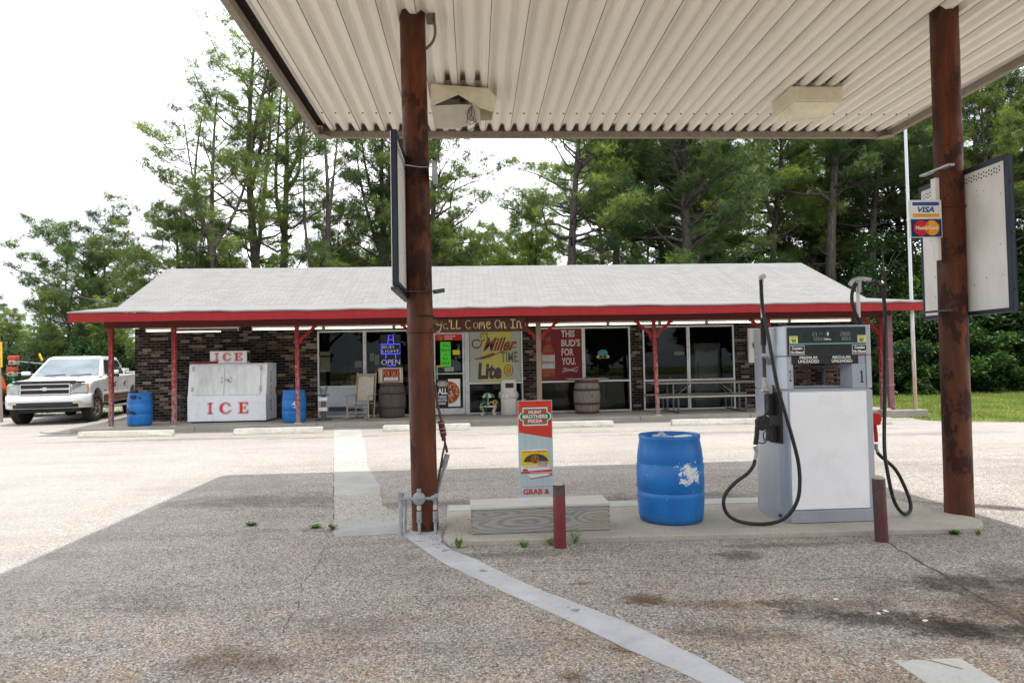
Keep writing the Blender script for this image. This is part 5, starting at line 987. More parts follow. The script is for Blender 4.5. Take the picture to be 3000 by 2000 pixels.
# hose masts
HOSE = P('fuel_hose', (.014, .015, .017), .32, .3, 40, dirt=(.10, .10, .10), dirt_amt=.35)
def mast(x, y, pts=None):
    o = MB().tube([(x, y, 1.88), (x, y, 2.24)], .0165, 12).build('mast_tube', P('mast_white', (.66, .68, .69), .35, .05), pump); MB().tube([(x, y, 1.62), (x, y, 1.87)], .024, 14).build('sleeve', RUBBER, o)
    mb = MB(); [mb.lathe([(.024, z), (.0285, z + .003), (.024, z + .006)], (x, y, 0), 14) for z in [1.63 + .011 * k for k in range(21)]]; mb.build('spring', BLACK, o)
    MB().tube([(x, y, 1.32), (x, y, 1.62)], .017, 10).build('lower_tube', DARKSTEEL, o); MB().tube([(x, y, 1.235), (x, y, 1.32)], .021, 12).build('collar', P('collar_grey', (.5, .5, .5), .4), o)
    return o
ml_ = mast(2.712 - PX_, -.18); MB().bar((-.535, -.18, 1.515), (-.44, -.12, 1.44), .05, .035).build('bracket', SILV, ml_, bevel=.004); MB().box(-.56, -.44, -.21, -.15, 1.51, 1.545).build('bracket', SILV, ml_, bevel=.004)
mb = MB(); mb.lathe([(.0, -.035), (.022, -.03), (.024, .03), (0, .034)], (-.535, -.19, 1.2), 12, 'x'); mb.tube([(-.53, -.18, 1.24), (-.53, -.18, 1.2), (-.46, -.12, 1.2)], .02, 10); mb.box(-.5, -.465, -.2, -.08, 1.15, 1.25); mb.build('swivel', GALV, ml_, bevel=.004)
MB().tube([(-.535, -.18, 2.22), (-.535, -.18, 2.26), (-.535, -.235, 2.262)], .024, 12).build('mast_head', GALV, ml_)
mr_ = mast(3.735 - PX_, -.02); xr = 3.735 - PX_; mb = MB(); mb.tube(spline([(xr - .095, -.05, 2.19), (xr - .06, -.05, 2.235), (xr, -.05, 2.25), (xr + .07, -.06, 2.245), (xr + .105, -.07, 2.235)]), .021, 12); mb.tube([(xr, -.04, 2.12), (xr, -.05, 2.25)], .021, 12); mb.build('mast_head', GALV, mr_)
MB().bar((xr + .01, -.02, 1.5), (.45, -.0, 1.42), .05, .03).build('bracket', SILV, mr_, bevel=.004); MB().tube([(xr + .02, .0, 1.20), (.45, 0, 1.20)], .025, 10).build('swivel', GALV, mr_)
hl = spline([(2.695,6.24,2.326), (2.652,6.12,2.067), (2.667,6.03,1.741), (2.702,5.98,1.372), (2.763,5.96,1.101), (2.819,5.95,0.870), (2.858,5.94,0.668), (2.860,5.93,0.495), (2.832,5.92,0.351), (2.762,5.93,0.228), (2.674,5.98,0.147), (2.527,6.03,0.119), (2.358,6.06,0.139), (2.261,6.08,0.198), (2.223,6.08,0.294), (2.255,6.1,0.384), (2.351,6.12,0.476), (2.472,6.14,0.550), (2.539,6.16,0.616), (2.561,6.17,0.670)])
MB().tube(hl, .0165, 12).build('hose', HOSE, pump, NG)
hr = spline([(3.852,6.35,2.326), (3.927,6.35,2.250), (3.952,6.35,2.101), (3.951,6.35,1.871), (3.900,6.3,1.339), (3.811,6.2,0.774), (3.806,6.15,0.500), (3.856,6.15,0.260), (3.966,6.2,0.133), (4.065,6.25,0.135), (4.094,6.28,0.214), (4.066,6.32,0.365), (4.006,6.36,0.519), (3.900,6.4,0.633), (3.860,6.4,0.677)])
MB().tube(hr, .0165, 12).build('hose', HOSE, pump, NG)
MB().tube(spline([(3.710,6.4,2.308), (3.670,6.4,2.235), (3.660,6.4,2.142), (3.687,6.4,2.026), (3.731,6.4,1.926), (3.758,6.4,1.827)]), .0165, 10).build('hose', HOSE, pump, NG)
# left nozzle in its boot
no = MB().tube([(2.565,6.18,0.669), (2.583,6.18,0.734), (2.569,6.18,0.788)], [.013, .017, .02], 10).build('nozzle_swivel', GALV, pump, NG)
mb = MB(); mb.tube(spline([(2.581,6.2,0.804), (2.596,6.2,0.888), (2.606,6.2,0.982), (2.630,6.2,1.035)]), .021, 10); mb.add([], []); mb.build('nozzle_grip', BLACK, pump, NG)
mb = MB(); Mn = Matrix.Translation(Vector([(2.648,6.2,1.010)][0])); mb.prism([(-.055, -.06), (.0, -.08), (.06, -.05), (.07, .03), (.04, .06), (-.03, .055), (-.06, .02)], -.03, .03, 'y', Mn); mb.build('nozzle_body', RUBBER, pump, NG, bevel=.014, segs=3)
mb = MB(); mb.tube(spline([(2.610,6.2,0.822), (2.655,6.2,0.815), (2.688,6.2,0.839), (2.703,6.2,0.901), (2.681,6.2,0.927), (2.658,6.2,0.896), (2.669,6.2,0.833)]), .006, 6); mb.tube(spline([(2.674,6.2,0.997), (2.691,6.2,0.917), (2.682,6.2,0.839)]), .007, 6); mb.build('trigger_guard', DARKSTEEL, pump, NG)
mb = MB(); mb.tube([(2.678,6.22,1.052), (2.708,6.22,1.105), (2.727,6.22,1.183)], [.018, .014, .011], 8); mb.build('nozzle_spout', DARKSTEEL, pump, NG)
bt_ = MB(); Mb = Matrix.Translation((-.452, -.20, .91)) @ Matrix.Rotation(R(-74), 4, 'Z'); bt_.box(-.08, .10, -.012, .012, -.20, .28, Mb); bt_.box(-.05, .02, -.08, -.012, .06, .26, Mb); bt_.box(-.04, .05, -.07, -.012, -.18, -.03, Mb); bt_.build('nozzle_boot', BLACK, pump, bevel=.01)
# right nozzle (red grip)
RG = P('red_nozzle_grip', (.60, .012, .015), .4, .06)
MB().tube([(3.870,6.4,0.670), (3.852,6.4,0.713), (3.850,6.4,0.756)], [.014, .018, .02], 10).build('nozzle_swivel', GALV, pump, NG)
mb = MB(); mb.tube(spline([(3.854,6.4,0.775), (3.853,6.4,0.854), (3.846,6.4,0.926), (3.840,6.4,0.966)]), .018, 10); Mn = Matrix.Translation(Vector([(3.862,6.4,0.991)][0])); mb.prism([(-.055, -.05), (.02, -.055), (.045, -.0), (.035, .05), (-.01, .065), (-.06, .055)], -.028, .028, 'y', Mn); mb.build('nozzle_grip', RG, pump, NG, bevel=.01)
mb = MB(); mb.box(.455, .50, -.06, .08, .75, 1.10); mb.build('nozzle_boot', BLACK, pump, bevel=.01)
# ================================================================== island furniture
sgn = thing('pizza_banner', 'tall narrow red and pale blue pizza banner standing behind the wooden box', 'banner', (.653, 7.44, .05)); sgn.scale = (1.033,) * 3
MB().box(-.182, .182, 0, .012, .0, 1.10).build('board', P('pale_wood_print', (.48, .60, .64), .5, .06, 4, stretch=(6, 1, 1)), sgn)
mb = MB(); mb.prism([(-.176, 1.094), (.176, 1.094), (.176, .70), (-.176, .765)], -.0025, -.0001, 'y'); mb.build('red_field', PIZRED, sgn)
pizza_badge(sgn, 0, .93, .165, .095, -.003)
MB().box(-.105, -.103, -.0012, 0, .12, .76).build('plank_line', TEAL, sgn); MB().box(.07, .072, -.0012, 0, .12, .70).build('plank_line', TEAL, sgn)
mb = MB(); mb.cur = 0; mb.prism([(-.158, .345), (.15, .345), (.12, .59), (-.15, .58)], -.008, -.0013, 'y'); mb.cur = 1; mb.prism([(-.156, .415), (.145, .425), (.125, .575), (-.15, .57)], -.0095, -.0081, 'y'); mb.cur = 2; mb.prism([(-.16, .335), (.165, .35), (.165, .375), (-.16, .355)], -.011, -.0085, 'y'); mb.prism([(-.06, .275), (.165, .31), (.165, .335), (-.06, .30)], -.0085, -.0013, 'y'); mb.cur = 0; mb.prism([(-.10, .325), (-.05, .285), (.15, .318), (.12, .333)], -.012, -.0086, 'y')
mb.cur = 3; mb.prism([(-.12, .455)] + arc(0, .455, .13, .085, 0, 180, 10), -.011, -.0096, 'y'); mb.build('pizza_box_picture', [WHITETXT, YELLOW, PIZRED, DKBR], sgn); toppings(sgn, -.01, .483, .045, -.0111, 4)
text('lettering', 'HUNK A PIZZA', -.14, .115, .553, .572, -.0097, PIZRED, sgn, bold=.02); text('lettering', 'YOUR CURE FOR HUNGRY', -.14, .13, .398, .409, -.0097, PIZRED, sgn, bold=.01); pizza_badge(sgn, .07, .435, .055, .024, -.0115); text('lettering', 'HUNK A PIZZA', -.06, .10, .340, .350, -.0113, WHITETXT, sgn, bold=.01); pizza_badge(sgn, -.115, .372, .03, .014, -.009, ('', '', ''))
text('lettering', 'GRAB &', -.14, .14, .114, .172, -.001, PIZRED, sgn, bold=.04); MB().box(-.155, .155, -.0012, 0, .193, .1965).build('rule', PIZRED, sgn)
mb = MB(); [mb.lathe([(.0, -.003), (.008, -.002), (.008, 0)], (x, 0, z), 10, 'y') for x, z in ((-.165, 1.05), (-.165, .78), (-.16, .14))]; mb.build('grommet', GALV, sgn)
# weathered box with wavy grain
b = NB('grained_box_wood'); v = b.pos((.9, 1.2, 5.5), True); s_ = b.n('SeparateXYZ', {0: b.pos((1, 1, 1), True)}); wob = b.math('SUBTRACT', b.noise(b.pos((2.2, 1, 9), True), 1.0, 3, .6), .5); wob2 = b.math('SUBTRACT', b.noise(b.pos((1.1, 1, 14), True, (3, 1, 2)), 1.0, 3, .6), .5)
def oval(cx, cz, sx, sz):
    q = b.n('VectorMath', {0: b.n('CombineXYZ', {0: b.math('MULTIPLY', b.math('SUBTRACT', s_.outputs[0], cx), sx), 1: 0., 2: b.math('MULTIPLY', b.math('SUBTRACT', s_.outputs[2], cz), sz)}).outputs[0]}, operation='LENGTH'); return q.outputs['Value']
dd_ = b.math('MINIMUM', b.math('MINIMUM', oval(-.12, .10, 1.5, 9.), oval(.52, .12, 2.6, 10.)), oval(-.62, .17, 1.4, 12.)); dd_ = b.math('ADD', dd_, b.math('ADD', b.math('MULTIPLY', wob, .55), b.math('MULTIPLY', wob2, .35)))
class _W: pass
wv = _W(); wv.outputs = {'Fac': b.math('ADD', b.math('MULTIPLY', b.math('SINE', b.math('MULTIPLY', dd_, 30.)), .5), .5)}
n_ = b.noise(b.pos((2, 2, 30), True), 4, 4, .7); n2 = b.noise(b.pos((1, 1, 1), True), 3, 5, .6)
col = b.ramp(wv.outputs['Fac'], [(.1, (.24, .235, .225)), (.5, (.315, .305, .285)), (.9, (.35, .338, .315))]); col = b.mix(.5, col, b.mix(1., col, b.ramp(n_, [(.3, .55), (.7, 1.2)]), 'MULTIPLY')); col = b.mix(b.ramp(n2, [(.52, 0.), (.7, .5)]), col, (.30, .23, .14)); b.bump(wv.outputs['Fac'], .25, .006); GRAIN = b.out(col, .85)
bx = thing('wooden_box', 'long weathered grey plywood box lying on the island behind the red bollard', 'box', (.584, 6.252, .05), R(1.2)); bx.scale = (1.033,) * 3
MB().box(-.615, .62, 0, .022, .005, .215).build('front_board', GRAIN, bx, bevel=.003)
mb = MB(); mb.box(-.612, .617, .34, .36, .005, .21); mb.box(-.612, -.592, .0225, .3395, .005, .21); mb.box(.597, .617, .0225, .3395, .005, .21); mb.build('side_board', OLDWOOD, bx, bevel=.003)
TOPW = P('box_top_wood', (.50, .48, .46), .85, .12, 3, stretch=(1, 10, 10), dirt=(.28, .25, .22), dirt_amt=.4); MB().box(-.62, .625, -.008, .365, .217, .24).build('lid', TOPW, bx, bevel=.004)
mb = MB(); random.seed(2); [mb.box(x + random.uniform(-.004, .004) - .004, x + .005, -.003, .0, z, z + .006) for x in (-.605, .608) for z in (.035, .07, .12, .165, .2)]; mb.build('nail', BLACKTXT, bx)
b = NB('chipped_bollard_paint'); n1 = b.noise(b.pos((1, 1, .5)), 30, 6, .75); n2 = b.noise(b.pos(), 7, 5, .7); s_ = b.n('SeparateXYZ', {0: b.n('NewGeometry').outputs['Position']})
tp = b.n('MapRange', {0: s_.outputs[2], 1: .42, 2: .56, 3: 0., 4: .35}).outputs[0]; xr_ = b.n('MapRange', {0: s_.outputs[0], 1: 1.5, 2: 3., 3: 0., 4: .10}).outputs[0]
f = b.math('ADD', b.math('ADD', b.math('MULTIPLY', n1, .6), b.math('MULTIPLY', n2, .4)), b.math('ADD', tp, xr_))
BOL = b.out(b.mix(b.ramp(f, [(.47, 0.), (.62, .95)]), b.ramp(n2, [(.3, (.12, .008, .012)), (.7, (.22, .013, .018))]), b.ramp(n1, [(.35, (.022, .014, .014)), (.7, (.085, .055, .05))])), .65); b.bump(n1, .4, .004)
for (x, y, lb, lean) in ((.715, 5.92, 'red bollard in front of the weathered box', (.0, .0)), (3.50, 5.78, 'dark chipped red bollard at the right corner of the fuel pump', (-.02, 0))):
    t = thing('bollard', lb, 'bollard', (x, y, 0), group='short steel bollards at the island'); t.rotation_euler = (0, lean[0], 0)
    MB().lathe([(.054, -.02), (.0535, .2), (.0535, .535), (.050, .54), (.050, .53)], (0, 0, 0), 28).build('pipe', BOL, t); MB().lathe([(.049, .531), (.046, .55), (.030, .562), (0, .566)], (0, 0, 0), 24).build('concrete_fill', CONC, t)
# conduits at the foot of the left column
GP = P('grey_conduit_paint', (.28, .30, .33), .45, .1, 20, dirt=(.2, .18, .16), dirt_amt=.3)
cd = thing('electrical_conduit', 'grey conduit pipes and round junction box strapped to the foot of the left column', 'conduit', (-.5, 6.5, 0)); NC = (.5, -6.5, 0)
jx = [(-0.539,6.52,0.339), (-0.676,6.52,0.343), (-0.388,6.52,0.338), (-0.553,6.52,0.030), (-0.405,6.52,0.038), (-0.687,6.52,0.037)]
(jX, _, jZ), (lX, _, lZ), (rX, _, rZ), p1, p2, p3 = jx
MB().lathe([(0, -.035), (.045, -.033), (.058, -.02), (.06, .02), (.05, .04), (0, .04)], (jX, 6.50, jZ), 28, 'y').build('junction_box', GP, cd, NC)
mb = MB(); [mb.box(jX - .022 + k * .015, jX - .015 + k * .015, 6.459, 6.466, jZ - .012, jZ + .008) for k in range(4)]; mb.tube([(jX, 6.5, jZ + .05), (jX, 6.5, jZ + .09)], [.022, .02], 10); mb.build('cover_rib', GP, cd, NC)
mb = MB(); mb.tube([(lX, 6.5, lZ), (rX, 6.5, rZ)], .014, 12); mb.tube([(lX - .05, 6.5, lZ), (jX - .055, 6.5, jZ)], .018, 12); mb.build('cross_pipe', GP, cd, NC)
mb = MB(); mb.tube([(lX - .035, 6.51, lZ - .03), (lX - .035, 6.51, lZ + .05)], .03, 14); mb.tube([(lX - .035, 6.51, lZ + .045), (lX - .03, 6.51, lZ + .06)], .034, 14); mb.tube([(rX - .03, 6.5, rZ), (rX + .005, 6.49, rZ + .015), (rX + .02, 6.48, rZ + .03)], .024, 12); mb.build('elbow', GP, cd, NC)
mb = MB(); mb.tube([(lX - .035, 6.51, 0), (lX - .035, 6.51, lZ)], .019, 12); mb.tube([(lX + .0, 6.56, 0), (lX + .005, 6.56, lZ)], .012, 8); mb.build('pipe', GALV, cd, NC)
for X in (jX, rX):
    o = MB().tube([(X, 6.5, 0), (X, 6.5, .13)], .015, 12).build('pipe', GALV, cd, NC); mb = MB(); mb.tube([(X, 6.5, .12), (X, 6.5, .22)], .024, 8); mb.lathe([(.0, -.034), (.014, -.03), (.016, -.01)], (X, 6.5, .155), 12, 'y'); mb.build('seal_fitting', GP, o)
    mb = MB(); mb.tube([(X, 6.5, .23), (X, 6.5, jZ - .07)], .013, 10); mb.build('rusty_nipple', P('nipple_rust', (.25, .08, .03), .7, .3, 30), o); mb = MB(); mb.tube([(X, 6.5, .235), (X, 6.5, .265)], .021, 8); mb.tube([(X, 6.5, jZ - .1), (X, 6.5, jZ - .06)], .02, 8); mb.build('union_nut', P('union_cream', (.5, .48, .4), .6), o)
    if X == rX: mb = MB(); mb.tube([(X, 6.5, jZ - .08), (X, 6.5, rZ)], .017, 10); mb.build('riser', GP, o)
# rusty seal-off and flexible lines hanging right of the column
RUSTP = P('flaking_rust_pipe', (.10, .045, .035), .75, .35, 30, dirt=(.42, .38, .32), dirt_amt=.55, obj=True)
fx = thing('hanging_conduit', 'rusty flexible conduit with brown seal pot hanging right of the left column', 'conduit', (-.3, 6.85, 0)); NF = (.3, -6.85, 0)
fx_u = MB(); fx_u.tube(spline([(-0.429,6.88,1.519), (-0.399,6.85,1.380), (-0.371,6.8,1.216), (-0.346,6.8,1.097), (-0.334,6.8,1.026)]), .012, 8); fx_u.build('flexible_pipe', RUSTP, fx, NF)
fx_u = MB(); fx_u.tube([(-0.340,6.8,1.040), (-0.312,6.8,0.888)], .032, 10); fx_u.tube([(-0.316,6.8,0.888), (-0.310,6.8,0.844)], .022, 8); fx_u.build('seal_pot', P('seal_pot_brown', (.12, .03, .022), .6, .3, 20), fx, NF)
fx_u = MB(); pz_ = [(-0.337,6.8,1.013), (-0.318,6.8,0.925), (-0.325,6.8,0.959)]; [fx_u.tube([(p[0] - .037, p[1] - .02, p[2]), (p[0], p[1] - .04, p[2] + .004), (p[0] + .037, p[1] - .02, p[2] + .01)], .004, 5) for p in pz_]; fx_u.build('wire_wrap', GALV, fx, NF)
fx_u = MB(); fx_u.tube(spline([(-0.306,6.8,0.851), (-0.300,6.8,0.810), (-0.321,6.8,0.727), (-0.336,6.8,0.643), (-0.369,6.8,0.477), (-0.401,6.8,0.294)]), .011, 8); fx_u.tube(spline([(-0.303,6.8,0.817), (-0.290,6.8,0.776), (-0.281,6.8,0.726)]), .013, 8); fx_u.build('flexible_pipe', RUSTP, fx, NF)
fx_u = MB(); fx_u.tube([(-0.278,6.8,0.709), (-0.317,6.8,0.576)], .026, 12); fx_u.tube([(-0.313,6.8,0.582), (-0.381,6.8,0.343), (-0.402,6.8,0.244)], .014, 10); fx_u.build('grey_coupling', GP, fx, NF)
# weeds
WEED = NB('weed_green'); n_ = WEED.noise(WEED.pos(), 60, 2); WEED = WEED.out(WEED.ramp(n_, [(.3, (.06, .16, .02)), (.7, (.16, .30, .05))]), .6)
def weed(label, x, y, h, n, spread, leafy=False, z=0):
    random.seed(int(x * 977 + y * 131)); mb = MB()
    for k in range(n):
        a = random.uniform(0, 6.283); L = h * random.uniform(.5, 1.1); d = Vector((math.cos(a), math.sin(a), 0)); p0 = d * random.uniform(0, .02); p1 = p0 + d * spread * L * .45 + Vector((0, 0, L * .6)); p2 = p0 + d * spread * L + Vector((0, 0, L * random.uniform(.75, 1))); sd = Vector((-d.y, d.x, 0)) * .0035
        mb.add([p0 - sd, p0 + sd, p1 + sd, p1 - sd], [(0, 1, 2, 3)]); mb.add([p1 - sd, p1 + sd, p2], [(0, 1, 2)])
        if leafy:
            for j in range(9): q = p1.lerp(p2, random.random()) if random.random() < .6 else p0.lerp(p1, random.random()); b_ = random.uniform(0, 6.28); e_ = Vector((math.cos(b_), math.sin(b_), random.uniform(-.2, .7))) * .028; s2 = e_.cross(Vector((0, 0, 1))).normalized() * .006; mb.add([q, q + e_ * .5 + s2, q + e_, q + e_ * .5 - s2], [(0, 1, 2, 3)])
    tag(mb.build('weed_tuft', WEED, loc=(x, y, z), fixn=False), label, 'weed')
for (px_, lb, h, n, sp, lf) in (([(-0.163,6.023)][0], 'bright grass tuft at the left end of the pump island kerb', .11, 70, .35, False), ([(0.405,5.964)][0], 'low grass tuft by the kerb between island end and red bollard', .07, 50, .7, False), ([(0.858,6.043)][0], 'leafy weed growing at the right of the red bollard', .13, 9, .5, True), ([(0.645,6.001)][0], 'tiny sprig just left of the red bollard', .06, 6, .5, True),
        ([(-2.286,7.121)][0], 'small weed in the asphalt left of the pale strip', .03, 30, 1.5, True), ([(-1.600,6.930)][0], 'small flat weed beside the pale paving strip', .03, 30, 1.6, True), ([(-1.410,6.836)][0], 'sprig growing in the joint of the pale strip', .05, 14, .6, True), ([(4.442,5.874)][0], 'tuft at the foot of the right column', .07, 24, .4, False), ([(4.260,5.909)][0], 'tiny clump at the right end of the island kerb', .035, 30, .7, True),
        ([(2.676,16.915)][0], 'green weed in the lot before the fourth wheel stop', .09, 12, .6, True), ([(-1.942,16.642)][0], 'green sprig against the wheel stop left of the column', .09, 14, .7, True)): weed(lb, px_[0], px_[1], h, n, sp, lf)
# loose aggregate, litter
random.seed(44); mb = MB()
for k in range(420):
    c = random.choice(((-.35, 6.35, .5, .3), (-.9, 7.4, .7, .6), (0.2, 6.8, .6, .25), (-.2, 6.2, .3, .2))); x, y = random.gauss(c[0], c[2] * .5), random.gauss(c[1], c[3] * .5); s = random.uniform(.003, .008)
    z = .05 if (-.2 < x < 4.3 and 6.25 < y < 7.2) else 0.004; mb.cur = random.randrange(3)
    mb.add([(x - s, y, z), (x, y - s, z), (x + s, y, z), (x, y + s, z), (x, y, z + s)], [(0, 1, 4), (1, 2, 4), (2, 3, 4), (3, 0, 4)])
tag(mb.build('loose_gravel', [P('grit_dark', (.06, .055, .05), .9), P('grit_brown', (.2, .12, .08), .9), P('grit_grey', (.25, .24, .22), .9)]), kind='stuff')['label'] = 'loose gravel scattered round the island end'
for k, (p, r_) in enumerate(zip([(2.359,4.438), (2.486,4.165), (2.690,4.026), (2.553,4.199)], (.3, 1.2, .5, 2))):
    tag(MB().prism([(-.018, -.008), (.016, -.011), (.02, .006), (-.01, .012)], .001, .004, 'z').build('paper_scrap', WHITETXT, loc=(p[0], p[1], .001), rz=r_), ('torn white scrap at the left of the oily patch', 'folded white scrap in the middle of the oily patch', 'white scrap furthest right on the oily patch', 'second scrap close to the folded one on the oily patch')[k], 'litter', 'paper scraps on the asphalt')
# ================================================================== pickup truck (local: x forward, y left, z up)
TS = 1.1
truck = thing('pickup_truck', 'white crew-cab pickup truck with chrome grille parked left of the store', 'pickup truck', (-13.35, 24.05, 0), R(-78)); truck.scale = (TS, TS, TS)
CARW = P('car_white_paint', (.68, .69, .70), .22, .02, 2, dirt=(.6, .58, .54), dirt_amt=.15); CARW.node_tree.nodes['Principled BSDF'].inputs['Coat Weight'].default_value = .5
MUD = P('mud_brown_lower', (.13, .06, .04), .8, .25, 4); CGL = P('car_glass', (.16, .20, .22), .04, .1, 1, spec=.8); TIRE = P('tyre', (.028, .026, .024), .85, .3, 30, dirt=(.12, .10, .08), dirt_amt=.6); RIM = P('brown_dusty_alloy', (.35, .30, .26), .3, .2, 8, metal=.7, dirt=(.14, .07, .05), dirt_amt=.7)
def arch(cx, r, z0, n=12): return [(cx + r * math.cos(R(a)), max(z0, .43 + r * math.sin(R(a)))) for a in np.linspace(180, 0, n)]
AX, BX, WZ = 1.93, -1.78, .43
hull = [(2.86, .62), (2.9, .80), (2.88, 1.0), (2.80, 1.13), (2.3, 1.20), (1.25, 1.25), (1.1, 1.30), (-1.18, 1.32), (-1.22, 1.34), (-2.9, 1.34), (-2.93, .60), (-2.25, .56)] + [(BX + .5 * math.cos(R(a)), .5 + .5 * math.sin(R(a))) for a in range(0, 181, 15)][::-1][::-1]
low = [(-2.93, .56)] + [(BX - .49 * math.cos(R(a)), .50 + .46 * math.sin(R(a))) for a in range(0, 181, 15)] + [(AX - .49 * math.cos(R(a)), .50 + .46 * math.sin(R(a))) for a in range(0, 181, 15)] + [(2.72, .52)]
prof = [(2.76, .60), (2.80, .82), (2.79, 1.0), (2.70, 1.115), (2.3, 1.18), (1.28, 1.235), (1.1, 1.28), (-1.18, 1.32), (-2.9, 1.36)] + low
def half_hull():
    mb = MB(); n = len(prof)
    ys = [-1.0, -.985, -.93, -.62, .62, .93, .985, 1.0]
    def sh(p, y):   # tuck the sills and belt in, round the nose in plan
        x, z = p; a = abs(y); 
        if x > 2.2: x = x - (x - 2.2) * (.0 if a < .7 else (.24 if a < .95 else (.34 if a < .99 else .48)))
        if a > .95 and z > 1.1: z -= .012 if a < .99 else .045
        return (x, y, z)
    vs = [sh(p, y) for y in ys for p in prof]
    fs = [(k * n + i, k * n + (i + 1) % n, (k + 1) * n + (i + 1) % n, (k + 1) * n + i) for k in range(7) for i in range(n)] + [tuple(range(n)), tuple(range(7 * n, 8 * n))[::-1]]
    mb.add(vs, fs, False); return mb
half_hull().build('body', CARW, truck, bevel=.012)
# cab
def cab(z0, z1, x0, x1, x2, x3, w0, w1): return [(x0, -w0, z0), (x1, -w0, z0), (x1, w0, z0), (x0, w0, z0), (x2, -w1, z1), (x3, -w1, z1), (x3, w1, z1), (x2, w1, z1)]
CF = [(0, 3, 2, 1), (4, 5, 6, 7), (0, 1, 5, 4), (1, 2, 6, 5), (2, 3, 7, 6), (3, 0, 4, 7)]
c_ = MB(); c_.add(cab(1.26, 1.84, -1.2, 1.32, -.95, .52, .93, .72), CF); c_.add(cab(1.841, 1.885, -.95, .52, -.82, .36, .72, .62), CF); c_.build('cab', CARW, truck, bevel=.03, segs=3)
w_ = MB(); w_.add([(1.285, -.84, 1.30), (1.285, .84, 1.30), (.575, .67, 1.81), (.575, -.67, 1.81), (1.27, -.84, 1.29), (1.27, .84, 1.29), (.56, .67, 1.80), (.56, -.67, 1.80)], [(0, 1, 2, 3), (7, 6, 5, 4), (0, 4, 5, 1), (1, 5, 6, 2), (2, 6, 7, 3), (3, 7, 4, 0)])
WS = P('windshield_glass', (.20, .24, .27), .03, .25, 1.5, spec=.6); w_.build('windshield', WS, truck)
wp = MB(); [wp.tube([(1.33, y, 1.31), (1.28, y + .35, 1.34), (1.26, y + .52, 1.35)], .012, 5) for y in (-.55, .12)]; wp.build('wiper', BLACK, truck)
for s_ in (-1, 1):
    def sd(x, z): t = (z - 1.26) / .58; return (x, s_ * (.935 - .21 * t) + s_ * .004, z)
    for nm, pl_ in (('front_side_window', [(.98, 1.34), (.08, 1.34), (.08, 1.77), (.50, 1.77), (.62, 1.70)]), ('rear_side_window', [(-.02, 1.34), (-.98, 1.34), (-.88, 1.72), (-.8, 1.77), (-.02, 1.77)])):
        m1 = MB(); q = [sd(*p) for p in pl_]; m1.add(q + [(x, y - s_ * .008, z) for x, y, z in q], [tuple(range(len(q))), tuple(range(len(q), 2 * len(q)))[::-1]]); m1.build(nm, P('dark_side_glass', (.02, .025, .028), .05), truck)
    d = MB()
    for x in (1.06, .03, -1.08): d.box(x - .004, x + .004, s_ * 1.0005 - .002, s_ * 1.0005 + .002, .62, 1.27)
    d.build('door_gap', BLACKTXT, truck)
    for x in (.22, -.82): h = MB(); h.box(x, x + .2, s_ * 1.02 - .014, s_ * 1.02 + .014, 1.06, 1.10); h.lathe([(.06, -.002), (.06, .003), (0, .003)], (x + .1, s_ * 1.0, 1.065), 12, 'y'); h.build('door_handle', CHROME, truck, bevel=.006)
    mrr = MB(); mrr.box(.80, .98, s_ * .99 - .02, s_ * .99 + .02, 1.24, 1.28) if False else None
    mrr = MB(); mrr.bar((.93, s_ * .95, 1.30), (.93, s_ * 1.08, 1.32), .05, .05); mrr.box(.85, .97, min(s_ * 1.05, s_ * 1.27), max(s_ * 1.05, s_ * 1.27), 1.26, 1.33); mrr.build('mirror_arm', BLACK, truck, bevel=.02)
    mm_ = MB(); mm_.box(.85, .975, min(s_ * 1.05, s_ * 1.27), max(s_ * 1.05, s_ * 1.27), 1.331, 1.45); mm_.build('mirror', CARW, truck, bevel=.035, segs=3)
    md_ = MB(); md_.box(-1.26, 1.40, s_ * 1.003 - .006, s_ * 1.003 + .006, .53, .72); md_.build('muddy_sill', MUD, truck, bevel=.004)
    ml2 = MB(); ml2.box(-1.2, 1.38, s_ * 1.008 - .012, s_ * 1.008 + .012, .735, .80); ml2.build('side_moulding', CARW, truck, bevel=.008)
    rb_ = MB(); rb_.tube([(1.32, s_ * .96, .40), (1.22, s_ * 1.05, .36), (-1.1, s_ * 1.05, .36), (-1.22, s_ * .96, .40)], .035, 8); rb_.build('running_board', GALV, truck)
    hlm = MB(); hlm.add([(2.80, s_ * .62, .84), (2.62, s_ * .955, .85), (2.58, s_ * .965, 1.10), (2.75, s_ * .62, 1.11), (2.6, s_ * .62, .84), (2.5, s_ * .95, .85), (2.5, s_ * .95, 1.10), (2.6, s_ * .62, 1.11)], [(0, 1, 2, 3), (7, 6, 5, 4), (0, 4, 5, 1), (3, 2, 6, 7), (0, 3, 7, 4), (1, 5, 6, 2)])
    hh_ = hlm.build('headlight', P('hazed_headlight', (.34, .37, .36), .12, .15, 8), truck, bevel=.01); hh_.location = (.045, s_ * .004, 0)
    am = MB(); am.box(2.57, 2.66, min(s_ * .93, s_ * .972), max(s_ * .93, s_ * .972), .88, 1.06); am.build('indicator', P('amber_lens', (.6, .22, .06), .3), truck, bevel=.006)
    fg = MB(); fg.box(2.84, 2.875, min(s_ * .66, s_ * .87), max(s_ * .66, s_ * .87), .56, .645); fg.build('fog_light', P('fog_lens', (.4, .38, .3), .2), truck, bevel=.01)
bp_ = MB(); ny = 12
def bump_ring(z, off, yy): a = abs(yy); return (2.86 + off - .02 - .26 * max(0, (a - .6) / .42) ** 2, yy, z)
rows = [(.44, -.06), (.47, .0), (.60, .03), (.74, .03), (.80, .0), (.82, -.08)]
vs = [bump_ring(z, o_, -1.02 + 2.04 * j / ny) for z, o_ in rows for j in range(ny + 1)]; n = ny + 1
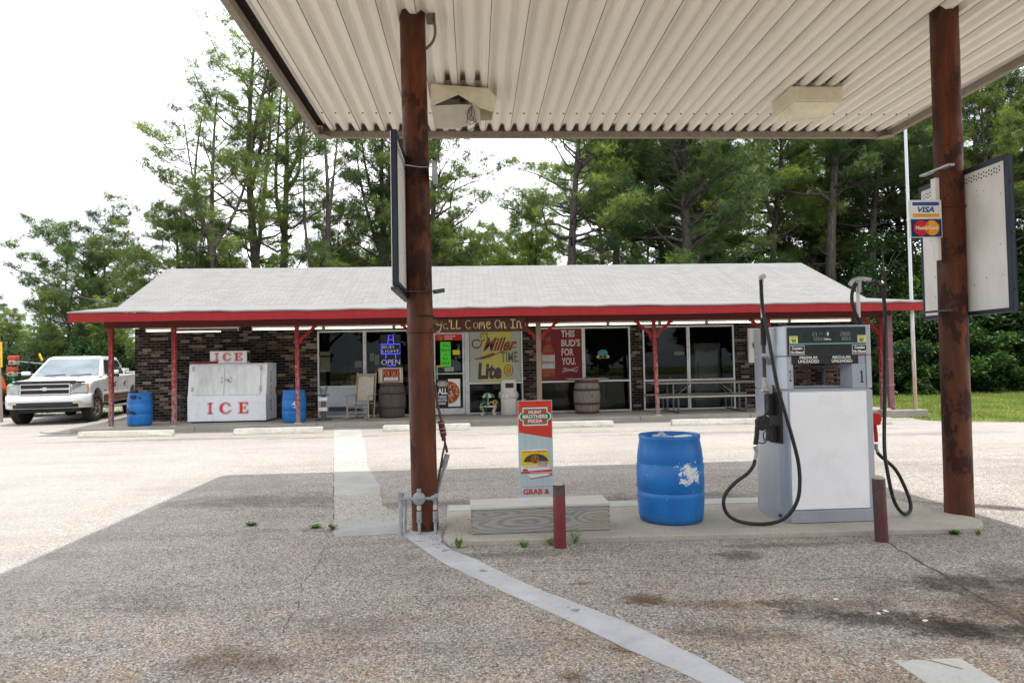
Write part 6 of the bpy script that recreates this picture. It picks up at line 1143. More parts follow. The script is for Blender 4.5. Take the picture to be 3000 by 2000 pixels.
vs2 = [(2.35 if abs(v[1]) > .9 else 2.5, v[1], v[2]) for v in vs]; nn = len(vs)
fs = [(i * n + j, i * n + j + 1, (i + 1) * n + j + 1, (i + 1) * n + j) for i in range(5) for j in range(ny)]
bp_.add(vs + vs2, fs + [tuple(k + nn for k in f[::-1]) for f in fs] + [(j, nn + j, nn + j + 1, j + 1) for j in range(ny)] + [(5 * n + j, 5 * n + j + 1, nn + 5 * n + j + 1, nn + 5 * n + j) for j in range(ny)] + [(i * n, (i + 1) * n, nn + (i + 1) * n, nn + i * n) for i in range(5)] + [(i * n + ny, nn + i * n + ny, nn + (i + 1) * n + ny, (i + 1) * n + ny) for i in range(5)], True)
bp_.build('front_bumper', CARW, truck)
ad = MB(); ad.prism([(2.80, -.78), (2.905, -.62), (2.905, .62), (2.80, .78), (2.6, .78), (2.6, -.78)], .46, .615, 'z'); ad.build('air_dam', P('charcoal_valance', (.02, .023, .028), .6), truck, bevel=.02)
ad = MB(); ad.box(2.907, 2.915, -.5, .42, .50, .58); ad.build('lower_intake', BLACKTXT, truck, bevel=.01)
gr_ = MB(); [gr_.box(*b_) for b_ in ((2.80, 2.86, -.60, .60, 1.085, 1.11), (2.80, 2.86, -.60, .60, .812, .842), (2.80, 2.865, -.60, .60, .94, .985), (2.80, 2.86, -.60, -.565, .842, 1.085), (2.80, 2.86, .565, .60, .842, 1.085))]; gr_.build('grille_frame', CHROME, truck, bevel=.01)
gi = MB(); gi.box(2.79, 2.83, -.565, .565, .842, 1.085); gi.build('grille_mesh', BLACKTXT, truck)
em = MB(); em.prism([(-.115, .945), (-.045, .945), (-.045, .925), (.045, .925), (.045, .945), (.115, .945), (.10, .99), (.04, .99), (.04, 1.015), (-.04, 1.015), (-.04, .99), (-.10, .99)], 2.866, 2.885, 'x'); em.build('grille_emblem', P('emblem_silver', (.62, .62, .60), .3, metal=.6), truck, bevel=.004)
hd_ = MB(); hd_.bar((2.815, -.72, 1.145), (2.815, .72, 1.145), .05, .085); hd_.bar((2.80, .72, 1.145), (2.66, .9, 1.14), .04, .05); hd_.bar((2.80, -.72, 1.145), (2.66, -.9, 1.14), .04, .05); hd_.build('hood_deflector', P('smoked_deflector', (.03, .028, .04), .12), truck, bevel=.01)
hdd = MB(); hdd.add([(2.74, -.80, 1.125), (2.74, .80, 1.125), (1.32, .86, 1.262), (1.32, -.86, 1.262), (2.74, -.80, 1.10), (2.74, .80, 1.10), (1.32, .86, 1.22), (1.32, -.86, 1.22)], [(0, 1, 2, 3), (7, 6, 5, 4), (0, 4, 5, 1), (1, 5, 6, 2), (2, 6, 7, 3), (3, 7, 4, 0)]); hdd.build('hood', CARW, truck, bevel=.02, segs=3)
bb = MB(); bb.box(-2.85, -1.3, -.85, .85, 1.362, 1.40); bb.bar((-1.3, -.93, 1.37), (-2.9, -.93, 1.37), .06, .03); bb.bar((-1.3, .93, 1.37), (-2.9, .93, 1.37), .06, .03); bb.build('bed_rail', CARW, truck, bevel=.01)
tb_ = MB(); tb_.box(-1.75, -1.32, -.88, .88, 1.401, 1.50); tb_.build('tool_box', P('tool_box_white', (.6, .62, .62), .4), truck, bevel=.02)
an = MB(); an.tube([(.3, .25, 1.885), (.27, .25, 1.95)], .012, 6); an.lathe([(.03, 1.885), (.02, 1.91), (0, 1.915)], (.3, .25, 0), 10); an.build('roof_antenna', BLACK, truck)
ub = MB(); ub.box(-2.6, 2.55, -.75, .75, .32, .50); ub.build('underbody', BLACKTXT, truck)
tw = MB(); tw.tube([(.9, .99, .80), (1.3, 1.0, .80)], .004, 4) if False else None
text('badge_lettering', 'SILVERADO', 0, .30, 0, .045, 0, CHROME, truck, bold=.03, M=Matrix.Translation((1.36, 1.004, .86)) @ Matrix.Rotation(R(180), 4, 'Z'))
tp_ = [(.16, -.12), (.30, -.125), (.39, -.11), (.42, -.09), (.42, .09), (.39, .11), (.30, .125), (.24, .12), (.235, .06)]
for x in (AX, BX):
    for s_ in (-1, 1):
        wh_ = thing('wheel', None, None, (x, s_ * .86, .42)); wh_.parent = truck; wh_.rotation_euler = (0, 0, R(-9) if x > 0 else 0)
        tr_ = MB(); tr_.lathe([(r, s_ * h) for r, h in tp_], (0, 0, 0), 40, 'y'); 
        for k in range(40): a = 2 * math.pi * k / 40; Mk = Matrix.Rotation(a, 4, 'Y'); tr_.box(.415, .43, -.095, -.02, -.018, .018, Mk); tr_.box(.415, .43, .02, .095, .008, .042, Mk)
        tr_.build('tyre', TIRE, wh_)
        ri = MB(); ri.lathe([(.245, s_ * .115), (.225, s_ * .10), (.215, s_ * -.02)], (0, 0, 0), 36, 'y'); ri.lathe([(0, s_ * .10), (.06, s_ * .10), (.07, s_ * .07)], (0, 0, 0), 20, 'y')
        for k in range(5):
            a = 2 * math.pi * k / 5
            for da in (-.16, .16): ri.bar((.05 * math.cos(a), s_ * .085, .05 * math.sin(a)), (.225 * math.cos(a + da), s_ * .09, .225 * math.sin(a + da)), .04, .05, (0, 1, 0))
        ri.build('rim', RIM, wh_); ri = MB(); ri.lathe([(0, s_ * .01), (.215, s_ * .01)], (0, 0, 0), 24, 'y'); ri.build('brake_disc', DARKSTEEL, wh_)
# ================================================================== trailer with mower and trimmers at the left edge
ORG = P('machine_orange', (.42, .06, .025), .4, .1, 5, dirt=(.2, .1, .07), dirt_amt=.4); ENG = P('engine_grey', (.30, .28, .25), .6, .2, 20)
tl = thing('utility_trailer', 'low black utility trailer with green rack posts behind the pickup', 'trailer', (-17.6, 25.6, 0))
mb = MB(); mb.box(-1.6, 2.6, -.9, .9, .45, .53); mb.box(-1.6, 2.6, -.95, -.9, .9, .95); [mb.box(x, x + .05, -.95, -.9, .53, .9) for x in (-1.6, -.5, .6, 1.7, 2.55)]; mb.build('frame', BLACK, tl)
for s_ in (-.95, .95): MB().lathe([(.0, -.1), (.2, -.1), (.34, -.09), (.34, .09), (.2, .1), (0, .1)], (.2, s_, .34), 28, 'y').build('wheel', TIRE, tl)
for x, zt in ((1.02, 1.98), (1.48, 1.75)): MB().box(x, x + .06, -.8, -.75, .53, zt).build('rack_post', P('rack_green', (.02, .25, .12), .5), tl)
mw = thing('riding_mower', 'orange riding mower riding on the trailer at the far left', 'mower', (-17.75, 25.6, .5))
mb = MB(); mb.prism([(-.7, .2), (.6, .2), (.7, .5), (.55, .95), (.1, 1.0), (-.3, .75), (-.7, .7)], -.4, .4, 'y'); mb.build('body', ORG, mw, bevel=.06, segs=3); mb = MB(); mb.box(-.45, 0, -.25, .25, .76, .9); mb.box(-.5, -.4, -.25, .25, .9, 1.25); mb.build('seat', BLACK, mw, bevel=.04)
for x in (-.5, .5): [MB().lathe([(0, -.09), (.2, -.09), (.24, -.06), (.24, .06), (.2, .09), (0, .09)], (x, s_ * .45, .24), 24, 'y').build('wheel', TIRE, mw) for s_ in (-1, 1)]
MB().box(-.3, .5, -.6, .6, .12, .28).build('mower_deck', ORG, mw, bevel=.03); mb = MB(); mb.tube([(.25, 0, .95), (.1, 0, 1.2)], .02, 8); mb.tube([(.1 + .14 * math.cos(R(a)) * .5, .18 * math.sin(R(a)), 1.2 + .14 * math.cos(R(a)) * .8) for a in range(0, 361, 30)], .012, 6); mb.build('steering_wheel', BLACK, mw)
for k, (z, lb) in enumerate(((2.0, 'upper orange-capped string trimmer racked on the trailer'), (1.55, 'lower orange-capped string trimmer racked on the trailer'))):
    t = thing('string_trimmer', lb, 'string trimmer', [(-16.048,24.8,1.998), (-16.092,24.8,1.605)][k], group='string trimmers on the trailer rack')
    MB().box(-.17, .12, -.12, .12, .0, .16).build('cap', ORG, t, bevel=.04, segs=3); MB().box(-.13, .1, -.14, .14, -.17, -.001).build('engine', ENG, t, bevel=.04); MB().lathe([(0, -.17), (.05, -.165), (.055, -.14)], (0, 0, -.07), 14, 'y').build('starter', ORG, t)
    MB().tube([(.1, 0, -.04), (1.5, .0, -.2)], .014, 8).build('shaft', GALV, t); MB().tube([(.55 + .02 * math.cos(R(a)), .12 * math.cos(R(a)), .02 + .13 * math.sin(R(a))) for a in range(0, 361, 24)], .014, 6).build('loop_handle', BLACK, t)
# ================================================================== poles and wires
POLE = P('utility_pole_wood', (.30, .26, .22), .85, .2, 3, stretch=(5, 5, .6), dirt=(.16, .13, .10), dirt_amt=.5, obj=False)
up = thing('utility_pole', 'weathered wooden utility pole with a yellow guard at the far left edge', 'utility pole', ([(-15.129,22.6,2.569)][0][0] - .05, 22.6, 0))
MB().tube([(0.03, 0, -.1), (-.25, 0, 8)], [.17, .12], 16).build('pole', POLE, up); MB().tube([(.20, -.06, 1.75), (.18, -.05, 2.55)], .028, 8).build('cable_guard', P('guard_yellow', (.75, .45, .02), .5), up)
up2 = thing('utility_pole', 'thin grey distant pole behind the orange trimmers', 'utility pole', (-27.0, 38, 0)); MB().tube([(0, 0, 0), (0, 0, 5.4)], [.12, .09], 10).build('pole', POLE, up2); MB().tube([(.5, 0, 0), (-.02, 0, 4.8)], .012, 5).build('guy_wire', GALV, up2)
gw = MB(); gw.tube([(-14.902,24.3,2.198), (-14.800,24.3,1.962)], .035, 8); tag(gw.build('guy_wire_guard', P('guy_yellow', (.75, .42, .03), .5)), 'short yellow guy-wire guard above the truck roof', 'guard')
def sagline(a, b_, sag, n=16): a, b_ = Vector(a), Vector(b_); return [a.lerp(b_, t / n) - Vector((0, 0, sag * 4 * (t / n) * (1 - t / n))) for t in range(n + 1)]
wr = MB(); wr.tube(sagline([(-15.261,23,5.196)][0], [(-11.051,22,3.651)][0], .25), .018, 5); tag(wr.build('service_cable', DARKSTEEL), 'drooping service cable running to the left end of the store roof', 'cable')
wr = MB(); wr.tube(sagline([(-15.084,22.6,5.935)][0], [(-14.564,24.3,2.615)][0], .0, 4), .008, 4); wr.tube(sagline((-24.5, 36, 4.3), (-16.6, 22.6, 4.9), .3), .01, 4); wr.tube(sagline((-27, 38, 4.9), (-14, 60, 5.5), .5), .012, 4); tag(wr.build('overhead_wire', DARKSTEEL), 'thin guy and overhead wires behind the truck', 'wire')
fp = thing('metal_pole', 'tall slim white metal pole rusting towards its foot on the lawn edge', 'pole', (11.52, 17.32, 0))
b = NB('rusting_white_pole'); s_ = b.n('SeparateXYZ', {0: b.n('NewGeometry').outputs['Position']}); n_ = b.noise(b.pos((6, 6, 1)), 3, 5, .7); f = b.math('ADD', b.n('MapRange', {0: s_.outputs[2], 1: 0., 2: 3.4, 3: .55, 4: .0}).outputs[0], n_); POLM = b.out(b.mix(b.ramp(f, [(.62, 0.), (.9, .8)]), (.55, .58, .60), (.32, .19, .10)), .4, .2)
MB().tube([(0, 0, -.1), (0, 0, 3.0)], .05, 14).build('lower_tube', POLM, fp); MB().tube([(0, 0, 3.0), (0, 0, 9)], [.042, .036], 14).build('upper_tube', POLM, fp); mb = MB(); [mb.lathe([(.04, z), (.056, z + .01), (.056, z + .04), (.04, z + .05)], (0, 0, 0), 14) for z in (2.2, 5.15)]; mb.build('coupling', POLM, fp)

# ================================================================== trees
def leaf_mat(name, dark, mid, lite, trans=.35, sc_=.35):
    b = NB(name); info = b.n('ObjectInfo'); v = b.pos((1, 1, 1)); n1 = b.noise(v, sc_, 3, .6); n2 = b.noise(v, 2.6, 3, .6)
    f = b.math('ADD', b.math('MULTIPLY', n1, .6), b.math('MULTIPLY', n2, .4)); col = b.ramp(f, [(.36, dark), (.5, mid), (.62, lite)])
    col = b.n('HueSaturation', {'Color': col, 'Value': b.math('ADD', b.math('MULTIPLY', info.outputs['Random'], .5), .75)}).outputs[0]
    b.out(col, .5, spec=.35); tr = b.n('BsdfTranslucent', {0: b.mix(1., col, (1.5, 1.6, .6), 'MULTIPLY')}); mxx = b.n('MixShader', {0: trans, 1: b.b.outputs[0], 2: tr}); b.t.links.new(mxx.outputs[0], b.t.nodes['Material Output'].inputs[0]); return b.m
PINE = leaf_mat('pine_needles', (.055, .09, .033), (.14, .20, .055), (.26, .33, .09), .4)
PINE_D = leaf_mat('dark_pine_needles', (.024, .050, .023), (.060, .108, .036), (.155, .21, .06), .38)
LEAF = leaf_mat('broad_leaves', (.03, .075, .015), (.085, .165, .025), (.19, .30, .05), .4, .5)  # sun put into the colour for the bright understorey patches
LEAF_D = leaf_mat('shaded_broad_leaves', (.008, .026, .010), (.020, .050, .014), (.05, .11, .02), .3, .5)  # deep shade of the wood put into a darker leaf colour
b = NB('pine_bark'); n1 = b.noise(b.pos((7, 7, 1.2)), 2, 6, .7); BARK = b.out(b.ramp(n1, [(.35, (.03, .025, .022)), (.55, (.085, .07, .062)), (.72, (.17, .145, .125))]), .9); b.bump(n1, .5, .03)
rng = np.random.default_rng(7)
def blades(cent, nb, L, W, up=.25, flat=1.0):
    N = len(cent); d = rng.normal(size=(N, nb, 3)); d[..., 2] = d[..., 2] * flat + up; d /= np.linalg.norm(d, axis=-1, keepdims=True)
    s_ = np.cross(d, rng.normal(size=(N, nb, 3))); s_ /= np.linalg.norm(s_, axis=-1, keepdims=True)
    Ls = L * rng.uniform(.7, 1.15, (N, nb, 1)); c = cent[:, None, :] + d * .02
    return np.stack([c - s_ * W / 2, c + s_ * W / 2, c + d * Ls], 2).reshape(-1, 3)
def leaves(cent, L, W):
    N = len(cent); d = rng.normal(size=(N, 3)); d[:, 2] = d[:, 2] * .5 - .15; d /= np.linalg.norm(d, axis=-1, keepdims=True)
    s_ = np.cross(d, rng.normal(size=(N, 3)) * [.5, .5, 1] + [0, 0, .6]); s_ /= np.linalg.norm(s_, axis=-1, keepdims=True); Ls = L * rng.uniform(.6, 1.2, (N, 1))
    return np.stack([cent, cent + d * Ls * .5 + s_ * W * Ls / L / 2, cent + d * Ls, cent + d * Ls * .5 - s_ * W * Ls / L / 2], 1).reshape(-1, 3)
def pine(name, seed, H, cb, cr, nbr, mat, r0=.2, topr=.35, tufts=7, lean=0.0, tw=7, bl=12, L=.24, W=.022, dead=0, rnd=False, forks=None):
    """tapered trunk + curved limbs + twigs in one wood mesh, needle tufts in another; origin at the foot"""
    rd = random.Random(seed); wood = MB(); cent = []
    sway = [(0, 0, 0)]; k = 10; ph = rd.uniform(0, 6); sw0 = .32
    for i in range(1, k + 1): t = i / k; sway.append((lean * H * t * t + .32 * (math.sin(ph + 5 * t) - math.sin(ph)), .3 * (math.sin(ph * 2 + 4 * t) - math.sin(ph * 2)), H * t))
    sp = spline(sway, 3); r0 *= 1.2; wood.tube(sp, [r0 * (1 - .88 * i / (len(sp) - 1)) for i in range(len(sp))], 9, caps=False)
    def tr(z): f = max(0, min(.999, z / H)) * (len(sp) - 1); i = int(f); return sp[i].lerp(sp[min(i + 1, len(sp) - 1)], f - i)
    # heavy ascending forks make a rounded, many-headed crown
    axes = [(sp, cb, 1.0, nbr)]; nf = forks if forks is not None else (rd.choice((2, 3, 3)) if not rnd else 5)
    for q in range(nf):
        z0 = H * (cb + (1 - cb) * rd.uniform(.02, .5)); a = rd.uniform(0, 6.283); p0 = tr(z0); hh = (H * rd.uniform(.86, .99) - z0) * (1 if not rnd else rd.uniform(.6, 1)); out = cr * rd.uniform(.25, .5) * (1.5 if rnd else 1)
        fp_ = spline([p0, p0 + Vector((math.cos(a) * out * .65, math.sin(a) * out * .65, hh * .28)), p0 + Vector((math.cos(a + .3) * out, math.sin(a + .3) * out, hh * .65)), p0 + Vector((math.cos(a + .5) * out * 1.1, math.sin(a + .5) * out * 1.1, hh))], 4)
        fr_ = r0 * .42; wood.tube(fp_, [fr_ * (1 - .8 * k / (len(fp_) - 1)) for k in range(len(fp_))], 6, caps=False); axes.append((fp_, .15, .62, max(6, int(nbr * .28))))
    az = rd.uniform(0, 6); gs_ = tufts * 2.6
    for ax, lo, sc_l, nb_ in axes:
        main = ax is sp; nd = dead if main else 0
        for i in range(nb_ + nd):
            isdead = i >= nb_; t = (i + rd.uniform(-.5, .5)) / nb_ if not isdead else rd.uniform(-.4, .1); t = max(-.5, min(1, t)); tt = max(0, t)
            f = max(.05, min(.99, lo + (1 - lo) * t)) * (len(ax) - 1); k0 = int(f); p0 = ax[k0].lerp(ax[min(k0 + 1, len(ax) - 1)], f - k0)
            az += 2.4 + rd.uniform(-.8, .8); prf_ = (.5 + .5 * math.sin(math.pi * min(1, tt * .75 + .25))) * (1 - tt ** 2.2 * (1 - topr)) if not rnd else math.sqrt(max(.08, 1 - ((tt - .38) / .66) ** 2))
            Lb = cr * prf_ * sc_l * rd.uniform(.5, 1.15) * (.5 if isdead else 1); up0 = rd.uniform(-.12, .3) + tt * .6 if not isdead else rd.uniform(-.2, .3); curl = rd.uniform(.05, .4); wob = rd.uniform(-.6, .6); kink = rd.uniform(-.10, .10)
            dx, dy = math.cos(az), math.sin(az); pts = []
            for j in range(6): s_ = j / 5; w2 = wob * s_ * s_ + kink * math.sin(7 * s_); pts.append(p0 + Vector((dx * Lb * s_ - dy * w2 * Lb, dy * Lb * s_ + dx * w2 * Lb, Lb * (up0 * s_ + curl * s_ * s_ + kink * .7 * math.sin(9 * s_)))))
            rb_ = max(.012, r0 * .30 * (1 - .5 * tt) * (Lb / cr) ** .6); wood.tube(pts, [rb_ * (1 - .8 * j / 5) for j in range(6)], 5, caps=False)
            if isdead:
                for q in range(6): b0 = pts[rd.randrange(2, 6)]; d = Vector((dx + rd.uniform(-1, 1), dy + rd.uniform(-1, 1), rd.uniform(-.3, .5))) * Lb * .25; wood.tube([b0, b0 + d * .5 + Vector((0, 0, .03)), b0 + d], [.012, .008, .003], 3, caps=False)
                continue
            npad = max(2, int(2.2 + Lb * 1.0))
            for q in range(npad):      # a pad: a flattened cloud of needle tufts round a twig head
                s_ = (.38 + .62 * (q + rd.random() * .8) / npad) if q else 1.0; ff = min(.999, s_) * 5; k0 = int(ff); b0 = pts[k0].lerp(pts[min(5, k0 + 1)], ff - k0); off = rd.uniform(-.42, .42) * (.3 + Lb * .22) if q else 0
                c = b0 + Vector((-dy * off + rd.uniform(-.1, .1), dx * off + rd.uniform(-.1, .1), rd.uniform(.02, .3))); pr2 = rd.uniform(.26, .56) * (1 + .12 * Lb)
                wood.tube([b0, b0.lerp(c, .5) - Vector((0, 0, .04)), c], [.016, .012, .006], 3, caps=False)
                for u in range(4): e = c + Vector((rd.gauss(0, 1), rd.gauss(0, 1), rd.gauss(.3, .3))) * pr2 * .6; wood.tube([c, e], [.007, .003], 3, caps=False)
                for u in range(int(gs_ * pr2 * 2.0)):
                    v = Vector((rd.gauss(0, 1), rd.gauss(0, 1), rd.gauss(0, 1))).normalized() * (pr2 * rd.random() ** .45); cent.append((c.x + v.x, c.y + v.y, c.z + v.z * .5 + .08))
    t = thing(name, None, None); o = wood.build('trunk', BARK, t, fixn=False); npmesh('crown', blades(np.array(cent), bl, L, W), 3, mat, t)
    return t
def broad(name, seed, H, R0, mat, n=9000, trunk=True, L=.17, W=.10, z0=.12, squash=1.0):
    rd = random.Random(seed); wood = MB(); g = np.random.default_rng(seed); cl = []
    if trunk: wood.tube([(0, 0, 0), (.1, .05, H * .35), (-.05, .1, H * .7), (.05, 0, H * .92)], [.14, .11, .07, .03], 7, caps=False)
    nb = 34
    for i in range(nb):
        a = rd.uniform(0, 6.283); t = rd.uniform(z0, 1) ; rr = R0 * math.sqrt(max(.05, 1 - ((t - .45) / .62) ** 2)) * rd.uniform(.35, 1.0); c = (rr * math.cos(a), rr * math.sin(a), H * t); cl.append((c, R0 * rd.uniform(.16, .34)))
        if trunk: wood.tube([(0, 0, H * max(.1, t - .25)), (c[0] * .5, c[1] * .5, H * (t - .1)), c], [.04, .025, .008], 4, caps=False)
    cs_ = np.array([c for c, _ in cl]); rs_ = np.array([r for _, r in cl]); pick = g.integers(0, nb, n); d = g.normal(size=(n, 3)); d /= np.linalg.norm(d, axis=1, keepdims=True)
    cent = cs_[pick] + d * (rs_[pick] * g.uniform(.55, 1.08, n))[:, None] * [1, 1, .75]
    cent = cent[cent[:, 2] > .03]
    t = thing(name, None, None)
    if trunk: wood.build('trunk', BARK, t, fixn=False)
    npmesh('crown', leaves(cent, L, W), 4, mat, t); return t
HIDE = []
def proto(o): HIDE.append(o); return o
used = set()
def put(pr, x, y, rz, label, cat='pine tree', group=None, s=1.0, sz=None, name=None, z=-.03):
    o = pr if pr.name not in used else copy_tree(pr); used.add(pr.name) if o is pr else None
    if name and o is not pr: pass
    o.location = (x, y, z); o.rotation_euler = (0, 0, rz); o.scale = (s, s, sz or s); tag(o, label, cat, group); return o
# prominent pines, one build each
put(pine('pine_tree', 11, 9.6, .14, 3.2, 46, PINE_D, .20, .55, 9, tw=9, rnd=True), -21.6, 40, 1, 'rounded bushy pine standing alone behind the pickup truck')
put(pine('pine_tree', 12, 15.0, .32, 3.6, 30, PINE, .20, .5, 6, dead=6, tw=8), -12.3, 34, 2.2, 'slender pine with level limbs, left one of the tall group behind the roof')
put(pine('pine_tree', 13, 19.8, .30, 3.6, 42, PINE, .27, .6, 6, dead=7, tw=8), -10.9, 36, .4, 'tallest pine, forking high up, left of the canopy edge')
put(pine('pine_tree', 14, 18.4, .36, 3.4, 36, PINE, .25, .5, 6, lean=-.004, dead=8, tw=8), -10.0, 37, 4, 'tall pine with bare lower limbs just right of the tallest one')
put(pine('pine_tree', 15, 15.5, .25, 2.8, 24, PINE_D, .20, .3, 5, lean=.01, dead=12, tw=7), -7.9, 35, 5, 'thin scraggly pine with many dead branches under the canopy corner')
put(pine('pine_tree', 16, 17.0, .30, 3.3, 48, PINE_D, .26, .4, 7, dead=8), -4.3, 38, 1.1, 'dark pine directly behind the left column')
put(pine('pine_tree', 17, 17.5, .40, 4.4, 50, PINE, .26, .5, 9, lean=-.006, dead=5, tw=8, forks=1), 5.4, 34, .2, 'leaning bare-trunked pine above the middle of the roof')
put(pine('pine_tree', 18, 17.0, .46, 3.9, 46, PINE_D, .26, .5, 9, dead=4, tw=8, forks=1), 7.8, 37, 3.4, 'dark straight pine just right of the leaning one')
put(pine('pine_tree', 19, 16.5, .25, 4.6, 64, PINE_D, .34, .5, 10, lean=-.01, dead=3, tw=8, forks=2), 10.4, 33, 2.0, 'thick dark pine with a broad drooping crown over the right half of the roof')
put(pine('pine_tree', 21, 16.5, .28, 3.9, 52, PINE, .24, .5, 8, dead=4, tw=8), -2.7, 37, 3, 'full green pine rising directly right of the left column')
put(pine('pine_tree', 22, 9.5, .15, 3.8, 46, PINE, .18, .4, 9, dead=3, tw=8), -14.6, 35.5, 1.3, 'low spreading bright pine left of the tall group, over the roof corner')
put(pine('pine_tree', 20, 9.5, .12, 3.4, 44, PINE, .16, .45, 8), -1.2, 39, 2.0, 'mid-green pine low behind the right side of the left column')
# forest pines: four more kinds, copied
F = [pine('pine_tree', 31, 17.5, .48, 3.6, 52, PINE_D, .24, .5, 9, dead=5, tw=8, forks=1), pine('pine_tree', 32, 16.0, .44, 3.4, 50, PINE, .21, .5, 9, lean=.004, dead=3, tw=8, forks=1), pine('pine_tree', 33, 18.5, .46, 3.4, 52, PINE_D, .26, .5, 9, lean=-.004, dead=6, tw=8, forks=1), pine('pine_tree', 34, 12.0, .15, 3.2, 52, PINE, .17, .35, 8)]
gw_ = 'tall pines of the wood right of and behind the store'; lab = 'tall dark-trunked pine standing in the wood behind the right half of the store'
for k, (x, y) in enumerate(((12.8, 38), (16.2, 36), (15.5, 42), (19.8, 38), (18.4, 33.5), (21.6, 35), (24.5, 37), (26.4, 41), (22.6, 43), (29, 39), (25.6, 31.5), (28.5, 33), (31.5, 36), (33, 31), (36, 35), (30, 45), (35, 42), (40, 38), (13, 47), (17.5, 50), (24, 50), (9, 46), (21, 56), (29, 54), (14, 58), (37, 50), (42, 46))):
    put(F[(k * 7 + k // 3) % 3], x, y, k * 1.7, lab, group=gw_, s=.92 + .2 * ((k * 37) % 10) / 10)
gb_ = 'low pines filling the gaps behind the store'
for k, (x, y) in enumerate(((-14.2, 47), (-14.6, 41), (-8.2, 41), (-6.0, 43), (-1.8, 43), (.8, 45), (3.4, 42), (-9.2, 46), (-6.3, 50), (-2.3, 48), (0.6, 52), (2.6, 47), (-12.0, 56), (5.2, 55), (8.5, 52), (-4.5, 58), (2, 60), (12.6, 52), (-17, 60), (-9, 63))):
    put(F[3], x, y, k * 2.1, 'bushy mid-green pine, one of the lower row seen over the store roof', group=gb_, s=.72 + .28 * ((k * 53) % 10) / 10)
gl_ = 'pines at the far left behind the parked truck'
for k, (x, y, s_) in enumerate(((-38, 58, .75), (-33.5, 56, .7), (-42, 62, .95), (-36, 66, .95), (-30, 60, .6), (-46, 60, 1.), (-27, 54, .55), (-50, 66, 1.), (-24.5, 48, .5), (-19.2, 37, .45), (-16.5, 39, .5))):
    put(F[(3, 1, 3, 3)[k % 4]], x, y, k * 1.3, 'distant rounded pine, one of the far row left of the bushy pine', group=gl_, s=s_ * .72)
# broadleaf understorey
B = [broad('leafy_tree', 41, 6.5, 2.6, LEAF, 12000), broad('leafy_tree', 42, 8.0, 2.8, LEAF_D, 12000), broad('shrub', 43, 2.6, 1.9, LEAF_D, 8000, False, z0=.02), broad('shrub', 44, 3.4, 2.3, LEAF_D, 9000, False, z0=.02)]
put(B[1], 9.3, 35.5, 1, 'dark broadleaf tree with drooping leaves just above the roof ridge', 'leafy tree', s=1.05)
gu = 'broadleaf trees growing under the pines at the edge of the wood'
for k, (x, y, s_) in enumerate(((14.5, 35, .9), (17.2, 33.5, .85), (20.2, 32.5, .95), (22.5, 31.5, .9), (18.8, 37.5, 1.1), (24.3, 33, 1.05), (26.8, 30.5, .95), (29.5, 31, 1.1), (32, 29, 1.1), (35, 30, 1.2), (22.8, 38.5, 1.2), (27.5, 36.5, 1.3), (33, 35, 1.4), (38, 33, 1.3), (41, 29, 1.3), (12.5, 40, 1.), (16, 46, 1.3), (21, 46, 1.4), (27, 46, 1.5), (34, 46, 1.6), (40, 40, 1.5), (11, 54, 1.4), (19, 60, 1.7), (29, 60, 1.7), (6, 62, 1.2))):
    put(B[(k * 3 + 1) % 2], x, y, k * 1.9, 'broadleaf tree among the pine trunks at the right side of the wood', 'leafy tree', gu, s=s_)
gs = 'shrubs along the back of the lawn and the wood edge'
for k, (x, y, s_) in enumerate(((14.2, 27.5, .7), (16.2, 28.4, .9), (18.2, 27.8, .8), (20.1, 28.6, 1.), (22.3, 27.8, .9), (24.4, 27.4, 1.), (26.6, 26.8, .95), (28.8, 26.2, 1.), (31, 25.4, 1.), (33.5, 24.6, 1.1), (36, 23.5, 1.1), (15, 30.8, 1.1), (18, 30.8, 1.3), (21.2, 30.4, 1.3), (24.2, 29.8, 1.4), (27.4, 29, 1.4), (30.6, 28.2, 1.4), (34, 27.2, 1.5), (38.5, 26, 1.5), (12.6, 31.5, 1.), (13.2, 29.2, .7))):
    put(B[2 + k % 2], x, y, k * 2.3, 'dense shrub in the row behind the lawn right of the store', 'shrub', gs, s=s_)
gs2 = 'bushes behind the pickup and the trailer'
for k, (x, y, s_) in enumerate(((-13.2, 33, .75), (-16, 34.5, .8), (-19, 35, .9), (-22, 36, .8), (-25.5, 38, .8), (-29, 40, .9), (-33, 44, 1.), (-38, 46, 1.1), (-11, 31.5, .7), (-43, 48, 1.2), (-26, 45, 1.), (-20, 45, 1.1), (-15, 42, 1.), (-32, 50, 1.2))):
    put(B[2 + (k + 1) % 2], x, y, k * 2.9, 'green bush in the row behind the truck and trailer', 'shrub', gs2, s=s_)
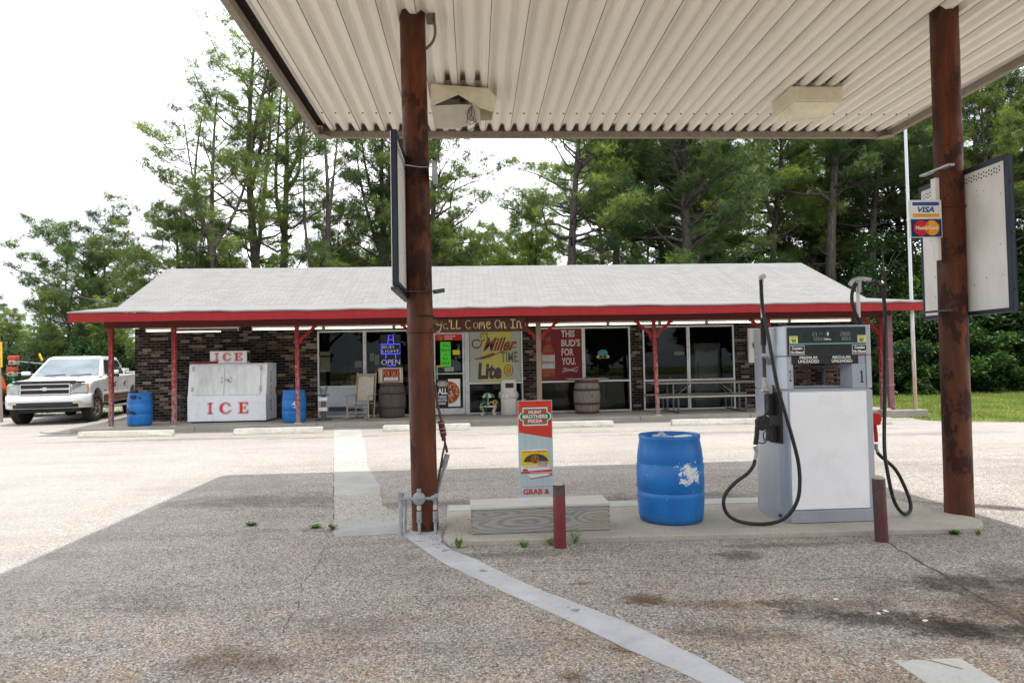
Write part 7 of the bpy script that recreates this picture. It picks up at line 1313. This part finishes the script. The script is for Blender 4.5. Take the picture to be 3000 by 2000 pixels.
# far wood seen as one mass
g = np.random.default_rng(3)
def wood_mass(name, label, x0, x1, y0, y1, hmax, n, mat, L=.5):
    nc = int(n / 140); cx = g.uniform(x0, x1, nc); cy = g.uniform(y0, y1, nc); ch = hmax * g.uniform(.15, 1, nc) * (.75 + .25 * np.sin(cx * .35)); r = g.uniform(1.2, 2.6, nc); pk = g.integers(0, nc, n); d = g.normal(size=(n, 3)); d /= np.linalg.norm(d, axis=1, keepdims=True)
    cent = np.stack([cx[pk], cy[pk], ch[pk]], 1) + d * (r[pk] * g.uniform(.5, 1.05, n))[:, None]; cent[:, 2] = np.abs(cent[:, 2])
    o = npmesh(name, leaves(cent, L, L * .6), 4, mat); tag(o, kind='stuff'); o['label'] = label
wood_mass('distant_wood', 'solid dark green wood far behind the trees on the right', 8, 75, 64, 72, 13, 60000, LEAF_D); wood_mass('distant_wood', 'low green wood on the horizon far behind the left trees', -95, 8, 78, 88, 6.5, 60000, LEAF)
wood_mass('distant_wood', 'wood across the road behind the viewpoint', -70, 70, -46, -36, 24, 60000, LEAF_D, 1.3)
# lawn
ng = 90000; gx = g.uniform(9.8, 44, ng); gy = g.uniform(15.2, 28.5, ng); edge = np.interp(gx, [9.8, 10.6, 12.9, 20, 44], [18.2, 16.85, 15.45, 15.0, 14.6]); keep = (gy > edge + g.normal(0, .06, ng)) & ~((gx < 11.9) & (gy > 17.6)); gx, gy = gx[keep], gy[keep]
lx_ = g.uniform(-30, -9.8, 26000); ly_ = g.uniform(26.2, 36, 26000); gx = np.concatenate([gx, lx_]); gy = np.concatenate([gy, ly_]); cent = np.stack([gx, gy, np.full(len(gx), -.03)], 1)
GRASS = leaf_mat('lawn_grass', (.11, .15, .04), (.19, .25, .06), (.32, .36, .12), .3, .8)
d = g.normal(size=(len(cent), 3)) * [.35, .35, 0] + [0, 0, 1]; d /= np.linalg.norm(d, axis=1, keepdims=True); s_ = np.cross(d, g.normal(size=(len(cent), 3))); s_ /= np.linalg.norm(s_, axis=1, keepdims=True); L_ = g.uniform(.06, .12, (len(cent), 1)) * np.where(g.random((len(cent), 1)) < .03, 1.6, 1)
o = npmesh('grass', np.stack([cent - s_ * .012, cent + s_ * .012, cent + d * L_], 1).reshape(-1, 3), 3, GRASS); tag(o, kind='stuff'); o['label'] = 'short mown grass of the lawn beside the store'
